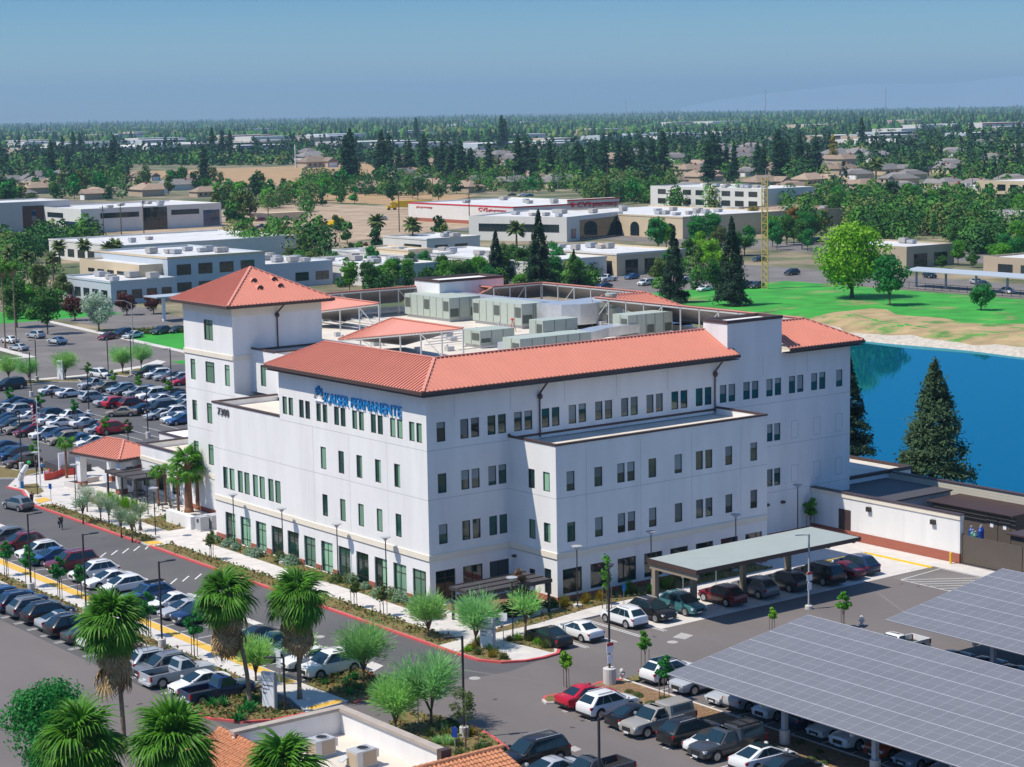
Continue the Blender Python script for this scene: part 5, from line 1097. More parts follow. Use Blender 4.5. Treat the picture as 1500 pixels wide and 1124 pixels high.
# fine leaved desert tree: sprays of thin twigs growing up and out
def palo(key, H, rad, n, seed, base=1.3, thin=.03):
    rs = np.random.RandomState(seed); mb = MB(); P = []; D = []
    for i in range(9):
        a = 6.283 * i / 9 + rs.uniform(-.3, .3); e = (rad * .62 * math.cos(a) * rs.uniform(.4, 1), rad * .62 * math.sin(a) * rs.uniform(.4, 1), base + (H - base) * rs.uniform(.4, .72))
        mb.path([(0, 0, base * .75), (e[0] * .45, e[1] * .45, base + (e[2] - base) * .6), e], [.07, .045, .02], 5)
        m = n // 9; t = rs.uniform(.25, 1, (m, 1)); Q = np.array([0, 0, base]) * (1 - t) + np.array(e) * t
        d = unit(m, rs) * .75 + np.array([e[0] / rad, e[1] / rad, .75]); d /= np.linalg.norm(d, axis=1, keepdims=True)
        P.append(Q + d * rs.uniform(0, 1, (m, 1)) * rad * .55); D.append(d)
    mb.path([(0, 0, -.1), (0, 0, base)], [.10, .085], 6)
    P = np.concatenate(P); D = np.concatenate(D); m = len(P); S = np.cross(D, unit(m, rs)); S /= np.linalg.norm(S, axis=1, keepdims=True); L = rs.uniform(.25, .6, (m, 1)); w_ = thin * rs.uniform(.7, 1.5, (m, 1))
    V = np.stack([P - S * w_, P + S * w_, P + D * L + S * w_ * .4, P + D * L - S * w_ * .4], 1).reshape(-1, 3)
    proto_tree(key, 'desert_tree', (V, np.arange(4 * m).reshape(m, 4)), mb, leaf='leaf_fine')
palo('palo', 4.6, 2.5, 4300, 31, thin=.026); palo('palo_b', 4.2, 2.2, 3700, 32, base=1.0, thin=.026); palo('wispy', 3.4, 1.5, 520, 33, base=1.6)
# young staked tree
def young(key, H, base, rad, nl, size, seed, shape='round', stakes=True):
    rs = np.random.RandomState(seed); V, F, cs = blobs_crown(rs, H, base, rad, 12, nl, size, shape=shape); t = thing('young_tree', 'prototype', 'tree')
    me = npmesh('crown', V, F, ['leaf']); c = bpy.data.objects.new('crown', me); COL.objects.link(c); c.parent = t
    trunk_mb(base * 1.2, .045, [tuple(q) for q in cs[:4]]).build('trunk', 'bark', t, local=True)
    if stakes:
        for sx in (-.42, .42):
            k = MB(); k.tube((sx, 0, -.1), (sx, 0.05, base * 1.15), .035, n=5); k.build('stake', 'stake', t, local=True)
    TP[key] = t
young('young_a', 4.0, 1.7, .95, 800, .28, 41); young('young_b', 3.6, 1.6, .8, 620, .26, 42); young('young_thin', 4.6, 1.7, .75, 420, .24, 43, 'column'); young('young_olive', 4.8, 1.5, 1.1, 1100, .17, 44)
# fan palms
def fan_frond(rs, L, blades, half, droop, petiole):
    """fan of folded blades on a stalk, growing along +X from the origin; returns verts, quads"""
    V = []; F = []
    V += [(0, -.03, 0), (0, .03, 0), (petiole, .02, 0), (petiole, -.02, 0)]; F.append((0, 1, 2, 3))
    for i in range(blades):
        a = -half + 2 * half * i / (blades - 1); ln = L * (1 - .28 * abs(a / half) ** 2) * rs.uniform(.88, 1.05); ca, sa = math.cos(a), math.sin(a); wd = L * half / blades * 1.3
        b = len(V); pv = [(petiole, 0, 0)]
        for s, wf, dz in ((.10, .35, 0.0), (.55, 1.0, -.10 * droop), (.85, .5, -.42 * droop), (1.0, .08, -.85 * droop)):
            x, y = petiole + ca * ln * s, sa * ln * s; z = dz * L + .10 * math.cos(a) * L * s * (1 - s) * 2; tw = .04 * (1 if i % 2 else -1)
            V.append((x + sa * wd * wf * .5, y - ca * wd * wf * .5, z + tw * wf)); V.append((x - sa * wd * wf * .5, y + ca * wd * wf * .5, z - tw * wf))
        for q in range(3): F.append((b + 2 * q, b + 2 * q + 1, b + 2 * q + 3, b + 2 * q + 2))
    return np.array(V), np.array(F)
def fan_palm(key, H, ngreen, ndead, L, seed, r=.17, lean=0.0, skirt=2.6, name='fan_palm', tmat='bark_palm', rt=None, blades=15, el=(-28, 78)):
    rs = np.random.RandomState(seed); t = thing(name, 'prototype', 'palm'); top = np.array([lean, 0, H])
    def gather(n, el, lf, dr, mat, nm, down=0.0):
        VV = []; FF = []; o = 0
        for i in range(n):
            e = R(rs.uniform(*el)); az = i * 2.39996 + rs.uniform(-.3, .3); V, F = fan_frond(rs, lf * rs.uniform(.8, 1.1), blades, R(rs.uniform(52, 80)), rs.uniform(*dr), lf * rs.uniform(.45, .8))
            tw = rs.uniform(-.5, .5); c, s = math.cos(tw), math.sin(tw); V = np.stack([V[:, 0], V[:, 1] * c - V[:, 2] * s, V[:, 1] * s + V[:, 2] * c], 1)
            c, s = math.cos(e), math.sin(e); V = np.stack([V[:, 0] * c - V[:, 2] * s, V[:, 1], V[:, 0] * s + V[:, 2] * c], 1)
            sag = .10 * (V[:, 0] ** 2) * (1 if e > -.5 else .2); V[:, 2] -= sag * .35
            c, s = math.cos(az), math.sin(az); V = np.stack([V[:, 0] * c - V[:, 1] * s, V[:, 0] * s + V[:, 1] * c, V[:, 2]], 1)
            dz = rs.uniform(0, down); V += top + np.array([-lean * .3 * dz / max(H, 1), 0, -dz - .1]); VV.append(V); FF.append(F + o); o += len(V)
        me = npmesh(nm, np.concatenate(VV), np.concatenate(FF), [mat]); c = bpy.data.objects.new(nm, me); COL.objects.link(c); c.parent = t
    gather(ngreen, el, L, (.35, .9), 'frond', 'crown', .5 if el[0] > -30 else .9)
    if ndead: gather(ndead, (-86, -48), L * .92, (.25, .8), 'frond_dead', 'dead_fronds', skirt)
    mb = MB(); rt = rt or r * .8
    n = 7; mb.path([(lean * (i / n) ** 2.0, 0, H * i / n - .1) for i in range(n + 1)], [r * (1.35 if i == 0 else 1.0) + (rt - r) * i / n for i in range(n + 1)], 10); mb.build('trunk', tmat, t, local=True, smooth=True)
    TP[key] = t
fan_palm('palm_near', 9.2, 70, 56, 1.65, 51, lean=-.5, skirt=3.2, el=(-55, 86)); fan_palm('palm_near_b', 9.2, 54, 90, 1.65, 52, lean=-1.6, skirt=3.0, el=(-45, 86)); fan_palm('palm_near_c', 9.2, 66, 70, 1.65, 53, lean=.1, skirt=3.0, el=(-60, 86))
fan_palm('palm_low', 6.5, 70, 40, 1.65, 54, el=(-45, 86)); fan_palm('palm_tall', 17, 26, 10, 1.2, 55, skirt=1.2, blades=9); fan_palm('palm_court', 4.4, 26, 0, 1.15, 56, r=.36, tmat='bark_rust', rt=.26); fan_palm('palm_thin', 4.6, 16, 0, .85, 57, r=.16, tmat='bark_rust')
# feather palm for the background
def date_palm(key, H, n, L, seed):
    rs = np.random.RandomState(seed); t = thing('date_palm', 'prototype', 'palm'); V = []; F = []
    for i in range(n):
        az = i * 2.4; e = R(rs.uniform(-25, 75)); p = np.array([0., 0., H]); d = np.array([math.cos(az) * math.cos(e), math.sin(az) * math.cos(e), math.sin(e)]); s = np.array([-math.sin(az), math.cos(az), 0])
        prev = None
        for k in range(6):
            w_ = L * .16 * math.sin(math.pi * (k + .6) / 6.4); a, b_ = p + s * w_ - np.array([0, 0, w_ * .5]), p - s * w_ - np.array([0, 0, w_ * .5])
            V += [a, p.copy(), b_]
            if prev is not None: q = len(V); F += [(q - 6, q - 5, q - 2, q - 3), (q - 5, q - 4, q - 1, q - 2)]
            prev = 1; p = p + d * L / 6; d = d + np.array([0, 0, -.24]); d /= np.linalg.norm(d)
    me = npmesh('crown', V, F, ['leaf']); c = bpy.data.objects.new('crown', me); COL.objects.link(c); c.parent = t
    trunk_mb(H, .28).build('trunk', 'bark_palm', t, local=True); TP[key] = t
date_palm('date', 6.5, 46, 3.4, 61)
# low plants
def tuft(key, nm, h, rad, n, seed, wd=.03, spread=.6):
    rs = np.random.RandomState(seed); az = rs.uniform(0, 6.283, n); e = rs.uniform(.35, 1.5, n); P = np.stack([rs.normal(0, rad * .25, n), rs.normal(0, rad * .25, n), np.zeros(n)], 1)
    D = np.stack([np.cos(az) * np.cos(e) * spread * 1.6, np.sin(az) * np.cos(e) * spread * 1.6, np.sin(e)], 1); S = np.stack([-np.sin(az), np.cos(az), np.zeros(n)], 1) * wd; L = h * rs.uniform(.6, 1.1, (n, 1))
    V = np.stack([P - S, P + S, P + D * L + S * .2, P + D * L - S * .2], 1).reshape(-1, 3); me = npmesh(nm, V, np.arange(4 * n).reshape(n, 4), ['leaf']); o = bpy.data.objects.new(nm, me); COL.objects.link(o); tag(o, 'prototype', 'plant'); TP[key] = o
def bush(key, nm, h, rad, n, size, seed):
    rs = np.random.RandomState(seed); d = unit(n, rs); d[:, 2] = np.abs(d[:, 2]); P = d * np.array([rad, rad, h]) * rs.uniform(.5, 1.05, (n, 1)); V, F = leaf_quads(P, d, size, rs); me = npmesh(nm, V, F, ['leaf']); o = bpy.data.objects.new(nm, me); COL.objects.link(o); tag(o, 'prototype', 'plant'); TP[key] = o
tuft('grass', 'grass_clump', .75, .5, 170, 71); tuft('agave', 'agave', .6, .3, 40, 72, .07, .8); tuft('tall_grass', 'grass_clump', 1.1, .5, 200, 73, .025, .4)
bush('bush', 'shrub', 1.0, .8, 420, .26, 81); bush('ball', 'clipped_shrub', .8, .62, 520, .16, 82); bush('low', 'shrub', .42, .8, 300, .2, 83); bush('oleander', 'shrub', 3.4, 2.6, 900, .55, 84)
note_kids()
GR = {'lakepine': (.075, .135, .05), 'mid': (.055, .175, .025), 'dark': (.026, .095, .026), 'bright': (.10, .33, .02), 'lime': (.20, .46, .015), 'olive': (.11, .165, .04), 'gold': (.28, .22, .02), 'orange': (.34, .17, .02), 'pine': (.028, .078, .034), 'red': (.12, .035, .03), 'pale': (.33, .62, .20), 'silver': (.50, .58, .44), 'emerald': (.03, .24, .045), 'sage': (.24, .36, .22), 'pink': (.20, .13, .08), 'brown': (.09, .06, .035)}
used_trees = {}
def tree(key, p, label, group, col='mid', s=1.0, rz=None, cat=None, z=0.0, jit=.12, nm=None):
    c = GR[col]; k = 1 + random.uniform(-jit, jit); c = (c[0] * k * random.uniform(.92, 1.08), c[1] * k, c[2] * k * random.uniform(.85, 1.15))
    o = dup(TP[key], (p[0], p[1], z), random.uniform(0, 6.283) if rz is None else rz, label, group, c, s)
    if cat: o['category'] = cat
    if nm: o.name = nm
    used_trees[key] = 1
    return o
def g2(x, y, z=0): p = at(x, y, z); return (p.x, p.y)
S_ = lambda h, base: h / base
# --- big fan palms in the foreground
G = 'tall fan palms in the foreground'
def palm_at(key, crown_px, z, label, group, s=1.0, rz=0.0, lean=0.0, sz=1.0):
    c = at(*crown_px, z); h = {'palm_near': 9.2, 'palm_near_b': 9.2, 'palm_near_c': 9.2, 'palm_low': 6.5}[key]
    l = {'palm_near': -.5, 'palm_near_b': -1.6, 'palm_near_c': .1, 'palm_low': 0}[key]
    k = z / h; o = tree(key, (c.x - l * s * math.cos(rz), c.y - l * s * math.sin(rz)), label, group, rz=rz); o.scale = (s, s, k); return o
palm_at('palm_near', (163, 903), 9.6, 'shaggy fan palm left of the others, its trunk standing in the open lot', G, 1.0, -.64)
palm_at('palm_near_b', (328, 868), 8.6, 'leaning fan palm with the longest brown skirt, by the wide white sign', G, 1.0, -.64)
palm_at('palm_near_c', (436, 868), 8.2, 'straight fan palm rising from a concrete base beside the path end', G, 1.0, -.64)
palm_at('palm_low', (118, 1085), 7.6, 'fan palm with dry tan fronds beside the bushy green tree', 'fan palms cut by the bottom edge', 1.1)
palm_at('palm_low', (255, 1085), 7.6, 'bushy fan palm left of the clay tile roof', 'fan palms cut by the bottom edge', 1.1, 1.0)
palm_at('palm_low', (415, 1130), 7.2, 'fan palm top showing in front of the rooftop condenser', 'fan palms cut by the bottom edge', 1.0, 2.0)
tree('near_broad', g2(72, 1085, 4), 'bushy green tree in the bottom left corner', None, 'emerald', 1.0)
# --- fine leaved trees round the crossing
G = 'feathery green desert trees'
for px, py, key, s, lab in ((533, 1002, 'palo', 1.0, 'feathery tree on the island beside the white suv'), (632, 1066, 'palo', 1.15, 'largest feathery tree, beside the corner of the flat roof'), (580, 1075, 'palo_b', 1.0, 'lower feathery tree touching the white parapet wall'),
    (628, 935, 'palo_b', .95, 'feathery tree in the bed by the blue and white easel sign'), (697, 950, 'palo', .95, 'feathery tree beside the white monument sign'), (770, 940, 'wispy', 1.25, 'wispy tree at the nose of the black sedan'), (375, 1000, 'palo_b', .9, 'feathery tree behind the leaning palm'), (440, 1000, 'wispy', 1.2, 'thin feathery tree at the nose of the silver sedan')):
    tree(key, g2(px, py), lab, G, 'pale', s)
for px, py, s, lab in ((13, 560, .95, 'left one of the feathery trees by the street'), (43, 562, .9, 'second feathery tree by the street, behind the black suv'), (96, 556, 1.0, 'feathery tree beside the white street sign'), (180, 548, 1.0, 'feathery tree left of the concrete pole base by the street'), (207, 542, .95, 'feathery tree right of the concrete pole base by the street')):
    tree('palo', g2(px, py), lab, 'feathery trees along the street', 'pale', s)
# --- young staked trees
G = 'young staked trees'
for px, py, key, s, c, lab in ((10, 845, 'young_a', .9, 'emerald', 'staked tree at the left edge by the yellow path'), (45, 862, 'young_a', 1.05, 'emerald', 'second staked tree from the left along the yellow path'), (88, 878, 'young_a', 1.0, 'emerald', 'third staked tree from the left along the yellow path'), (120, 880, 'young_b', 1.0, 'emerald', 'fourth staked tree from the left along the yellow path'),
    (218, 935, 'young_a', 1.0, 'emerald', 'staked tree beside the blue suv on the path'), (285, 965, 'young_a', 1.0, 'emerald', 'staked tree behind the shaggy skirt of the leaning palm'), (830, 1008, 'young_b', .85, 'lime', 'pale staked tree behind the red sedan'), (945, 978, 'young_a', .75, 'bright', 'round staked tree behind the white suv by the hydrant'),
    (973, 1028, 'young_a', .9, 'emerald', 'staked tree in the bark bed beside the camper pickup'), (1235, 920, 'young_a', .8, 'bright', 'staked tree with green trunk wrap at the solar canopy corner'), (1131, 925, 'young_b', .6, 'lime', 'small pale sapling behind the canopy edge'), (889, 895, 'young_thin', 1.1, 'bright', 'slender tree in front of the large shaded windows'),
    (682, 1105, 'young_olive', 1.0, 'olive', 'grey leaved tree in front of the concrete pole base'), (519, 893, 'young_b', .85, 'olive', 'young tree by the second lamp of the sunlit facade'), (562, 905, 'young_b', .85, 'olive', 'young tree by the lamp nearest the building corner'), (310, 822, 'young_b', .9, 'olive', 'young tree at the steps by the electrical cabinets'),
    (1187, 782, 'young_a', .95, 'bright', 'bright tree in the yard corner behind the carport'), (760, 905, 'young_a', 1.1, 'pink', 'blooming tree in front of the dark shade canopy'), (1012, 812, 'young_b', .8, 'dark', 'dark young tree behind the carport roof')):
    tree(key, g2(px, py), lab, G, c, s)
for i, (px, py) in enumerate(((128, 752), (148, 767), (160, 772), (178, 788), (194, 795), (122, 768), (206, 780))):
    tree('wispy', g2(px, py), 'wispy grey green tree with thin stakes beside the entry pavement', 'wispy trees along the entry pavement', 'silver' if i < 2 else 'sage', .95)
G = 'young trees between the far parked cars'
for px, py, c in ((15, 600, 'emerald'), (60, 608, 'emerald'), (110, 618, 'emerald'), (130, 560, 'bright'), (167, 572, 'bright'), (203, 580, 'bright'), (247, 588, 'bright'), (155, 645, 'bright'), (188, 650, 'olive'), (52, 685, 'bright')):
    tree('young_a', g2(px, py), 'young green tree standing between rows of cars in the far lot', G, c, .85)
for i, (px, py, s, lab) in enumerate(((243, 742, .85, 'thin brown palm nearest the pergola'), (277, 752, 1.15, 'thickest court palm, with a bulging base'), (262, 758, .9, 'short court palm in front of the thick one'), (292, 748, .95, 'court palm closest to the clinic wall'), (232, 740, .8, 'court palm standing against the dark pergola'))):
    tree('palm_court' if i in (1, 3) else 'palm_thin', g2(px, py), lab, 'palms in the entry court', s=s * 1.15)
tree('palm_thin', g2(98, 702), 'thin palm beside the tiled entry porch', None, s=1.05)
tree('ball', g2(247, 762), 'round clipped shrub under the court palms', None, 'emerald')
# --- conifers by the lake, park trees
tree('redwood', (78.2, 10.6), 'tall conifer on the lake shore behind the block wall', 'conifers around the clinic', 'lakepine', 1.04, jit=0)
tree('redwood_b', (82, 27.5), 'conifer half hidden behind the far end of the clinic', 'conifers around the clinic', 'pine', .95)
for px, py, h, lab in ((987, 444, 17, 'wide dark conifer left of the lawn'), (1072, 448, 19, 'slender conifer on the lawn with a long shadow'), (790, 425, 19, 'tall conifer behind the clinic roof screen'), (727, 420, 14, 'shorter conifer left of the tall one behind the roof'), (841, 420, 9, 'small pointed conifer right of the tall one behind the roof')):
    tree('redwood_b', g2(px, py), lab, 'conifers around the clinic', 'pine', (h / 13 * .8, h / 13 * .8, h / 13))
tree('big_bright', g2(1248, 437), 'huge bright green tree on the park lawn', None, 'lime', (1.12, 1.12, 1.05), jit=0)
tree('broad_a', g2(1303, 448), 'darker green tree leaning on the huge bright one', None, 'emerald', (1.3, 1.3, 1.15))
tree('round_low', g2(1437, 455), 'small round tree alone on the lawn slope', None, 'emerald', 1.15)
G = 'trees around the blue offices'
for px, py, key, c, s, lab in ((70, 490, 'broad_c', 'mid', .9, 'dark tree left of the flowering one'), (145, 485, 'magnolia', 'silver', 1.05, 'white flowering tree in front of the blue office'), (110, 470, 'round_low', 'red', 1.1, 'purple leaved tree left of the flowering one'), (186, 462, 'round_low', 'red', 1.0, 'purple leaved tree under the blue office windows'), (225, 460, 'round_low', 'red', 1.0, 'purple leaved tree nearest the red tower roof'), (90, 440, 'broad_b', 'olive', .75, 'olive tree against the low blue wall'),
    (25, 480, 'broad_c', 'mid', 1.0, 'green tree under the tall palms'), (45, 455, 'broad_b', 'bright', .7, 'bright low tree behind the tall palms'), (60, 430, 'broad_a', 'olive', .8, 'olive tree at the far end of the street'), (10, 440, 'broad_a', 'mid', .8, 'tree at the left edge behind the palm trunks')):
    tree(key, g2(px, py), lab, G, c, s)
for px, py, lab in ((8, 510, 'tall thin palm at the left edge'), (24, 508, 'tall thin palm second from the left edge')):
    tree('palm_tall', g2(px, py), lab, 'tall thin palms by the street', s=.92)
for i, (px, py) in enumerate(((40, 410), (88, 392), (124, 390), (78, 412), (160, 395), (170, 680 - 290), (15, 400))):
    tree('date', g2(px, py), 'feathery palm standing among the blue offices', 'feather palms by the offices', 'olive', .95)
for px, py, lab in ((553, 362, 'palm left of the pale flat roofs'), (605, 368, 'palm right of the first one by the pale flat roofs'), (757, 376, 'palm between the two dark conifers')):
    tree('date', g2(px, py), lab, 'feather palms by the low offices', 'olive', 1.25)
# --- tree belts beyond: every tree its own object, placed by zone
def belt(n, xr, yr, keys, cols, smin, smax, label, group, avoid=(), cat='tree', nm=None):
    k = 0; tries = 0
    while k < n and tries < n * 30:
        tries += 1; px, py = random.uniform(*xr), random.uniform(*yr)
        if any(a[0] < px < a[2] and a[1] < py < a[3] for a in avoid): continue
        tree(random.choice(keys), g2(px, py), label, group, random.choice(cols), random.uniform(smin, smax), cat=cat, nm=nm); k += 1
FA = ['far_a', 'far_b', 'far_c', 'far_d']
belt(20, (505, 720), (402, 428), ['broad_a', 'broad_b', 'broad_c'], ['emerald', 'emerald', 'mid', 'bright'], .6, .8, 'green tree in the hedge row right behind the clinic roof', 'trees right behind the clinic')
belt(26, (730, 985), (395, 424), ['broad_a', 'broad_b', 'round_low', 'broad_c'], ['emerald', 'mid', 'bright', 'olive'], .6, .85, 'green tree between the conifers behind the clinic roof', 'trees right behind the clinic', [(870, 395, 960, 425)])
belt(14, (420, 700), (372, 396), ['broad_b', 'round_low'], ['mid', 'olive', 'pink'], .55, .8, 'small tree between the low pale offices', 'trees between the low offices', [(560, 350, 600, 372)])
belt(16, (960, 1120), (352, 425), ['broad_a', 'broad_c', 'broad_b'], ['bright', 'mid', 'emerald', 'lime', 'olive'], .75, 1.05, 'leafy tree along the lane left of the yellow tower', 'trees around the lane by the park', [(1090, 395, 1125, 425)])
belt(12, (1125, 1200), (345, 405), ['broad_a', 'broad_c'], ['mid', 'emerald', 'bright'], .7, 1.0, 'leafy tree along the lane right of the yellow tower', 'trees around the lane by the park', [(1120, 370, 1200, 402)])
for px, py, c in ((1163, 340, 'orange'), (1207, 345, 'gold'), (1105, 338, 'gold'), (1180, 345, 'lime')): tree('broad_c', g2(px, py), 'yellowing tree beside the far lane', 'yellowing trees beside the far lane', c, .8)
belt(34, (1190, 1500), (300, 352), ['broad_a', 'broad_b', 'broad_c', 'column'], ['mid', 'emerald', 'dark', 'bright'], .85, 1.15, 'leafy street tree beyond the park', 'street trees beyond the park', [(1180, 330, 1240, 352), (1380, 330, 1500, 350)])
belt(16, (1340, 1500), (352, 400), ['broad_a', 'round_low'], ['emerald', 'mid', 'bright'], .7, .95, 'tree around the low tan offices at the right', 'trees around the tan offices', [(1300, 352, 1395, 385)])
belt(40, (0, 310), (268, 330), FA, ['mid', 'emerald', 'dark', 'olive'], .75, 1.1, 'tree in the wide belt behind the glass office block', 'trees behind the glass office block', [(60, 296, 312, 345)])
belt(42, (310, 520), (275, 330), FA, ['mid', 'dark', 'emerald', 'bright', 'olive'], .6, 1.0, 'tree beside the bare ground and the yellow machine', 'trees beside the bare ground', [(370, 305, 520, 332)])
belt(24, (350, 660), (336, 372), ['far_a', 'far_c', 'round_low'], ['mid', 'olive', 'pink', 'dark'], .5, .75, 'low tree at the edge of the bare ground', 'trees beside the bare ground', [(540, 335, 600, 350), (560, 345, 640, 372)])
for px, c in ((555, 0), (570, 1), (585, 2), (600, 0), (622, 1), (640, 0), (648, 1), (661, 2), (676, 1), (690, 0), (716, 2), (760, 1), (772, 0), (782, 2), (805, 1), (846, 0), (853, 1), (868, 2), (885, 0), (905, 1), (918, 0), (925, 2), (940, 1), (955, 0), (972, 1), (1037, 0), (1045, 1), (1052, 2), (1064, 0), (1075, 1), (1110, 0), (1118, 2), (1140, 1), (1150, 0), (1172, 1), (1185, 2), (1195, 0)):
    tree(['pine', 'pine_b', 'pine_c'][c], g2(px, random.uniform(258, 272)), 'tall dark conifer in the long row beyond the flat roofs', 'tall conifers beyond the flat roofs', 'pine', random.uniform(.95, 1.35), cat='tree')
for px, py, s in ((508, 278, 1.35), (515, 274, 1.5), (300, 275, 1.1), (560, 262, 1.4), (100, 256, 1.0), (76, 262, 1.2), (165, 262, 1.2), (168, 240, 1.2), (108, 232, 1.3), (118, 230, 1.2), (92, 232, 1.1), (312, 236, 1.4), (326, 236, 1.3), (338, 236, 1.3), (735, 224, 1.7), (740, 222, 1.5), (610, 212, 1.6), (1262, 225, 1.4), (1215, 232, 1.0)):
    tree('pine_b', g2(px, py), 'tall dark conifer rising above the suburb trees', 'tall conifers among the suburb trees', 'pine', s, cat='tree')
for px, py in ((118, 262), (124, 262), (129, 262), (1285, 236), (1318, 240), (1090, 228), (1100, 228), (180, 248)): tree('cypress', g2(px, py), 'narrow dark cypress among the suburb roofs', 'cypresses among the suburb roofs', 'pine', 1.3, cat='tree')
belt(24, (520, 1000), (276, 300), FA, ['mid', 'dark', 'emerald', 'olive'], .6, .95, 'garden tree in front of the row of tall conifers', 'garden trees before the conifers', [(655, 285, 850, 330), (985, 262, 1130, 300)])
tree('date', g2(1283, 272), 'shaggy palm rising among the suburb roofs', None, 'olive', 1.8)
tree('pine_c', g2(1220, 240), 'pale dry conifer above the suburb trees', None, 'gold', 1.2)
# --- planting in the beds round the clinic: small plants as things, groundcover as one mass
def ground_cover(name, polys, n, hmax, cols, label, seed, size=.3):
    rs = np.random.RandomState(seed); P = []
    for poly, w_ in polys:
        xs_ = [p[0] for p in poly]; ys_ = [p[1] for p in poly]; m = int(n * w_); c = 0
        while c < m:
            x, y = rs.uniform(min(xs_), max(xs_)), rs.uniform(min(ys_), max(ys_)); ins = False
            for i in range(len(poly)):
                (x0, y0), (x1, y1) = poly[i], poly[i - 1]
                if (y0 > y) != (y1 > y) and x < (x1 - x0) * (y - y0) / (y1 - y0) + x0: ins = not ins
            if ins and math.sin(x * 2.3 + 1) + math.sin(y * 1.7) + math.sin(x * y * .2) > rs.uniform(-2.4, 1.2): P.append((x, y, rs.uniform(.18, .18 + hmax)))
            c += 1
    P = np.array(P); V, F = leaf_quads(P, np.tile([0, 0, .6], (len(P), 1)), size, rs); mi = rs.randint(0, len(cols), len(P))
    ms = []
    for i, c in enumerate(cols): q = f'{name}_{i}'; pmat(q, c, .9, var=.25, scale=2, trans=.2); ms.append(q)
    o = bpy.data.objects.new(name, npmesh(name, V, F, ms, mi)); COL.objects.link(o); tag(stuff(o), label, 'plants')
ground_cover('ground_cover', [([(-7.1, 66.4), (-5.5, 66.1), (-5.5, 41.2), (-7.1, 40.9)], .12), ([(-7.1, 38.5), (-5.3, 38.5), (-4.9, 0), (-4.9, -11), (-7.1, -11.3)], .24), ([(-2.3, 37.5), (-0.3, 37.5), (-0.3, -0.3), (-1.5, -4.6), (-2.2, -3)], .16), ([(-2.1, -10.7), (2.4, -9.6), (8.5, -8.2), (8.5, -6.95), (32.5, -6.95), (32.5, -9.6), (10.2, -9.9), (2.4, -11.2), (-1.9, -11.2)], .2), ([(-1.7, 66.5), (0.4, 67), (0.3, 55.6), (-1.7, 56.5)], .06), ([(-2.5, 51.5), (3.4, 52.5), (0.5, 44.2), (-2.6, 44.2)], .05), ([(-25.2, 70), (-24, 70), (-24, -12), (-25.2, -12)], .17)],
    9000, .28, [(.10, .17, .02), (.06, .15, .03), (.17, .15, .04), (.20, .11, .05)], 'low green and rusty ground cover in the beds around the clinic', 95)
ground_cover('island_cover', [(ISA, .3), (ISB, .3), (ISF, .3), ([(-7.0, -13.9), (-3.2, -11.9), (-5.3, -18.8), (-6.2, -18.1), (-6.9, -16.7)], .06), ([(-2.2, -13.5), (-0.2, -13.2), (-0.25, -16.2), (-0.5, -18.0), (-1.2, -19.0), (-1.5, -18.9)], .04)],
    5200, .25, [(.12, .15, .03), (.22, .14, .03), (.08, .14, .03), (.24, .19, .09)], 'rusty and green ground cover on the kerbed islands', 96)
pl = lambda key, xy, lab, grp, col, s=1.0: tree(key, xy, lab, grp, col, s, z=.16)
for i in range(9): pl('agave', (ISA[0][0] + random.uniform(.6, 4), random.uniform(-19, -14.5)), 'blue green rosette plant on the island by the white suv', 'rosette plants on the islands', 'emerald', random.uniform(.8, 1.2))
for i in range(11): pl('agave', (random.uniform(-30, -26), random.uniform(-18.8, -14.0)), 'blue green rosette plant under the leaning palm', 'rosette plants on the islands', 'emerald', random.uniform(.9, 1.4))
for i in range(22): u = random.uniform(2.5, 30); pl('tall_grass', (u, random.uniform(-9.3, -7.4)), 'tawny grass clump along the shaded facade', 'grass clumps along the shaded facade', random.choice(['olive', 'gold', 'bright']), random.uniform(.7, 1.1))
for i in range(26): pl('bush', (random.uniform(-1.9, -.6), random.uniform(-2, 37)), 'grey green shrub at the foot of the sunlit facade', 'shrubs along the sunlit facade', random.choice(['sage', 'sage', 'olive']), random.uniform(.6, 1.0))
for x, y in ((-6.4, -14.3), (-5.6, -14), (-4.9, -13.4), (-6.3, -15.6), (-5.9, -17), (-4.6, -14.9), (-5.3, -16.2), (-5.5, -18), (-4.2, -12.9), (-1.3, -14.2), (-.7, -15), (-.9, -16.4), (-1, -17.6), (-1.9, -14)): pl('grass', (x, y), 'yellow green grass clump at the corner kerb', 'grass clumps at the corner kerb', random.choice(['olive', 'gold', 'lime']), random.uniform(.7, 1.0))
for i in range(10): pl('tall_grass', (-.6 + random.uniform(-.9, .8), random.uniform(57, 66)), 'bright tall grass in the entry bed', 'tall grasses in the entry bed', 'lime', 1.2)
for i in range(14): pl('low', (random.uniform(-4.7, -2.4), -30.5 - random.random() * 22), 'small green plant in the bark bed', 'small plants in the bark bed', 'olive', .5)
for i in range(12): p = at(random.uniform(600, 735), random.uniform(1075, 1118)); pl('grass', (p.x, p.y), 'pale grass clump on the island by the concrete pole base', 'grass clumps on the near island', random.choice(['gold', 'olive', 'pale']), random.uniform(.8, 1.2))
for i in range(6): p = at(random.uniform(640, 690), random.uniform(1068, 1080)); pl('bush', (p.x, p.y), 'dark shrub by the concrete pole base', 'shrubs on the near island', 'dark', .7)
for i in range(12): p = at(180 + i * 7.5, 490 + (i % 2) - i * .3); tree('bush', (p.x, p.y), 'clipped hedge plant beside the tall glass carport', 'hedge beside the glass carport', 'olive', 1.3)
for x, y in ((3.2, -6.4), (5.6, -7), (6.4, -6.5), (2.0, -5.6), (1.2, -4.0), (7.6, -7.4)): pl('bush', (x, y), 'shrub around the dark shade canopy', 'shrubs around the shade canopy', random.choice(['emerald', 'lime', 'mid']), .9)
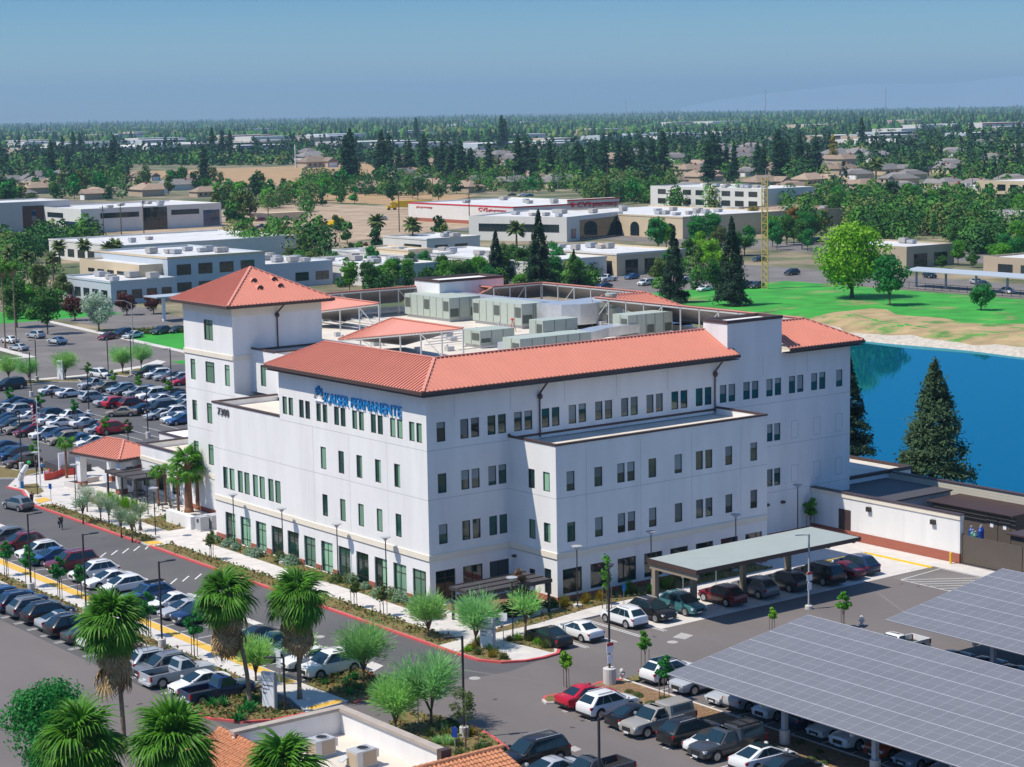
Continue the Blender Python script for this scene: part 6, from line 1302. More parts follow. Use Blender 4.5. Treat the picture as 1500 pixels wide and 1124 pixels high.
for k in TP.values():
    st = [k]
    while st:
        q = st.pop(); st.extend(KIDS.get(q.name, [])); bpy.data.objects.remove(q)
KIDS.clear()
# ------------------------------------------------------------------ structures and objects near the clinic
# entry wing and tiled porch
WG = thing('entry_wing', 'low white wing with tan flat roof at the foot of the red roofed tower', 'building', (10, 60, 0))
b = MB(); hs = [(64.0, 65.6, 1.0, 3.0), (60.4, 62.0, 1.0, 3.0), (56.6, 58.4, 1.0, 3.0)]
wall_holes(b, 'x', 5.44, 54.2, 66.0, 0, 5.5, hs); b.quad((5.44, 66, 0), (20, 66, 0), (20, 66, 5.5), (5.44, 66, 5.5)); b.box(12.5, 20, 66.01, 75, 0, 5.2); b.build('wall', 'stucco', WG)
for h in hs: window(WG, 'x', 5.44, [(h[0], h[1])], h[2], h[3], mull=(.5,), gmat='glass')
b = MB(); b.box(5.7, 20, 54.2, 65.7, 4.9, 5.1); b.build('roof', 'deck', WG)
b = MB(); b.box(5.45, 5.7, 54.2, 66, 5.5, 5.75); b.box(5.7, 16, 65.7, 66, 5.1, 5.75); b.build('parapet', 'stucco', WG)
b = MB(); b.box(5.35, 5.8, 54.2, 66.1, 5.75, 5.9); b.box(5.801, 20, 65.6, 66.1, 5.75, 5.9); b.box(12.4, 20, 74.7, 75.1, 5.2, 5.35); b.box(12.4, 12.8, 66.11, 74.7, 5.2, 5.35); b.build('coping', 'brown_metal', WG)
b = MB(); b.box(5.36, 5.44, 54.2, 66, 4.0, 4.45); b.build('cornice_band', 'cream', WG)
PC = thing('entry_porch', 'white entrance porch under a hipped red metal roof', 'porch', (4.65, 70.8, 0), R(10))
b = MB(); seam_roof(b, [(-3, -4.7, 4.3), (-3, 4.7, 4.3), (0, 1.7, 5.9), (0, -1.7, 5.9)], (0, 1, 0)); seam_roof(b, [(3, -4.7, 4.3), (3, 4.7, 4.3), (0, 1.7, 5.9), (0, -1.7, 5.9)], (0, 1, 0)); seam_roof(b, [(-3, -4.7, 4.3), (3, -4.7, 4.3), (0, -1.7, 5.9)], (1, 0, 0)); seam_roof(b, [(-3, 4.7, 4.3), (3, 4.7, 4.3), (0, 1.7, 5.9)], (1, 0, 0))
for p, q in (((-3, -4.7, 4.36), (0, -1.7, 5.96)), ((0, -1.7, 5.96), (0, 1.7, 5.96)), ((-3, 4.7, 4.36), (0, 1.7, 5.96)), ((3, -4.7, 4.36), (0, -1.7, 5.96))): b.bar(p, q, .22, .08)
b.build('roof', ['roof_red', 'screen_grey'], PC, local=True)
b = MB(); b.box(-3.1, 3.1, -4.8, -4.62, 4.0, 4.25); b.box(-3.1, -2.92, -4.619, 4.8, 4.0, 4.25); b.build('gutter', 'brown_metal', PC, local=True)
b = MB(); b.box(-2.6, 2.6, -4.3, 4.3, 3.7, 4.0); b.build('beam', 'stucco', PC, local=True)
for x, y in ((-2.2, -3.9), (-2.2, 3.9), (2.2, -3.9), (2.2, 3.9)):
    b = MB(); b.box(x - .45, x + .45, y - .45, y + .45, 0.15, 3.7); o = b.build('column', 'stucco', PC, local=True)
    b = MB(); b.box(x - .5, x + .5, y - .5, y + .5, 0.14, .75); b.build('base', 'brick', o, local=True)
b = MB(); b.box(-.6, 2.55, -4.05, -3.75, .15, 3.7); b.build('side_wall', 'stucco', PC, local=True)
b = MB(); b.box(-.05, 1.3, -4.09, -4.06, 1.7, 3.2); b.build('notice_panel', 'orange_net', PC, local=True)
b = MB(); b.box(-3.8, 1.0, 4.9, 5.15, .15, .75); b.box(-3.8, -3.5, 2.5, 4.89, .15, .75); b.build('low_wall', 'concrete', PC, local=True)
tag(MB.build((lambda m: (m.box(3.4, 4.6, 84.0, 84.2, .2, 2.6), m)[1])(MB()), 'notice_board', 'sign_white'), 'white notice board standing inside the entrance porch', 'sign')
# pergolas
def pergola(name, label, c, z, posts, nsl, mat='shade_dark'):
    x0, x1, y0, y1 = c; t = thing(name, label, 'pergola', ((x0 + x1) / 2, (y0 + y1) / 2, .15))
    b = MB()
    for i in range(nsl): x = x0 + (x1 - x0) * (i + .5) / nsl; w_ = (x1 - x0) / nsl * .42; b.box(x - w_, x + w_, y0, y1, z, z + .05)
    b.build('louvre_roof', mat, t)
    b = MB()
    for i in range(4): y = y0 + (y1 - y0) * i / 3; b.bar((x0, y, z + .07), (x1, y, z + .07), .08, .10)
    b.bar((x0, y0, z - .1), (x1, y0, z - .1), .12, .2); b.bar((x0, y1, z - .1), (x1, y1, z - .1), .12, .2); b.bar((x0, y0, z - .1), (x0, y1, z - .1), .12, .2); b.bar((x1, y0, z - .1), (x1, y1, z - .1), .12, .2)
    b.build('frame', 'pole', t)
    for x, y in posts:
        b = MB(); b.box(x - .09, x + .09, y - .09, y + .09, .15, z - .2); b.build('post', 'pole', t)
pergola('shade_canopy', 'dark louvred shade canopy over the patio at the building corner', (-1.6, 6.6, -8.9, -5.2), 3.0, ((-1.4, -5.4), (6.4, -5.4), (6.4, -8.7), (-1.4, -8.7)), 44)
pergola('shade_canopy', 'dark louvred canopy beside the tiled entrance porch', (1.3, 5.2, 59.3, 66.8), 3.0, ((1.5, 59.5), (5.0, 59.5), (1.5, 66.6), (5.0, 66.6), (1.5, 63)), 14)
for i, (x, y) in enumerate(((2.6, 61), (3.8, 63.5), (2.4, 65.2), (3.6, 55.5), (2.0, 54.2))):
    t = thing('patio_table', 'dark metal patio table with benches in the entry court', 'table', (x, y, .15), i * .4, 'patio tables in the entry court')
    b = MB(); b.lathe((0, 0, .72), [(.6, 0), (.6, .04)], 14); b.build('table_top', 'pole', t, local=True)
    b = MB(); b.tube((0, 0, 0), (0, 0, .72), .05); b.build('leg', 'pole', t, local=True)
    for k in range(4): a = k * 1.571; b = MB(); b.lathe((math.cos(a) * .95, math.sin(a) * .95, .42), [(.2, 0), (.2, .04)], 10); b.tube((math.cos(a) * .95, math.sin(a) * .95, 0), (math.cos(a) * .95, math.sin(a) * .95, .42), .03); b.build('seat', 'pole', t, local=True)
for i, (x, y) in enumerate(((.2, -6.8), (3.2, -7.4))):
    t = thing('planter_pot', ('terracotta planter pot left of the shade canopy', 'terracotta planter pot in front of the shade canopy')[i], 'planter', (x, y, .15), 0, 'planter pots by the shade canopy')
    b = MB(); b.lathe((0, 0, 0), [(.3, 0), (.42, .8), (.38, .82)], 14); b.build('pot', 'wall_tan', t, local=True)
    rs = np.random.RandomState(i); V, F = leaf_quads(np.array([0, 0, 1.0]) + unit(120, rs) * .35, unit(120, rs), .2, rs); me = npmesh('plant', V, F, ['frond']); o = bpy.data.objects.new('plant', me); COL.objects.link(o); o.parent = t
# electrical cabinets
b = MB(); b.box(-.5, .1, 43.1, 48.6, .15, 1.5); b.box(.1, 5, 43.1, 43.4, .15, 1.5); tag(b.build('screen_wall', 'stucco'), 'low white screen wall around the electrical cabinets', 'wall')
for i, (x, y) in enumerate(((0.3, 42.1), (1.6, 42.0), (2.8, 42.2))):
    t = thing('electrical_cabinet', ('pale grey electrical cabinet nearest the kerb', 'middle grey electrical cabinet with a square vent', 'small grey electrical cabinet nearest the clinic wall')[i], 'cabinet', (x, y, .15), 0, 'electrical cabinets')
    b = MB(); b.box(-.5, .5, -.6, .6, .1, 1.5); b.build('casing', 'pole_grey', t, local=True); b = MB(); b.box(-.53, -.5, -.2, .2, .9, 1.25); b.build('vent', 'frame', t, local=True); b = MB(); b.box(-.6, .6, -.7, .7, 0, .099); b.build('plinth', 'concrete', t, local=True)
# lamps: post-top lamps by the facades, arm lamps in the lots
def lamp_post(x, y, h, label, z=.15):
    t = thing('lamp_post', label, 'lamp post', (x, y, z), 0, 'post top lamps by the clinic')
    b = MB(); b.tube((0, 0, .25), (0, 0, h - .35), .06, .05); b.build('pole', 'pole', t, local=True); b = MB(); b.lathe((0, 0, 0), [(.42, 0), (.42, .22), (.3, .25)], 14); b.build('footing', 'concrete', t, local=True)
    b = MB(); b.lathe((0, 0, h - .35), [(.06, 0), (.1, .02), (.28, .26), (.48, .30), (.48, .36), (.1, .40)], 12); b.build('lamp_head', 'pole_grey', t, local=True)
for x, y, l in ((-1.25, 32.5, 'post lamp at the far end of the sunlit facade'), (-1.25, 23, 'second post lamp along the sunlit facade'), (-1.2, 13.2, 'third post lamp along the sunlit facade'), (-1.0, 5.4, 'post lamp nearest the corner on the sunlit facade'), (9.4, -8.9, 'post lamp in the grass by the shaded bay corner'), (18.2, -8.6, 'post lamp behind the near end of the carport roof'), (29, -8.2, 'post lamp behind the middle of the carport roof'), (43.8, -1.6, 'post lamp in the yard corner beside the bright tree')): lamp_post(x, y, 5.4, l)
for x, y, l in ((-5.2, 60.8, 'dark post lamp at the far end of the entry pavement'), (-.7, 52.4, 'dark post lamp in front of the court palms'), (-5.1, 42.1, 'dark post lamp beside the yellow crossing ramp'), (-1.4, -13.8, 'dark post lamp at the nose of the black sedan'), (-5.0, 71.5, 'dark post lamp beside the flagpole')): lamp_post(x, y, 5.2, l)
def lot_pole(x, y, h, label, az=90, base=.85, sign=None, mat='pole', br=.33):
    t = thing('lot_light', label, 'light pole', (x, y, 0), 0, 'arm lights in the parking lots')
    b = MB(); b.box(-.06, .06, -.06, .06, base, h); b.build('pole', mat, t, local=True)
    b = MB(); b.lathe((0, 0, 0), [(br, 0), (br, base), (br * .9, base + .03)], 16); b.build('footing', 'concrete', t, local=True)
    a = R(az); d = Vector((math.cos(a), math.sin(a), 0)); b = MB(); b.bar((0, 0, h - .08), tuple(d * .7 + Vector((0, 0, h - .02))), .07, .07); b.build('arm', mat, t, local=True)
    b = MB(); b.bar(tuple(d * .6 + Vector((0, 0, h))), tuple(d * 1.35 + Vector((0, 0, h + .03))), .36, .09); b.build('lamp_head', mat, t, local=True)
    if sign:
        b = MB()
        for z0, z1, w_ in ((2.5, 3.3, .32), (1.7, 2.35, .24)): b.box(-w_, w_, -.10, -.07, z0, z1)
        o = b.build('sign_plate', 'sign_white', t, local=True); b = MB(); b.box(-.32, .32, -.115, -.101, 3.05, 3.3); b.build('sign_band', 'sign_red', o, local=True)
for (x, y), az, l in (((-24.6, 28.8), -10, 'light pole at the left edge of the yellow path'), ((-24.6, 17.2), -20, 'light pole over the white cars by the path'), ((-24.6, 3.0), -15, 'light pole beside the blue suv by the path'), ((-19.5, -32.0), 160, 'light pole on the concrete base by the grey leaved tree')): lot_pole(x, y, 7.3, l, az)
p = at(418, 1047); lot_pole(p.x, p.y, 4.3, 'short light pole behind the white sign by the palms', 150, .12, br=.16)
p = at(877, 1052, 7.2); lot_pole(p.x, p.y, 7.2, 'light pole at the bottom edge in front of the black sedan', 20)
lot_pole(-3.5, -28.6, 9.0, 'tall light pole with white notices at the hydrant kerb', 40, 1.3, True, br=.5)
lot_pole(24.3, -22.2, 6.6, 'grey light pole with a notice in front of the carport', 160, .3, True, 'pole_grey')
for (x, y), l in (((37.7, 167.8), 'light pole on the kerb by the white street sign'), ((29.4, 151.2), 'light pole left of the white sedans in the far lot'), ((53, 163.9), 'light pole on the kerb by the feathery street trees'), ((46.2, 158.6), 'light pole in front of the white suv entering the lot'), ((27.3, 126.1), 'light pole in the middle of the far lot'), ((24.3, 101.5), 'light pole by the entry wing roof'), ((1.4, 90.6), 'light pole at the brown suv'), ((10, 118), 'light pole left of the flag in the far lot'), ((48, 140), 'light pole by the row facing the clinic wing')): lot_pole(x, y, 7.0, l, 200)
# flagpole
t = thing('flagpole', 'white flagpole with a drooping american flag at the entry', 'flagpole', (-2.5, 76.3, .15))
b = MB(); b.tube((0, 0, 0), (0, 0, 10.6), .09, .045, 10); b.build('pole', 'sign_white', t, local=True); b = MB(); b.lathe((0, 0, 10.6), [(.02, 0), (.09, .06), (.02, .14)], 8); b.build('finial', 'yellow', t, local=True)
b = MB()
for i in range(13):
    for k in range(6):
        a0, a1 = k / 6, (k + 1) / 6; f = lambda a, z: (-.06 - a * .62, .12 * math.sin(a * 9 + z), z)
        z0, z1 = 10.3 - 2.6 * i / 13, 10.3 - 2.6 * (i + 1) / 13; dz = -.25
        b.quad((*f(a0, z0)[:2], z0 + dz * a0), (*f(a0, z1)[:2], z1 + dz * a0), (*f(a1, z1)[:2], z1 + dz * a1), (*f(a1, z0)[:2], z0 + dz * a1), 2 if (i < 7 and k < 3) else i % 2)
b.build('flag', ['sign_red', 'sign_white', 'cloth_navy'], t, local=True)
# carport
t = thing('carport', 'long flat grey carport roof on tan steel legs before the shaded facade', 'carport', (22.7, -17, 0))
b = MB(); b.box(12.9, 32.6, -20.4, -14.3, 4.72, 4.82); b.build('roof', 'carport_roof', t)
b = MB(); b.box(12.82, 12.899, -20.45, -14.25, 4.45, 4.86); b.box(12.9, 32.6, -20.48, -20.401, 4.5, 4.86); b.box(32.601, 32.68, -20.45, -14.25, 4.5, 4.86); b.build('fascia', 'brown_metal', t)
b = MB(); b.box(13.0, 13.2, -20.35, -14.35, 3.95, 4.44); b.build('end_beam', 'tan_metal', t)
for x in (17.4, 23.2, 29.0, 32.2):
    b = MB(); b.box(x - .12, x + .12, -20.1, -14.6, 4.3, 4.715); b.build('beam', 'tan_metal', t)
for x, y in ((13.15, -14.9), (17.2, -15.3), (23.2, -15.2), (29.0, -15.0)):
    b = MB(); b.box(x - .22, x + .22, y - .22, y + .22, 0, 4.29 if x > 14 else 3.949); b.build('column', 'tan_metal', t)
for i, (x, y) in enumerate(((12.4, -11.6), (15.8, -11.5), (19.5, -11.4), (23.5, -11.4), (27.2, -11.3))):
    t = thing('stall_sign', 'small sign on a thin post at the head of a carport stall', 'sign', (x, y, .1), 0, 'signs at the carport stalls'); b = MB(); b.tube((0, 0, 0), (0, 0, 2.1), .03, n=6); b.build('post', 'pole_grey', t, local=True); b = MB(); b.box(-.2, .2, -.05, -.03, 1.5, 2.1); b.build('plate', 'sign_blue' if i == 0 else 'sign_white', t, local=True)
# solar canopies
def solar(label, x0, x1, y0, y1, z0, z1, posts):
    t = thing('solar_canopy', label, 'solar canopy', ((x0 + x1) / 2, (y0 + y1) / 2, 0)); sl = (z1 - z0) / (x1 - x0); Z = lambda x: z0 + (x - x0) * sl
    b = MB(); b.add([(x0, y0, z0), (x1, y0, z1), (x1, y1, z1), (x0, y1, z0), (x0, y0, z0 - .06), (x1, y0, z1 - .06), (x1, y1, z1 - .06), (x0, y1, z0 - .06)], [(0, 1, 2, 3), (7, 6, 5, 4), (0, 4, 5, 1), (1, 5, 6, 2), (2, 6, 7, 3), (3, 7, 4, 0)])
    pn = b.build('panel', 'panel', t); b = MB(); n = 7
    def strip(xa, ya, xb, yb, w_, lift=.008):
        if xa == xb: b.add([(xa - w_, ya, Z(xa - w_) + lift), (xa + w_, ya, Z(xa + w_) + lift), (xa + w_, yb, Z(xa + w_) + lift), (xa - w_, yb, Z(xa - w_) + lift)], [(0, 1, 2, 3)])
        else: b.add([(xa, ya - w_, Z(xa) + lift), (xb, ya - w_, Z(xb) + lift), (xb, ya + w_, Z(xb) + lift), (xa, ya + w_, Z(xa) + lift)], [(0, 1, 2, 3)])
    for i in range(n + 1): x = x0 + (x1 - x0) * i / n; strip(min(max(x, x0 + .03), x1 - .03), y0, min(max(x, x0 + .03), x1 - .03), y1, .028, .006)
    for i in range(n): x = x0 + (x1 - x0) * (i + .5) / n; strip(x, y0, x, y1, .007, .004)
    y = y1; k = 0
    while y > y0: strip(x0, y, x1, y, .010, .005); y -= 1.13; k += 1
    b.build('panel_joint', 'panel_line', pn)
    b = MB()
    for i in range(5): x = x0 + (x1 - x0) * (.08 + .21 * i); b.bar((x, y0 + .1, Z(x) - .16), (x, y1 - .1, Z(x) - .16), .10, .18)
    b.build('purlin', 'blue_steel', t)
    for x, y in posts:
        b = MB(); b.bar((x0 + .5, y, Z(x0 + .5) - .42), (x1 - .5, y, Z(x1 - .5) - .42), .22, .34); b.build('beam', 'blue_steel', t)
        b = MB(); b.box(x - .17, x + .17, y - .17, y + .17, 1.1, Z(x) - .6); o = b.build('post', 'blue_steel', t); b = MB(); b.lathe((x, y, 0), [(.36, 0), (.36, 1.1)], 14); b.build('footing', 'concrete', o)
solar('front solar canopy of grey panels filling the bottom right corner', -6.5, 7.5, -130, -38.5, 3.6, 5.5, [(-3.7, -47.3 - 8.2 * i) for i in range(9)])
solar('rear solar canopy of grey panels at the right edge before the dark gate', 16.2, 30.1, -130, -38.3, 3.6, 5.5, [(19.0, -46.5 - 8.2 * i) for i in range(9)])
# service yard: white wall, block wall, gate, sheds
YD = thing('service_yard_wall', 'long white yard wall with brick base running off the shaded end of the clinic', 'wall', (47.4, -10, 0))
b = MB(); b.box(47.3, 47.75, -19.4, -.06, .95, 4.2); b.build('wall', 'stucco', YD)
b = MB(); b.box(47.24, 47.75, -19.4, -.06, 0, .949); b.build('brick_base', 'brick', YD); b = MB(); b.box(47.2, 47.8, -19.45, -.06, 4.2, 4.62); b.build('cornice', 'cream', YD); b = MB(); b.box(47.14, 47.85, -19.5, -.06, 4.621, 4.72); b.build('coping', 'brown_metal', YD)
b = MB(); b.box(47.25, 47.299, -5.5, -3.9, .95, 3.0); b.build('door', 'brown_metal', YD)
for y in (-8.0, -16.2):
    b = MB(); b.box(47.0, 47.299, y - .25, y + .25, 3.3, 3.75); b.build('wall_light', 'frame', YD)
t = thing('link_block', 'low white block with a dark edged roof beside the lake', 'building', (57, 0, 0))
b = MB(); b.box(52.96, 64.6, 2.0, 12, 0, 4.1); b.build('wall', 'stucco', t); b = MB(); b.box(52.96, 64.7, 1.9, 2.25, 4.1, 4.45); b.box(64.35, 64.7, 2.251, 12, 4.1, 4.45); b.box(52.96, 64.349, 11.7, 12, 4.1, 4.45); b.build('coping', 'brown_metal', t); b = MB(); b.box(53, 64.3, 2.3, 11.6, 4.11, 4.14); b.build('roof', 'deck', t)
t = thing('generator_shed', 'flat dark roofed shed inside the service yard', 'shed', (54, -4, 0)); b = MB(); b.box(47.8, 60.5, -7.0, 1.9, 0, 3.5); b.build('wall', 'concrete_grey', t); b = MB(); b.box(47.76, 60.6, -7.2, 1.89, 3.5, 3.65); b.build('roof', 'shade_dark', t)
b = MB(); b.box(61.2, 61.6, -60, 1.9, 0, 4.2); w_ = b.build('block_wall', 'cmu'); tag(w_, 'tall tan concrete block wall between the yard and the lake', 'wall'); ORG[w_.name] = Vector((0, 0, 0)); b = MB(); b.box(61.1, 61.7, -60, 1.9, 4.2, 4.3); b.build('coping', 'brown_metal', w_)
b = MB()
for k in range(1, 16): b.box(61.192, 61.2, -60, 1.9, k * .27, k * .27 + .02)
b.build('mortar_joint', 'concrete_grey', w_)
t = thing('enclosure', 'brown louvre topped equipment enclosure against the block wall', 'enclosure', (58, -13, 0)); b = MB(); b.box(56.6, 61.0, -18.5, -8, 0, 3.0); b.build('wall', 'gate', t); b = MB()
for i in range(22): x = 55.8 + i * .24; b.box(x, x + .15, -18.7, -7.8, 3.2, 3.28)
b.box(55.8, 61.1, -18.7, -18.55, 3.05, 3.195); b.box(55.8, 61.1, -7.95, -7.8, 3.05, 3.195); b.build('louvre_roof', 'brown_metal', t)
for i, (y) in enumerate((-17.2, -15.6)): b = MB(); b.box(56.55, 56.599, y - .7, y + .7, .1, 2.6); o = b.build('door', 'gate', t); b = MB(); b.box(56.53, 56.549, y - .2, y + .2, 1.6, 2.0); b.build('door_sign', 'sign_white', o)
t = thing('enclosure', 'lower brown roofed enclosure at the right edge of the yard', 'enclosure', (56, -27, 0)); b = MB(); b.box(51.5, 60, -34, -22, 0, 2.6); b.build('wall', 'gate', t); b = MB(); b.box(51.2, 60.3, -34, -21.7, 2.6, 2.75); b.build('roof', 'brown_metal', t)
for i, (x, y, m) in enumerate(((53.5, -15.6, 'tank_blue'), (53.9, -16.4, 'tank_blue'), (54.6, -15.9, 'tank_blue'), (51.9, -17.4, 'tank_green'), (52.4, -16.7, 'tank_green'))):
    t = thing('gas_cylinder', f"{'blue' if m == 'tank_blue' else 'green'} gas cylinder standing in the service yard", 'cylinder', (x, y, 0), 0, ('blue' if m == 'tank_blue' else 'green') + ' gas cylinders'); b = MB(); b.lathe((0, 0, 0), [(.26, 0), (.28, .1), (.28, 1.75), (.15, 1.95)], 12); b.build('body', m, t, local=True); b = MB(); b.lathe((0, 0, 1.95), [(.07, 0), (.07, .12), (.12, .13), (.12, .2)], 8); b.build('valve', 'steel', t, local=True)
t = thing('yard_gate', 'wide dark brown sheet gate closing the service yard', 'gate', (47.6, -25, 0)); b = MB(); b.box(47.5, 47.6, -26.5, -19.6, .1, 2.75); b.build('panel', 'gate', t); b = MB(); b.box(47.5, 47.6, -33, -26.6, .1, 2.75); b.build('panel', 'gate', t); b = MB(); b.box(47.45, 47.65, -19.59, -19.45, 0, 2.9); b.build('post', 'gate', t)
for i, (x, y) in enumerate(((46.6, -18.9), (45.2, -29.0))): b = MB(); b.lathe((x, y, 0), [(.11, 0), (.11, 1.05), (.06, 1.12)], 10); tag(b.build('bollard', 'yellow'), ('yellow bollard at the end of the white yard wall', 'yellow bollard at the far corner of the solar canopy')[i], 'bollard', 'yellow bollards')
# foreground building with parapet, tiles and condensers
FB = thing('foreground_building', 'flat roofed white building with tall parapet and clay tile edges at the bottom', 'building', (-35, -42, 0))
b = MB(); b.box(-39.4, -31.4, -46.8, -35.2, 0, 3.7); b.box(-39.4, -31.4, -35.55, -35.2, 3.701, 5.3); b.box(-31.75, -31.4, -46.8, -35.551, 3.701, 5.3); b.box(-43, -39.41, -56, -32.6, 0, 3.2); b.box(-39.4, -28.6, -56, -46.81, 0, 3.3); b.build('wall', 'stucco', FB)
b = MB(); b.box(-39.4, -31.76, -60, -35.56, 3.71, 3.8); b.build('roof_deck', 'deck', FB)
b = MB(); b.box(-39.5, -31.3, -35.7, -35.1, 5.3, 5.5); b.box(-31.9, -31.3, -46.9, -35.701, 5.3, 5.5); b.build('coping', 'stone_cap', FB)
b = MB(); b.box(-31.95, -31.2, -47.05, -46.6, 4.3, 5.55); b.build('coping_end', 'brown_metal', FB)
def tiles(name, o, a, d, nc, nr, w_=.30, l_=.42, label=None):
    """barrel tile slope: a along the eave, d down the slope"""
    o, a, d = Vector(o), Vector(a).normalized(), Vector(d).normalized(); n = a.cross(d); n = n if n.z > 0 else -n; b = MB()
    b.add([o - n * .05, o + a * nc * w_ - n * .05, o + a * nc * w_ + d * nr * l_ - n * .05, o + d * nr * l_ - n * .05], [(0, 1, 2, 3), (3, 2, 1, 0)])
    for c in range(nc):
        for r in range(nr):
            p = o + a * (c + .5) * w_ + d * r * l_ + n * random.uniform(-.008, .008); vs = []
            for e, rad, lift in ((0, .125, .0), (l_ * 1.15, .150, .035)):
                for k in range(6): t_ = math.pi * k / 5; vs.append(p + d * e + a * (rad * math.cos(t_)) + n * (rad * math.sin(t_) * .85 + lift))
            b.add(vs, [(k, k + 1, 7 + k, 6 + k) for k in range(5)] + [(6, 7, 8, 9, 10, 11)])
    return b.build(name, 'clay', FB)
tiles('tile_roof', (-39.2, -33.2, 5.0), (0, -1, 0), (-1, 0, -.33), 70, 11)
tiles('tile_roof', (-38.2, -47.6, 5.0), (1, 0, 0), (0, -1, -.30), 34, 14)
b = MB()
for i in range(48): b.tube((-39.2, -33.2 - i * .45, 5.06), (-39.2, -33.2 - i * .45 - .5, 5.09), .16, .18, 8)
for i in range(23): b.tube((-38.2 + i * .45, -47.55, 5.06), (-38.2 + i * .45 + .5, -47.55, 5.09), .17, .19, 8)
b.build('ridge_tile', 'clay', FB)
for i, (x, y) in enumerate(((-35.1, -38.6), (-34.3, -42.0))):
    t = thing('condenser_unit', ('rooftop condenser nearer the parapet corner', 'rooftop condenser nearer the bottom edge')[i], 'air conditioner', (x, y, 3.8), R(4), 'condensers on the foreground roof'); b = MB(); b.box(-.75, .75, -.55, .55, .15, 1.15); b.build('casing', 'steel', t, local=True)
    b = MB(); b.box(-.762, -.751, -.48, .48, .22, 1.0); b.box(-.3, .7, -.562, -.551, .22, 1.05); b.build('coil_grille', 'wall_tan', t, local=True); b = MB(); b.lathe((.1, 0, 1.15), [(.42, 0), (.42, .05), (.36, .05), (.36, .01)], 18); b.build('fan_ring', 'pole_grey', t, local=True); b = MB(); b.lathe((.1, 0, 1.152), [(.35, 0), (.35, .012)], 18); b.build('fan_guard', 'black_plastic', t, local=True)
    b = MB(); b.box(-.8, .8, -.6, -.4, 0, .149); b.box(-.8, .8, .4, .6, 0, .149); b.build('skid', 'pole_grey', t, local=True); b = MB(); b.bar((-.75, .56, .7), (-1.2, .6, .45), .5, .04); b.bar((.76, -.35, .8), (.95, -.35, .8), .3, .5); b.build('hood', 'steel', t, local=True)
# signs
def monument(x, y, w_, h, rz, label, head, blue, words):
    t = thing('directory_sign', label, 'sign', (x, y, .15), rz); b = MB(); b.box(-w_ / 2, w_ / 2, -.14, .14, 0, h); bd_ = b.build('body', 'sign_white', t, local=True); b = MB(); b.box(w_ / 2 + .001, w_ / 2 + .09, -.17, .17, 0, h + .02); b.build('side_post', 'pole_grey', t, local=True)
    b = MB(); b.box(-w_ / 2, w_ / 2, -.155, -.141, h - head, h); b.build('header', 'blue_steel' if blue else 'sign_white', t, local=True)
    vs = 0
    for i, (tx, z, s, c) in enumerate(words):
        q, f, x0, x1, y0, y1 = text_mb(tx, 1, .02); k = s / (y1 - y0); b = MB(); b.add([(-w_ / 2 + .12 + (v.x - x0) * k, -.158 - v.z, z + (v.y - y0) * k) for v in q], f); b.build('lettering', c, bd_, local=True)
    return t
monument(-4.6, -14.6, 1.2, 2.55, R(-66), 'white monument sign on the corner island, streaked with tree shade', .4, False, [('7300', 2.0, .26, 'sign_blue'), ('Main Entrance', 1.6, .13, 'sign_grey'), ('Pharmacy', 1.3, .13, 'sign_grey'), ('Parking', 1.0, .13, 'sign_grey')])
monument(-26.6, -17.6, 1.05, 2.8, R(-66), 'wide white sign with a blue header between the palm trunks', .65, True, [('Medical', 2.45, .18, 'sign_white'), ('Offices', 2.2, .16, 'sign_white'), ('Main Entrance', 1.8, .11, 'sign_grey'), ('Pharmacy', 1.5, .12, 'sign_grey'), ('Exit', 1.2, .13, 'sign_grey')])
monument(41.3, 166.4, 1.3, 3.2, R(-70), 'white street side sign on the far kerb', .4, False, [('7300', 2.6, .3, 'sign_blue')])
def post_sign(x, y, h, pw, ph, mat, label, rz=-60, txt=None, tm='sign_grey'):
    t = thing('post_sign', label, 'sign', (x, y, .1), R(rz)); b = MB(); b.tube((0, 0, 0), (0, 0, h), .035, n=6); b.build('post', 'pole_grey', t, local=True); b = MB(); b.box(-pw / 2, pw / 2, -.06, -.036, h - ph, h); o = b.build('plate', mat, t, local=True)
    if txt:
        q, f, x0, x1, y0, y1 = text_mb(txt, 1, .02); k = pw * .78 / (x1 - x0); b = MB(); b.add([(-pw * .39 + (v.x - x0) * k, -.064 - v.z * .3, h - ph * .6 + (v.y - y0) * k) for v in q], f); b.build('lettering', tm, o, local=True)
post_sign(-3.2, -14.9, 2.8, .75, .7, 'sign_white', 'small white post sign beside the corner monument sign')
p = at(613, 1066); post_sign(p.x, p.y, 3.0, .5, .8, 'sign_white', 'thin white post sign beside the largest feathery tree')
p = at(667, 1107); post_sign(p.x, p.y, 1.9, .4, .7, 'tank_blue', 'small blue post sign on the near island')
p = at(75, 738); post_sign(p.x, p.y, 2.2, .4, .6, 'tank_blue', 'blue post sign by the yellow ramp at the drop off')
p = at(157, 726); post_sign(p.x, p.y, 2.4, .7, .9, 'sign_white', 'white and blue post sign before the porch columns')
p = at(418, 990); post_sign(-22.8, -12.6, 2.6, .4, 1.2, 'sign_white', 'narrow white post sign behind the straight palm')
t = thing('easel_sign', 'blue and white easel sign standing on the corner pavement', 'sign', (-2.7, -4.2, .15), R(-50))
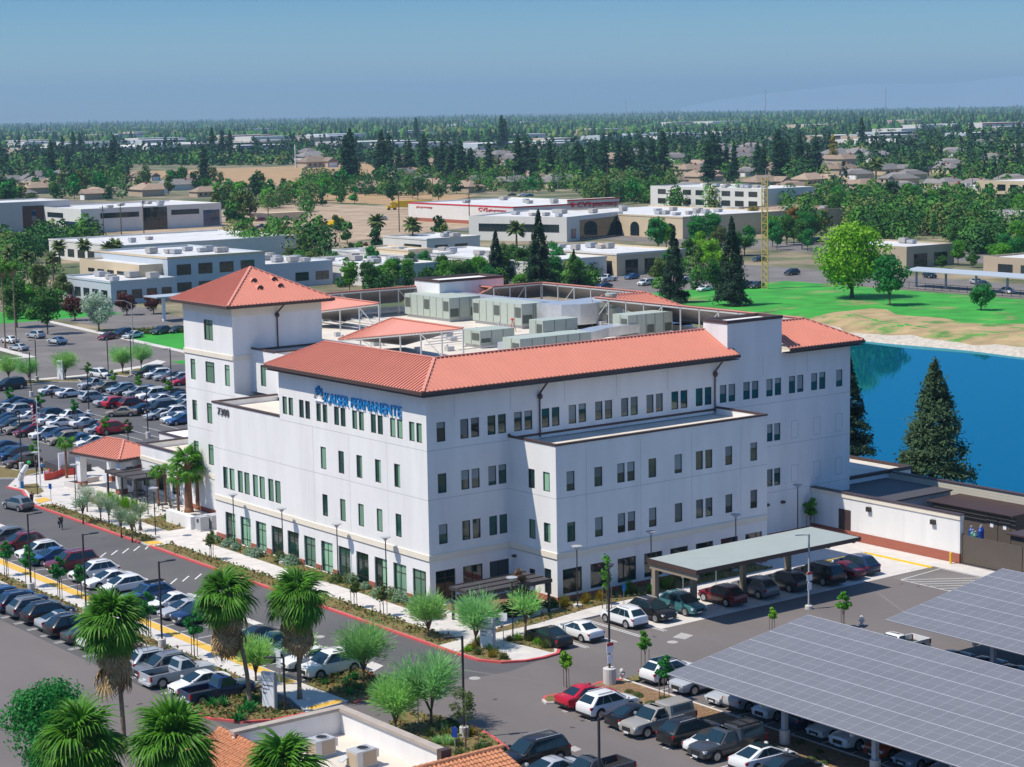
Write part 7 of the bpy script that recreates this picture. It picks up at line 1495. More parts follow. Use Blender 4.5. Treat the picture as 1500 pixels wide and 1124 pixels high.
b = MB(); b.add([(-.4, -.3, 0), (.4, -.3, 0), (.4, 0, 1.5), (-.4, 0, 1.5), (-.4, -.26, 0), (.4, -.26, 0), (.4, .04, 1.5), (-.4, .04, 1.5)], [(0, 1, 2, 3), (7, 6, 5, 4), (0, 4, 5, 1), (1, 5, 6, 2), (2, 6, 7, 3), (3, 7, 4, 0)]); b.build('board', 'sign_white', t, local=True); b = MB(); b.add([(-.36, -.30, .05), (.36, -.30, .05), (.36, -.19, .62), (-.36, -.19, .62)], [(0, 1, 2, 3)]); b.lathe((0, -.16, .95), [(.02, -.2), (.2, 0), (.02, .2)], 10); b.build('poster', 'sign_blue', t, local=True)
b = MB(); b.bar((-.35, .5, 0), (-.35, .04, 1.4), .04, .04); b.bar((.35, .5, 0), (.35, .04, 1.4), .04, .04); b.build('back_leg', 'pole_grey', t, local=True)
# hydrants
for i, pxy in enumerate(((911, 996), (1262, 917))):
    p = at(*pxy); t = thing('fire_hydrant', ('pale fire hydrant beside the tall pole base', 'fire hydrant beside the gap between the solar canopies')[i], 'hydrant', (p.x, p.y, .1)); b = MB(); b.lathe((0, 0, 0), [(.2, 0), (.2, .06), (.13, .08), (.13, .55), (.18, .57), (.16, .68), (.05, .8)], 12); b.build('body', 'concrete', t, local=True); b = MB(); b.tube((-.28, 0, .42), (.28, 0, .42), .07); b.tube((0, -.28, .38), (0, 0, .38), .09); b.build('nozzle', 'pole_grey', t, local=True)
# event things by the entry
t = thing('inflatable_column', 'leaning white inflatable column with a green ball at the entry kerb', 'inflatable', (-4.2, 78.2, .15)); b = MB(); b.path([(0, 0, 0), (.1, .2, .9), (.25, -.3, 1.8), (.7, -.6, 2.7)], [.42, .4, .34, .24], 10); b.build('tube', 'white_net', t, local=True); b = MB(); b.lathe((.9, -.8, 3.0), [(.05, -.22), (.2, -.13), (.24, 0), (.2, .13), (.05, .22)], 12); b.build('ball', 'green_balloon', t, local=True); b = MB(); b.box(-.35, .05, -1.0, -.95, .1, .9); b.build('banner', 'sign_blue', t, local=True)
b = MB(); q = [at(*p) for p in ((66, 706), (78, 704), (90, 699), (111, 697))]
for i in range(3): b.bar((q[i].x, q[i].y, .55), (q[i + 1].x, q[i + 1].y, .55), .06, .8)
for p in q: b.tube((p.x, p.y, 0), (p.x, p.y, 1.4), .05)
tag(b.build('barrier_fence', 'orange_net'), 'orange mesh barrier fence beside the entrance porch', 'fence')
b = MB(); p = at(97, 690); b.prism([(p.x - 1.5, p.y - 3), (p.x + 2, p.y - 3), (p.x + 2.2, p.y + 3), (p.x - 1.5, p.y + 3)], 0, 1.0); tag(b.build('covered_stack', 'shade_dark'), 'black covered stack behind the orange barrier fence', 'tarpaulin')
for i, (px, py) in enumerate(((73, 700), (128, 690))):
    p = at(px, py); b = MB(); b.lathe((p.x, p.y, 0), [(.3, 0), (.3, .06), (.12, .08), (.09, 1.1), (.05, 1.15)], 10); tag(b.build('delineator', 'orange_net'), ('orange delineator post left of the barrier fence', 'orange delineator post between the porch columns')[i], 'traffic post', 'orange delineator posts')
p = at(68, 704); b = MB(); b.box(p.x - .35, p.x + .35, p.y - .05, p.y + .05, .0, 1.1); tag(b.build('feather_board', 'sign_white'), 'white and blue sandwich board by the barrier fence', 'sign')
# people
def person(x, y, rz, label, shirt, legs, hair='hair', stride=.12, carry=None, hgt=1.7, z=.01):
    def skin(nm, pts, edges, rad, mat, parent=None):
        me = bpy.data.meshes.new(nm); me.from_pydata(pts, edges, []); o = bpy.data.objects.new(nm, me); COL.objects.link(o); md = o.modifiers.new('skin', 'SKIN'); md.use_smooth_shade = True
        for i, r in enumerate(rad): me.skin_vertices[0].data[i].radius = (r, r)
        me.skin_vertices[0].data[0].use_root = True; s_ = o.modifiers.new('sub', 'SUBSURF'); s_.levels = 1; s_.render_levels = 1; me.materials.append(M[mat])
        ev = bpy.data.meshes.new_from_object(o.evaluated_get(bpy.context.evaluated_depsgraph_get())); o.modifiers.clear(); o.data = ev
        if parent: o.parent = parent
        return o
    k = hgt / 1.7; s = stride
    P = [(0, 0, .92), (0, 0, 1.12), (0, 0, 1.34), (0, 0, 1.44), (.01, 0, 1.53), (.02, 0, 1.62), (0, .09, .88), (s, .09, .48), (s * 1.2, .09, .08), (s * 1.2 + .15, .10, .04), (0, -.09, .88), (-s * .6, -.09, .48), (-s * 1.6, -.09, .09), (-s * 1.6 + .15, -.10, .04),
         (0, .19, 1.36), (-.06, .23, 1.10), (.04, .23, .86), (.07, .225, .78), (0, -.19, 1.36), (.08, -.23, 1.10), (.20, -.21, .90), (.24, -.20, .83), (.10, 0, 1.555)]
    E = [(0, 1), (1, 2), (2, 3), (3, 4), (4, 5), (0, 6), (6, 7), (7, 8), (8, 9), (0, 10), (10, 11), (11, 12), (12, 13), (2, 14), (14, 15), (15, 16), (16, 17), (2, 18), (18, 19), (19, 20), (20, 21), (4, 22)]
    rd = [.115, .105, .125, .05, .085, .075, .08, .055, .038, .035, .08, .055, .038, .035, .055, .042, .032, .038, .055, .042, .032, .038, .02]
    P = [(a * k, b_ * k, c * k) for a, b_, c in P]; rd = [r * k for r in rd]; o = skin('person', P, E, rd, 'skin'); o.location = (x, y, z); o.rotation_euler = (0, 0, rz); tag(o, label, 'person')
    g = lambda ids: [P[i] for i in ids]
    ids = [0, 1, 2, 14, 15, 16, 18, 19, 20]; skin('shirt', g(ids), [(0, 1), (1, 2), (2, 3), (3, 4), (4, 5), (2, 6), (6, 7), (7, 8)], [rd[i] + .022 for i in ids], shirt, o)
    ids = [0, 6, 7, 8, 10, 11, 12]; skin('trousers', g(ids), [(0, 1), (1, 2), (2, 3), (0, 4), (4, 5), (5, 6)], [rd[i] + .025 for i in ids], legs, o)
    skin('hair', [(-.02 * k, 0, 1.66 * k), (-.05 * k, 0, 1.55 * k), (-.06 * k, 0, 1.42 * k)], [(0, 1), (1, 2)], [.085 * k, .08 * k, .05 * k], hair, o)
    if carry: b = MB(); b.box(.02, .22, -.36, -.27, .62, .95); b.build('bag', carry, o, local=True)
    return o
person(-10.5, 53.2, R(-95), 'woman in an olive jacket and dark jeans crossing the drive', 'cloth_olive', 'cloth_navy', carry='cloth_black')
p = at(196, 779); person(p.x, p.y, R(150), 'person in dark clothes walking on the pavement, left of a pair', 'cloth_black', 'cloth_black', z=.16)
p = at(206, 781); person(p.x, p.y, R(150), 'person in grey shorts and dark top walking on the pavement, right of a pair', 'cloth_grey', 'cloth_grey', z=.16)
p = at(47, 741); person(p.x, p.y, R(100), 'person in black standing behind the open grey hatchback', 'cloth_black', 'cloth_black', stride=.03)
p = at(62, 695); person(p.x, p.y, R(200), 'person in a blue shirt by the flagpole', 'cloth_blue', 'cloth_black', stride=.04)
p = at(54, 692); person(p.x, p.y, R(20), 'person in dark clothes facing the one in blue', 'cloth_navy', 'cloth_black', stride=.04)
p = at(76, 584); person(p.x, p.y, R(60), 'person walking behind the white cars in the far lot', 'cloth_navy', 'cloth_black')
t = thing('bicycle_rack', 'small metal bicycle rack with a bicycle in the entry bed', 'bicycle rack', (.6, 58.5, .15)); b = MB()
for i in range(4): b.path([(i * .5, 0, 0), (i * .5, 0, .8), (i * .5, .6, .8), (i * .5, .6, 0)], [.03] * 4, 6)
b.build('hoop', 'pole_grey', t, local=True)
# ------------------------------------------------------------------ buildings beyond
def block(name, label, near, z, lv, lu, wall, roof='roof_pale', rot=0.0, wins=(), cat='building', group=None, parapet=.5, band=None, px=True, cap=None, units=0, gl='glass_dark'):
    """flat roofed building: near roof corner (pixel), height, length of its left face, length of its right face.
    wins: (face 'l'/'r', a0, a1, z0, z1[, n]) measured from the near corner"""
    p = at(near[0], near[1], z) if px else Vector((*near, z)); t = thing(name, label, cat, (p.x, p.y, 0), rot, group)
    b = MB(); e = .35
    b.box(0, lu, 0, lv, 0, z - parapet); b.box(0, lu, 0, e, z - parapet, z); b.box(0, lu, lv - e, lv, z - parapet, z); b.box(0, e, e, lv - e, z - parapet, z); b.box(lu - e, lu, e, lv - e, z - parapet, z); b.build('wall', wall, t, local=True)
    b = MB(); b.box(e, lu - e, e, lv - e, z - parapet, z - parapet + .05); b.build('roof', roof, t, local=True)
    if band: b = MB(); b.box(-.12, lu + .12, -.12, 0, z - .45, z + .06); b.box(-.12, 0, 0, lv + .12, z - .45, z + .06); b.build('cornice', band, t, local=True)
    for w_ in wins:
        f, a0, a1, z0, z1 = w_[:5]; n = w_[5] if len(w_) > 5 else 1; m = w_[6] if len(w_) > 6 else gl
        for i in range(n):
            q0 = a0 + (a1 - a0) * i / n; q1 = a0 + (a1 - a0) * (i + (1 if n == 1 else .62)) / n
            b = MB(); fr = .08
            def bx(x0, x1, d0, d1, y0, y1, m_): (b.box(d0, d1, x0, x1, y0, y1, m_) if f == 'l' else b.box(x0, x1, d0, d1, y0, y1, m_))
            bx(q0, q1, -.04, .02, z0, z1, 0)
            bx(q0 - fr, q0, -.08, .02, z0 - fr, z1 + fr, 1); bx(q1, q1 + fr, -.08, .02, z0 - fr, z1 + fr, 1); bx(q0, q1, -.08, .02, z1, z1 + fr, 1); bx(q0, q1, -.08, .02, z0 - fr, z0, 1)
            k = max(1, int((q1 - q0) / 1.6))
            for j in range(1, k): x = q0 + (q1 - q0) * j / k; bx(x - .04, x + .04, -.06, -.041, z0, z1, 1)
            if z1 - z0 > 1.4: bx(q0, q1, -.062, -.041, (z0 + z1) / 2 - .04, (z0 + z1) / 2 + .04, 1)
            b.build('window', [m, 'frame'], t, local=True)
    rs = random.Random(len(label))
    for i in range(units):
        x, y = rs.uniform(.2, .8) * lu, rs.uniform(.15, .85) * lv; c, s = math.cos(rot), math.sin(rot)
        u_ = MB(); sx, sy = rs.uniform(.8, 1.4), rs.uniform(.8, 1.6); u_.box(-sx, sx, -sy, sy, .25, rs.uniform(1.0, 1.6)); u_.box(-sx * .8, sx * .8, -sy * .8, sy * .8, 0, .249); o = u_.build('roof_unit', 'pole_grey' if i % 2 else 'concrete_grey'); o.location = (p.x + x * c - y * s, p.y + x * s + y * c, z - parapet + .05); tag(o, f'air unit on the {label}', 'air unit', f'units on the {label}')
    return t
W4 = lambda f, a, b_, z0, z1, n, m='glass_dark': (f, a, b_, z0, z1, n, m)
# blue offices
block('office_building', 'low blue white office block with dark square windows', (162, 412.7), 5.5, 27, 17, 'wall_blue_white', wins=(W4('l', 2, 26, 1.2, 3.2, 5), W4('r', 1.5, 17, 1.2, 3.2, 4)), band='wall_blue_white', units=5)
block('office_building', 'taller blue office block with cream edge behind the tower roof', (245, 377.3), 9.6, 40, 27, 'wall_blue_white', wins=(W4('r', 2.5, 26, 5.2, 7.6, 4), W4('r', 2.5, 26, 1.2, 3.2, 4)), band='wall_cream', units=8)
block('office_building', 'cream office storey with a row of small dark windows', (203.5, 388.5), 8.0, 33, 7, 'wall_cream', wins=(W4('l', 3, 30, 5.2, 5.9, 5),), units=0)
block('office_building', 'blue white office wing right of the red tower roof', (382, 388), 6.2, 28, 21, 'wall_blue_white', wins=(W4('r', 10, 22, 1.5, 3.5, 2),), units=9)
block('office_building', 'pale long office wing behind the cream storey', (176.7, 360), 6.0, 50, 60, 'wall_white', wins=(W4('l', 4, 46, 1.2, 3.4, 6),), band='wall_white', units=2)
t = thing('glass_carport', 'tall carport with thin blue grey roof and white columns', 'carport', (100, 236, 0)); b = MB(); b.box(96, 118, 238, 244, 5.2, 5.45); b.build('roof', 'blue_steel', t)
for x in (99, 107, 115): b = MB(); b.box(x - .3, x + .3, 240.5, 241.1, 0, 5.2); b.build('column', 'sign_white', t)
b = MB(); p0, p1 = at(-25, 297, 13), at(61, 294, 13)
t = block('office_building', 'lilac grey mid rise with a dark brown panel at the left edge', (-40, 299), 11.5, 30, 40, 'wall_grey', wins=(), units=0)
q = at(-40, 299, 11.5); b = MB(); L = 40; b.box(q.x + L * .50, q.x + L * .72, q.y - .1, q.y, 0, 9.8); o = b.build('panel', 'wall_brown', t); b = MB(); b.box(q.x + L * .59, q.x + L * .64, q.y - .14, q.y - .11, 4, 8); b.build('window', 'glass_blue', o)
# glass office
t = block('office_building', 'long pale two storey office with dark and bright blue glass bays', (118.3, 306.7), 9.2, 43, 60, 'wall_white', wins=(W4('l', 1, 14, 0.4, 4.2, 1, 'glass_blue'), W4('l', 16, 30, 5.5, 7.2, 1), W4('r', 3, 3.1, 0, .1, 1), W4('r', 8, 24, 5.4, 7.2, 1), W4('r', 26, 36, 0.2, 8.6, 1), W4('r', 38, 50, 5.4, 7.2, 1), W4('r', 52, 59, .5, 6.5, 1, 'glass_blue'), W4('r', .4, 7, .4, 4.8, 1, 'glass_blue')), units=6)
# store with red lettering
t = block('store_building', 'white store with a red roof edge and red lettering', (751.7, 303.3), 7.4, 70, 52, 'wall_white', band='sign_red', units=7)
q = at(751.7, 303.3, 7.4)
b = MB(); b.box(q.x + 26, q.x + 52.2, q.y - .2, q.y + 4, 7.4, 8.9); b.build('raised_parapet', 'wall_white', t); b = MB(); b.box(q.x + 25.8, q.x + 52.4, q.y - .45, q.y - .2, 8.5, 9.0); b.build('cornice', 'sign_red', t); b = MB(); b.box(q.x - .12, q.x, q.y, q.y + 70, 0, 1.4); b.build('brick_base', 'brick', t)
text_on('lettering', 'CVS', (q.x + 31, q.y - .25, 5.9), (1, 0, 0), (0, 0, 1), 6.6, 2.0, 'sign_red', t, .2); text_on('lettering', 'pharmacy', (q.x + 38.6, q.y - .25, 5.5), (1, 0, 0), (0, 0, 1), 12.5, 2.0, 'sign_red', t, .2)
b = MB(); b.lathe((q.x + 28.6, q.y - .2, 6.9), [(.05, -1), (.8, -.1), (1.0, .5), (.5, .9)], 8); b.build('heart_emblem', 'sign_red', t)
text_on('lettering', 'CVS', (q.x - .05, q.y + 22, 5.3), (0, -1, 0), (0, 0, 1), 6, 1.3, 'sign_red', t, .2); text_on('lettering', 'pharmacy', (q.x - .05, q.y + 15.4, 5.1), (0, -1, 0), (0, 0, 1), 11, 1.2, 'sign_red', t, .2); text_on('lettering', 'pharmacy', (q.x - .05, q.y + 64, 5.3), (0, -1, 0), (0, 0, 1), 11, .8, 'sign_red', t, .2); text_on('lettering', 'pharmacy', (q.x + 7, q.y - .25, 5.0), (1, 0, 0), (0, 0, 1), 13, .9, 'sign_red', t, .2)
# offices behind the clinic
block('office_building', 'white office with deep dark glazed entrance recesses', (830, 318.3), 8.2, 38, 40, 'wall_white', rot=R(22), wins=(W4('l', 3, 34, 3.2, 5.6, 1), W4('r', 9, 36, .3, 6.6, 1), W4('r', 3, 6, 1, 4, 1, 'glass_blue')), units=7)
t = block('office_building', 'tan building with a row of dark arched windows', (1000, 318), 7.4, 72, 48, 'wall_cream', wins=(), band='wall_cream', units=12)
q = at(1000, 318, 7.4)
for i in range(7):
    b = MB(); y = q.y + 4 + i * 9; k = 8; vs = [(q.x - .06, y, .3), (q.x - .06, y + 4.6, .3)] + [(q.x - .06, y + 2.3 + 2.3 * math.cos(math.pi * j / k), 3.2 + 1.9 * math.sin(math.pi * j / k)) for j in range(k + 1)]; b.add(vs, [tuple(range(len(vs)))[::-1]]); b.add([(v[0] + .05, v[1], v[2]) for v in vs], [tuple(range(len(vs)))]); b.build('arched_window', 'glass_dark', t)
t = block('office_building', 'cream low office with white columned corner and dark bays', (903.3, 371.7), 5.9, 42, 24, 'wall_cream', wins=(W4('l', 2, 16, .4, 3.8, 3), W4('r', 3, 23, .3, 4.0, 3)), band='wall_white', units=5)
block('office_building', 'pale flat roofed office with stepped parapet left of the palms', (625, 350), 5.2, 24, 20, 'wall_white', wins=(W4('l', 3, 12, .4, 3.2, 1), W4('r', 3, 18, 1, 3, 2)), band='wall_white', units=4)
block('office_building', 'low pale office roof between the palms and the dark conifers', (773, 384), 5.2, 62, 26, 'wall_white', wins=(W4('l', 6, 50, .5, 3.2, 4),), band='wall_white', units=8)
block('office_building', 'low pale office roof behind the green hedge', (592, 374), 5.4, 36, 16, 'wall_white', wins=(W4('l', 4, 30, .5, 3, 3),), band='wall_white', units=6)
block('office_building', 'low pale office roof right of the blue office wing', (540, 391), 5.0, 40, 22, 'wall_white', band='wall_white', units=9)
block('office_building', 'cream topped low office at the left of the pale roofs', (598, 366), 6.4, 22, 8, 'wall_cream', band='wall_cream')
# right hand side
block('office_building', 'tan office with dark doors right of the huge bright tree', (1328, 361.7), 5.8, 26, 19, 'wall_tan', wins=(W4('r', 3, 8, .3, 3.6, 1), W4('r', 11, 16, .3, 3.6, 1), W4('l', 4, 22, 1, 3.4, 3)), units=2)
block('office_building', 'tan office cut by the right edge above the solar carport', (297, 152), 5.2, 32, 22, 'wall_tan', wins=(W4('l', 2, 30, .6, 3.4, 4),), px=False, units=2)
block('office_building', 'cream three storey building at the right edge', (1516, 266), 11, 30, 40, 'wall_cream', wins=(W4('l', 2, 28, 7, 9.4, 4), W4('l', 2, 28, 3, 5.4, 4)))
block('office_building', 'grey white building corner at the right edge', (1530, 311), 7, 22, 20, 'wall_grey', wins=(W4('l', 2, 20, 1.5, 4.5, 4),))
block('office_building', 'long white two storey office with two rows of dark windows', (1119, 277), 9, 72, 30, 'wall_white', wins=(W4('l', 4, 70, 5.6, 7.6, 8), W4('l', 4, 70, 1.4, 3.6, 8)), units=10)
block('office_building', 'pale flat building half hidden by suburb trees', (1468, 275), 6, 40, 28, 'wall_white', units=3)
block('office_building', 'brown roofed long building behind the yellow tower', (1115, 312), 6.2, 36, 50, 'wall_tan', roof='shingle_tan', units=3)
t = thing('solar_carport', 'long thin solar carport on white posts beyond the park', 'solar canopy', (266, 150, 0)); b = MB(); b.add([(262.8, 100, 4.0), (268, 100, 4.5), (268, 180, 4.5), (262.8, 180, 4.0), (262.8, 100, 3.85), (268, 100, 4.35), (268, 180, 4.35), (262.8, 180, 3.85)], [(0, 1, 2, 3), (7, 6, 5, 4), (0, 4, 5, 1), (1, 5, 6, 2), (2, 6, 7, 3), (3, 7, 4, 0)]); b.build('panel', 'blue_steel', t)
for i in range(9): b = MB(); y = 178 - i * 9; b.box(265.2, 265.6, y - .2, y + .2, 0, 4.0); b.build('post', 'pole_grey', t)
b = MB()
for i in range(36): b.box(259.9, 260.0, 178 - i * 2.5 - .04, 178 - i * 2.5 + .04, 0, 1.6)
b.box(259.9, 260.0, 90, 178, 1.5, 1.6); b.box(259.9, 260, 90, 178, .1, .18); tag(b.build('railing', 'pole'), 'dark iron railing along the top of the park lawn', 'railing')
# yellow lattice tower
t = thing('lattice_tower', 'tall yellow lattice tower rising from the lane by the park', 'tower', (237.6, 200.5, 0)); b = MB(); H = 26.5; c = [(math.cos(a) * .9, math.sin(a) * .9) for a in (0.3, 2.39, 4.49)]
for x, y in c: b.tube((x, y, 0), (x, y, H), .13, n=6)
b.build('leg', 'tower_yellow', t, local=True); b = MB(); n = 17
for i in range(n):
    z0, z1 = H * i / n, H * (i + 1) / n
    for k in range(3):
        a, d = c[k], c[(k + 1) % 3]; b.bar((*a, z0), (*d, z1), .10, .10); b.bar((*a, z1), (*d, z1), .11, .11)
b.build('bracing', 'tower_yellow', t, local=True); b = MB(); b.box(-.6, .6, -.6, .6, H, H + .1); b.tube((0, 0, H), (0, 0, H + 2), .05); b.box(-.4, 1.0, -.3, .3, H - 2.2, H - .8); b.build('antenna', 'pole_grey', t, local=True)
# street and utility poles
def upole(px, py, h, label, mat='bark', arm=True):
    p = at(px, py); t = thing('utility_pole', label, 'pole', (p.x, p.y, 0)); b = MB(); b.tube((0, 0, 0), (0, 0, h), .22, .16); b.build('pole', mat, t, local=True)
    if arm: b = MB(); b.bar((-1.3, 0, h - .7), (1.3, 0, h - .7), .14, .14); b.bar((-1, 0, h - 1.8), (1, 0, h - 1.8), .12, .12); b.build('crossarm', mat, t, local=True)
for px, py, h, l in ((152, 345, 11, 'utility pole before the glass office, left one'), (178, 347, 12, 'utility pole before the glass office, middle one'), (211, 345, 13, 'utility pole before the glass office, right one'), (585, 340, 15, 'dark utility pole left of the yellow truck'), (688, 345, 15, 'dark utility pole before the red and white store'), (394, 350, 12, 'dark utility pole on the bare ground'), (634, 290, 14, 'pale utility pole by the row of conifers'), (890, 285, 16, 'utility pole right of the store'), (1462, 290, 14, 'utility pole among the right hand suburb trees'), (1424, 292, 15, 'utility pole beside the pale flat building'), (1205, 300, 13, 'utility pole beyond the lane by the park')): upole(px, py, h, l)
p = at(433, 246); b = MB(); b.tube((p.x, p.y, 0), (p.x, p.y, 19), .45, .35, 10); tag(b.build('monopole', 'sign_white'), 'tall white monopole standing by the dry field', 'mast')
def street_lamp(px, py, h, l, az=0):
    p = at(px, py); t = thing('street_lamp', l, 'street lamp', (p.x, p.y, 0)); b = MB(); b.tube((0, 0, 0), (0, 0, h), .12, .08); b.build('pole', 'pole_grey', t, local=True); d = Vector((math.cos(az), math.sin(az), 0)); b = MB(); b.path([(0, 0, h - .2), tuple(d * 1.4 + Vector((0, 0, h + .5))), tuple(d * 2.6 + Vector((0, 0, h + .55)))], [.06, .05, .05], 6); b.bar(tuple(d * 2.4 + Vector((0, 0, h + .52))), tuple(d * 3.2 + Vector((0, 0, h + .5))), .3, .12); b.build('arm', 'pole_grey', t, local=True)
for px, py, h, az, l in ((195, 505, 8, 2.6, 'curved arm street lamp by the tall glass carport'), (1316, 310, 9, 2.4, 'curved arm street lamp beyond the huge bright tree'), (817, 288, 9, 2.5, 'curved arm street lamp behind the store'), (875, 290, 9, 2.5, 'street lamp right of the store'), (1030, 365, 8, 2.4, 'street lamp left of the yellow tower')): street_lamp(px, py, h, l, az)
# yellow truck and machine
p0, p1 = at(570, 308), at(632, 306); d = (p1 - p0); ang = math.atan2(d.y, d.x)
t = thing('semi_truck', 'yellow semi truck with a long yellow trailer by the bare ground', 'truck', (p0.x, p0.y, 0), ang); L = d.length
b = MB(); b.box(3.6, L, -1.3, 1.3, 1.2, 4.0); b.build('trailer', 'equip_yellow', t, local=True); b = MB(); b.box(.9, 3.2, -1.2, 1.2, .8, 3.6); b.box(-.9, .9, -1.0, 1.0, .8, 2.0); b.build('cab', 'equip_yellow', t, local=True); b = MB(); b.box(.86, .9, -1.0, 1.0, 2.2, 3.2); b.build('windshield', 'car_glass', t, local=True)
for x in (-.2, 2.6, L - 3.2, L - 1.8):
    b = MB(); b.tube((x, -1.25, .5), (x, 1.25, .5), .5, n=12); b.build('wheel', 'tyre', t, local=True)
p = at(490, 333); t = thing('excavator', 'yellow digger standing on the bare ground', 'digger', (p.x, p.y, 0), .4); b = MB(); b.box(-2.8, 2.8, -1.4, 1.4, .9, 2.6); b.box(-1, .8, -1.2, .2, 2.6, 3.6); b.build('body', 'equip_yellow', t, local=True); b = MB(); b.box(-2.6, 2.6, -1.7, -1.0, 0, .9); b.box(-2.6, 2.6, 1.0, 1.7, 0, .9); b.build('track', 'tyre', t, local=True); b = MB(); b.path([(2.5, 0, 2), (4.5, 0, 3.6), (6.6, 0, 2.2), (6.9, 0, .8)], [.3, .28, .22, .3], 6); b.build('boom', 'equip_yellow', t, local=True)
p = at(408, 322); b = MB(); b.box(p.x - 12, p.x + 12, p.y - 3, p.y + 3, 0, 3); tag(b.build('site_trailer', 'wall_cream'), 'long cream site trailer on the bare ground', 'trailer')
# small houses: one prototype per roof colour
HP = {}; CLEAR = []
for nm, wl_, rf_ in (('grey', 'wall_white', 'shingle_grey'), ('tan', 'wall_tan', 'shingle_tan'), ('pale', 'wall_cream', 'shingle_grey')):
    t = thing('house', 'prototype', 'house'); b = MB(); b.box(-8, 8, -5, 5, 0, 3); b.box(2, 8, -9, -5.001, 0, 3); b.build('wall', wl_, t, local=True)
    b = MB(); b.add([(-8.6, -5.6, 2.9), (8.6, -5.6, 2.9), (8.6, 5.6, 2.9), (-8.6, 5.6, 2.9), (-4, 0, 5.6), (4, 0, 5.6)], [(0, 1, 5, 4), (2, 3, 4, 5), (1, 2, 5), (3, 0, 4), (3, 2, 1, 0)]); b.add([(1.5, -9.5, 2.92), (8.5, -9.5, 2.92), (8.5, -2, 2.92), (1.5, -2, 2.92), (5, -9.5, 5.0), (5, -2, 5.0)], [(0, 1, 4), (1, 2, 5, 4), (0, 4, 5, 3), (2, 3, 5)]); b.build('roof', rf_, t, local=True)
    b = MB(); b.box(2.8, 7.2, -9.06, -9.0, 0, 2.3); b.build('garage_door', 'sign_white', t, local=True)
    for x in (-6, -3, 0): b = MB(); b.box(x - .7, x + .7, -5.06, -5.0, 1, 2.2); b.build('window', 'glass_dark', t, local=True)
    b = MB(); b.box(-3, -2.2, .5, 1.3, 3.6, 6.0); b.build('chimney', 'brick', t, local=True); HP[nm] = t
note_kids()
def houses(n, xr, yr, label, group, s=(1.0, 1.3)):
    done = []
    for i in range(n * 40):
        if len(done) >= n: break
        p = at(random.uniform(*xr), random.uniform(*yr))
        if any((p.x - q.x) ** 2 + (p.y - q.y) ** 2 < 26 ** 2 for q in done): continue
        done.append(p); CLEAR.append((p.x, p.y, 10, 30, 8)); dup(HP[random.choice(list(HP))], (p.x, p.y, 0), random.choice((0, 1.571, 3.1416, -1.571)) + random.uniform(-.1, .1), label, group, None, random.uniform(*s))
houses(14, (520, 900), (258, 284), 'low house among the row of tall conifers', 'houses by the tall conifers')
houses(34, (980, 1500), (246, 300), 'low house among the suburb trees beyond the park', 'houses beyond the park')
houses(16, (0, 320), (262, 292), 'low house in the trees behind the glass office', 'houses behind the glass office')
houses(12, (440, 760), (218, 246), 'distant house beyond the dry field', 'houses beyond the dry field', (1.3, 1.7))
houses(22, (900, 1500), (212, 242), 'distant house in the far suburb', 'houses in the far suburb', (1.3, 1.8))
for k in HP.values():
    for q in KIDS.get(k.name, []): bpy.data.objects.remove(q)
    bpy.data.objects.remove(k)
# distant flat roofed stores and warehouses
rs = random.Random(5)
for i in range(70):
    px = rs.choice((rs.uniform(0, 540), rs.uniform(540, 1500))); py = (rs.uniform(190, 224) if px < 540 else rs.uniform(184, 226)) - px * .010 + 6
    p = at(px, py); z = rs.uniform(7, 11); lu, lv = rs.uniform(40, 110), rs.uniform(30, 80); c = rs.choice(('wall_white', 'wall_white', 'wall_cream', 'wall_tan', 'wall_grey', 'wall_blue_white'))
    CLEAR.append((p.x + lu / 2, p.y + lv / 2, lu * .6, 95, lv * .6))
    t = thing('warehouse', 'flat roofed store in the distant line of pale buildings', 'building', (p.x, p.y, 0), rs.uniform(-.1, .1), 'distant stores and warehouses'); b = MB(); b.box(0, lu, 0, lv, 0, z); b.build('wall', c, t, local=True); b = MB(); b.box(1, lu - 1, 1, lv - 1, z + .02, z + .1); b.build('roof', 'roof_pale', t, local=True)
    if i % 3 == 0: b = MB(); b.box(0, lu, -.3, 0, z - 2.2, z - .6); b.build('fascia', rs.choice(('glass_blue', 'wall_brown', 'sign_red')), t, local=True)
# masts and the faint hills on the horizon
for px, h in ((1121, 95), (1297, 90), (917, 80)):
    p = at(px, 178); b = MB(); b.tube((p.x, p.y, 0), (p.x, p.y, h), 1.3, .8, 6); tag(b.build('radio_mast', 'pole_grey'), 'thin radio mast far away on the horizon', 'mast', 'radio masts on the horizon')
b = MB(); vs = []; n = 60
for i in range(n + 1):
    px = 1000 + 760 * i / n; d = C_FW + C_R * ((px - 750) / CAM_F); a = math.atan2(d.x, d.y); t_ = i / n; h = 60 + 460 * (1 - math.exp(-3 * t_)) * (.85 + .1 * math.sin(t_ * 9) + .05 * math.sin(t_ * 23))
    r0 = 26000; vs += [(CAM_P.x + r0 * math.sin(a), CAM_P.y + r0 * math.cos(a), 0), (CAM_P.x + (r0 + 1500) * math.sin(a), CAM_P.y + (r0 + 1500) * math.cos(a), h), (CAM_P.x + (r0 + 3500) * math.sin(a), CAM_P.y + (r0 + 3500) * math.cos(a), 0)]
b.add(vs, [f for i in range(n) for f in ((3 * i, 3 * i + 3, 3 * i + 4, 3 * i + 1), (3 * i + 1, 3 * i + 4, 3 * i + 5, 3 * i + 2))]); struct(b.build('hills', 'hill', smooth=True))
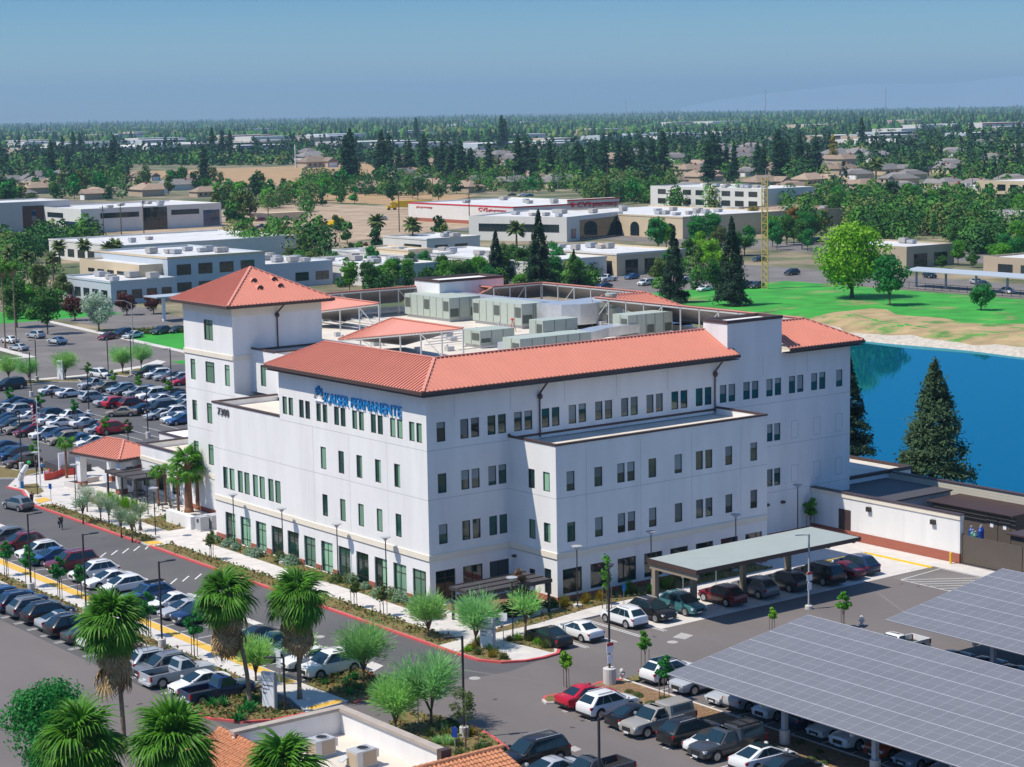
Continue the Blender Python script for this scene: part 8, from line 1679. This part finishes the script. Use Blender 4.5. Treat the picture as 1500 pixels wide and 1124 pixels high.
# ------------------------------------------------------------------ the wood that runs to the horizon: masses no one could count
for nm_, c in (('wood_pine', (.034, .088, .044)), ('wood_mid', (.075, .205, .035)), ('wood_dark', (.040, .125, .034)), ('wood_olive', (.145, .195, .055))): pmat(nm_, c, .95, var=.35, scale=.06, spec=.1)
WM = ['wood_pine', 'wood_mid', 'wood_dark', 'wood_olive']
# open ground kept free (picture areas of lots, fields, streets and roofs seen between the trees): x0, y0, x1, y1
OPEN = [(0, 292, 1130, 1124), (1130, 300, 1500, 1124), (190, 243, 560, 286), (985, 262, 1125, 300), (640, 284, 860, 300)]
def sow(n, d0, d1, seed, cone):
    rs = np.random.RandomState(seed); r = np.sqrt(rs.uniform(d0 ** 2, d1 ** 2, n)); a = rs.uniform(-.285, .285, n) + CAM_YAW
    X = CAM_P.x + r * np.sin(a); Y = CAM_P.y + r * np.cos(a); dens = np.sin(X * .0061 + 1) + np.sin(Y * .0043) + np.sin((X + Y) * .0023 + 2) + np.sin(X * .017) * np.sin(Y * .013)
    ok = dens > rs.uniform(-2.6, .9, n)
    D = np.stack([X - CAM_P.x, Y - CAM_P.y, np.full(n, -CAM_P.z)], 1); zc = D @ np.array(C_FW); px = 750 + CAM_F * (D @ np.array(C_R)) / zc; py = 562 - CAM_F * (D @ np.array(C_U)) / zc
    for x0, y0, x1, y1 in OPEN: ok &= ~((px > x0) & (px < x1) & (py > y0) & (py < y1))
    ok &= ~((np.mod(X, 210) < 14) | (np.mod(Y, 260) < 14))          # streets of the suburb grid
    for hx, hy, lat, front, back in CLEAR:      # keep the fronts of houses and stores open
        dx, dy = hx - CAM_P.x, hy - CAM_P.y; L = math.hypot(dx, dy); front = max(front, .13 * L); dx /= L; dy /= L; s_ = (X - hx) * dx + (Y - hy) * dy; q_ = np.abs(-(X - hx) * dy + (Y - hy) * dx); ok &= ~((q_ < lat) & (s_ > -front) & (s_ < back))
    X, Y = X[ok], Y[ok]; n = len(X); isc = rs.uniform(size=n) < cone; return rs, X, Y, n, isc
def leafy_wood(name, n, d0, d1, seed, cone, q, size, label):
    rs, X, Y, n, isc = sow(n, d0, d1, seed, cone); H = np.where(isc, rs.uniform(11, 22, n), rs.uniform(6, 12, n)); W = np.where(isc, rs.uniform(2.4, 4.2, n), rs.uniform(3.2, 6.2, n))
    t = rs.uniform(.04, 1, (n, q)); d = unit(n * q, rs).reshape(n, q, 3); rad = np.where(isc[:, None], (1 - t) ** .55 * .95 + .08, np.sqrt(np.clip(1 - (t * 2.0 - .95) ** 2, .05, 1))) * W[:, None] * rs.uniform(.55, 1.1, (n, q)); ang = rs.uniform(0, 6.283, (n, q))
    P = np.stack([X[:, None] + rad * np.cos(ang), Y[:, None] + rad * np.sin(ang), t * H[:, None]], 2).reshape(-1, 3); N = np.stack([np.cos(ang), np.sin(ang), .35 + t], 2).reshape(-1, 3)
    V, F = leaf_quads(P, N / np.linalg.norm(N, axis=1, keepdims=True), size, rs, aspect=.8); mi = np.repeat(np.where(isc, 0, rs.choice([1, 1, 2, 3], n)), q)
    o = bpy.data.objects.new(name, npmesh(name, V, F, WM, mi)); COL.objects.link(o); tag(stuff(o), label, 'trees')
leafy_wood('suburb_wood', 6500, 880, 1500, 91, .22, 90, 1.9, 'tree cover between the suburb roofs')
leafy_wood('distant_wood', 14000, 1500, 2700, 94, .28, 30, 3.3, 'dense distant tree cover beyond the suburb')
def zone_wood(name, zones, hr, wr, q, size, seed, label):
    rs = np.random.RandomState(seed); XY = []
    for x0, y0, x1, y1, m in zones:
        for _ in range(m): p = at(rs.uniform(x0, x1), rs.uniform(y0, y1)); XY.append((p.x, p.y))
    XY = np.array(XY); n = len(XY); H = rs.uniform(*hr, n); W = rs.uniform(*wr, n); t = rs.uniform(.06, 1, (n, q)); ang = rs.uniform(0, 6.283, (n, q)); rad = np.sqrt(np.clip(1 - (t * 2.0 - .95) ** 2, .05, 1)) * W[:, None] * rs.uniform(.5, 1.12, (n, q)) * (1 + .25 * np.sin(ang * 3 + H[:, None]))
    P = np.stack([XY[:, :1] + rad * np.cos(ang), XY[:, 1:] + rad * np.sin(ang), t * H[:, None]], 2).reshape(-1, 3); N = np.stack([np.cos(ang), np.sin(ang), .35 + t], 2).reshape(-1, 3)
    V, F = leaf_quads(P, N / np.linalg.norm(N, axis=1, keepdims=True), size, rs, aspect=.7); mi = np.repeat(rs.choice([1, 1, 1, 2, 2, 3], n), q)
    o = bpy.data.objects.new(name, npmesh(name, V, F, WM, mi)); COL.objects.link(o); tag(stuff(o), label, 'trees')
zone_wood('garden_wood', [(1190, 297, 1500, 322, 150), (1240, 322, 1500, 346, 80), (1130, 300, 1195, 345, 26), (1195, 345, 1325, 357, 14), (1395, 350, 1500, 374, 30), (440, 264, 655, 288, 80), (862, 262, 985, 300, 70), (640, 262, 860, 282, 60), (320, 292, 470, 312, 22), (330, 352, 480, 378, 24), (60, 350, 150, 374, 16), (0, 362, 80, 400, 14), (985, 300, 1110, 306, 14)], (5, 11), (2.6, 5.2), 240, 1.15, 97, 'merging garden trees and hedges between the flat roofed buildings')
zone_wood('hedge_wood', [(500, 404, 735, 428, 60), (740, 404, 870, 424, 26), (0, 395, 85, 470, 26), (430, 378, 560, 398, 22), (960, 385, 1080, 428, 16)], (2.5, 5.5), (1.6, 3.2), 420, .62, 98, 'dense hedge and bushes just behind the clinic and its neighbours')
def lump_wood(name, n, d0, d1, seed, cone, hs, label):
    rs, X, Y, n, isc = sow(n, d0, d1, seed, cone); cl = 1 + .32 * np.sin(X * .0037 + 2) * np.sin(Y * .0029) + .2 * np.sin(X * .011); H = np.where(isc, rs.uniform(9, 20, n), rs.uniform(7, 14, n)) * hs * cl; W = np.where(isc, rs.uniform(2.6, 4.6, n), rs.uniform(4, 8, n)) * (1 + (hs - 1) * .5)
    k = 6; lv = [(0.0, .9), (.34, 1.0), (.66, .85), (.90, .5), (1.0, .1)]; lc = [(0.0, .85), (.3, 1.0), (.58, .8), (.84, .5), (1.0, .12)]; V = np.zeros((n, 5 * k, 3), np.float32)
    for j in range(5):
        for i in range(k):
            t = 2 * math.pi * (i + .5 * (j % 2)) / k; q = W * np.where(isc, lc[j][1], lv[j][1]) * rs.uniform(.55, 1.35, n); V[:, j * k + i, 0] = X + q * math.cos(t); V[:, j * k + i, 1] = Y + q * math.sin(t); V[:, j * k + i, 2] = H * np.where(isc, lc[j][0], lv[j][0]) * rs.uniform(.85, 1.12, n)
    f = np.array([(j * k + i, j * k + (i + 1) % k, (j + 1) * k + (i + 1) % k, (j + 1) * k + i) for j in range(4) for i in range(k)]); F = (f[None] + (np.arange(n) * 5 * k)[:, None, None]).reshape(-1, 4)
    mi = np.repeat(np.where(isc, 0, rs.randint(1, 4, n)), len(f)); o = bpy.data.objects.new(name, npmesh(name, V.reshape(-1, 3), F, WM, mi)); COL.objects.link(o); tag(stuff(o), label, 'trees')
lump_wood('horizon_wood', 24000, 2700, 6000, 92, .33, 1.0, 'hazy tree cover that runs to the flat horizon')
lump_wood('skyline_wood', 9000, 6000, 15000, 93, .35, 1.35, 'blue line of trees along the horizon')
# air
HZ = True
if HZ:
    b = MB(); b.box(-31000, 31000, -31000, 31000, -6, 560); o = b.build('haze', []) if False else None
    me = bpy.data.meshes.new('haze'); me.from_pydata(b.v, [], b.f); o = bpy.data.objects.new('haze', me); COL.objects.link(o); m = bpy.data.materials.new('haze'); m.use_nodes = True; nt_ = m.node_tree; nt_.nodes.clear(); vo = nt_.nodes.new('ShaderNodeVolumePrincipled'); vo.inputs['Color'].default_value = (.46, .72, .95, 1); vo.inputs['Density'].default_value = .00007; ou = nt_.nodes.new('ShaderNodeOutputMaterial'); nt_.links.new(vo.outputs[0], ou.inputs['Volume']); me.materials.append(m); tag(stuff(o), 'pale blue haze in the distance', 'haze')
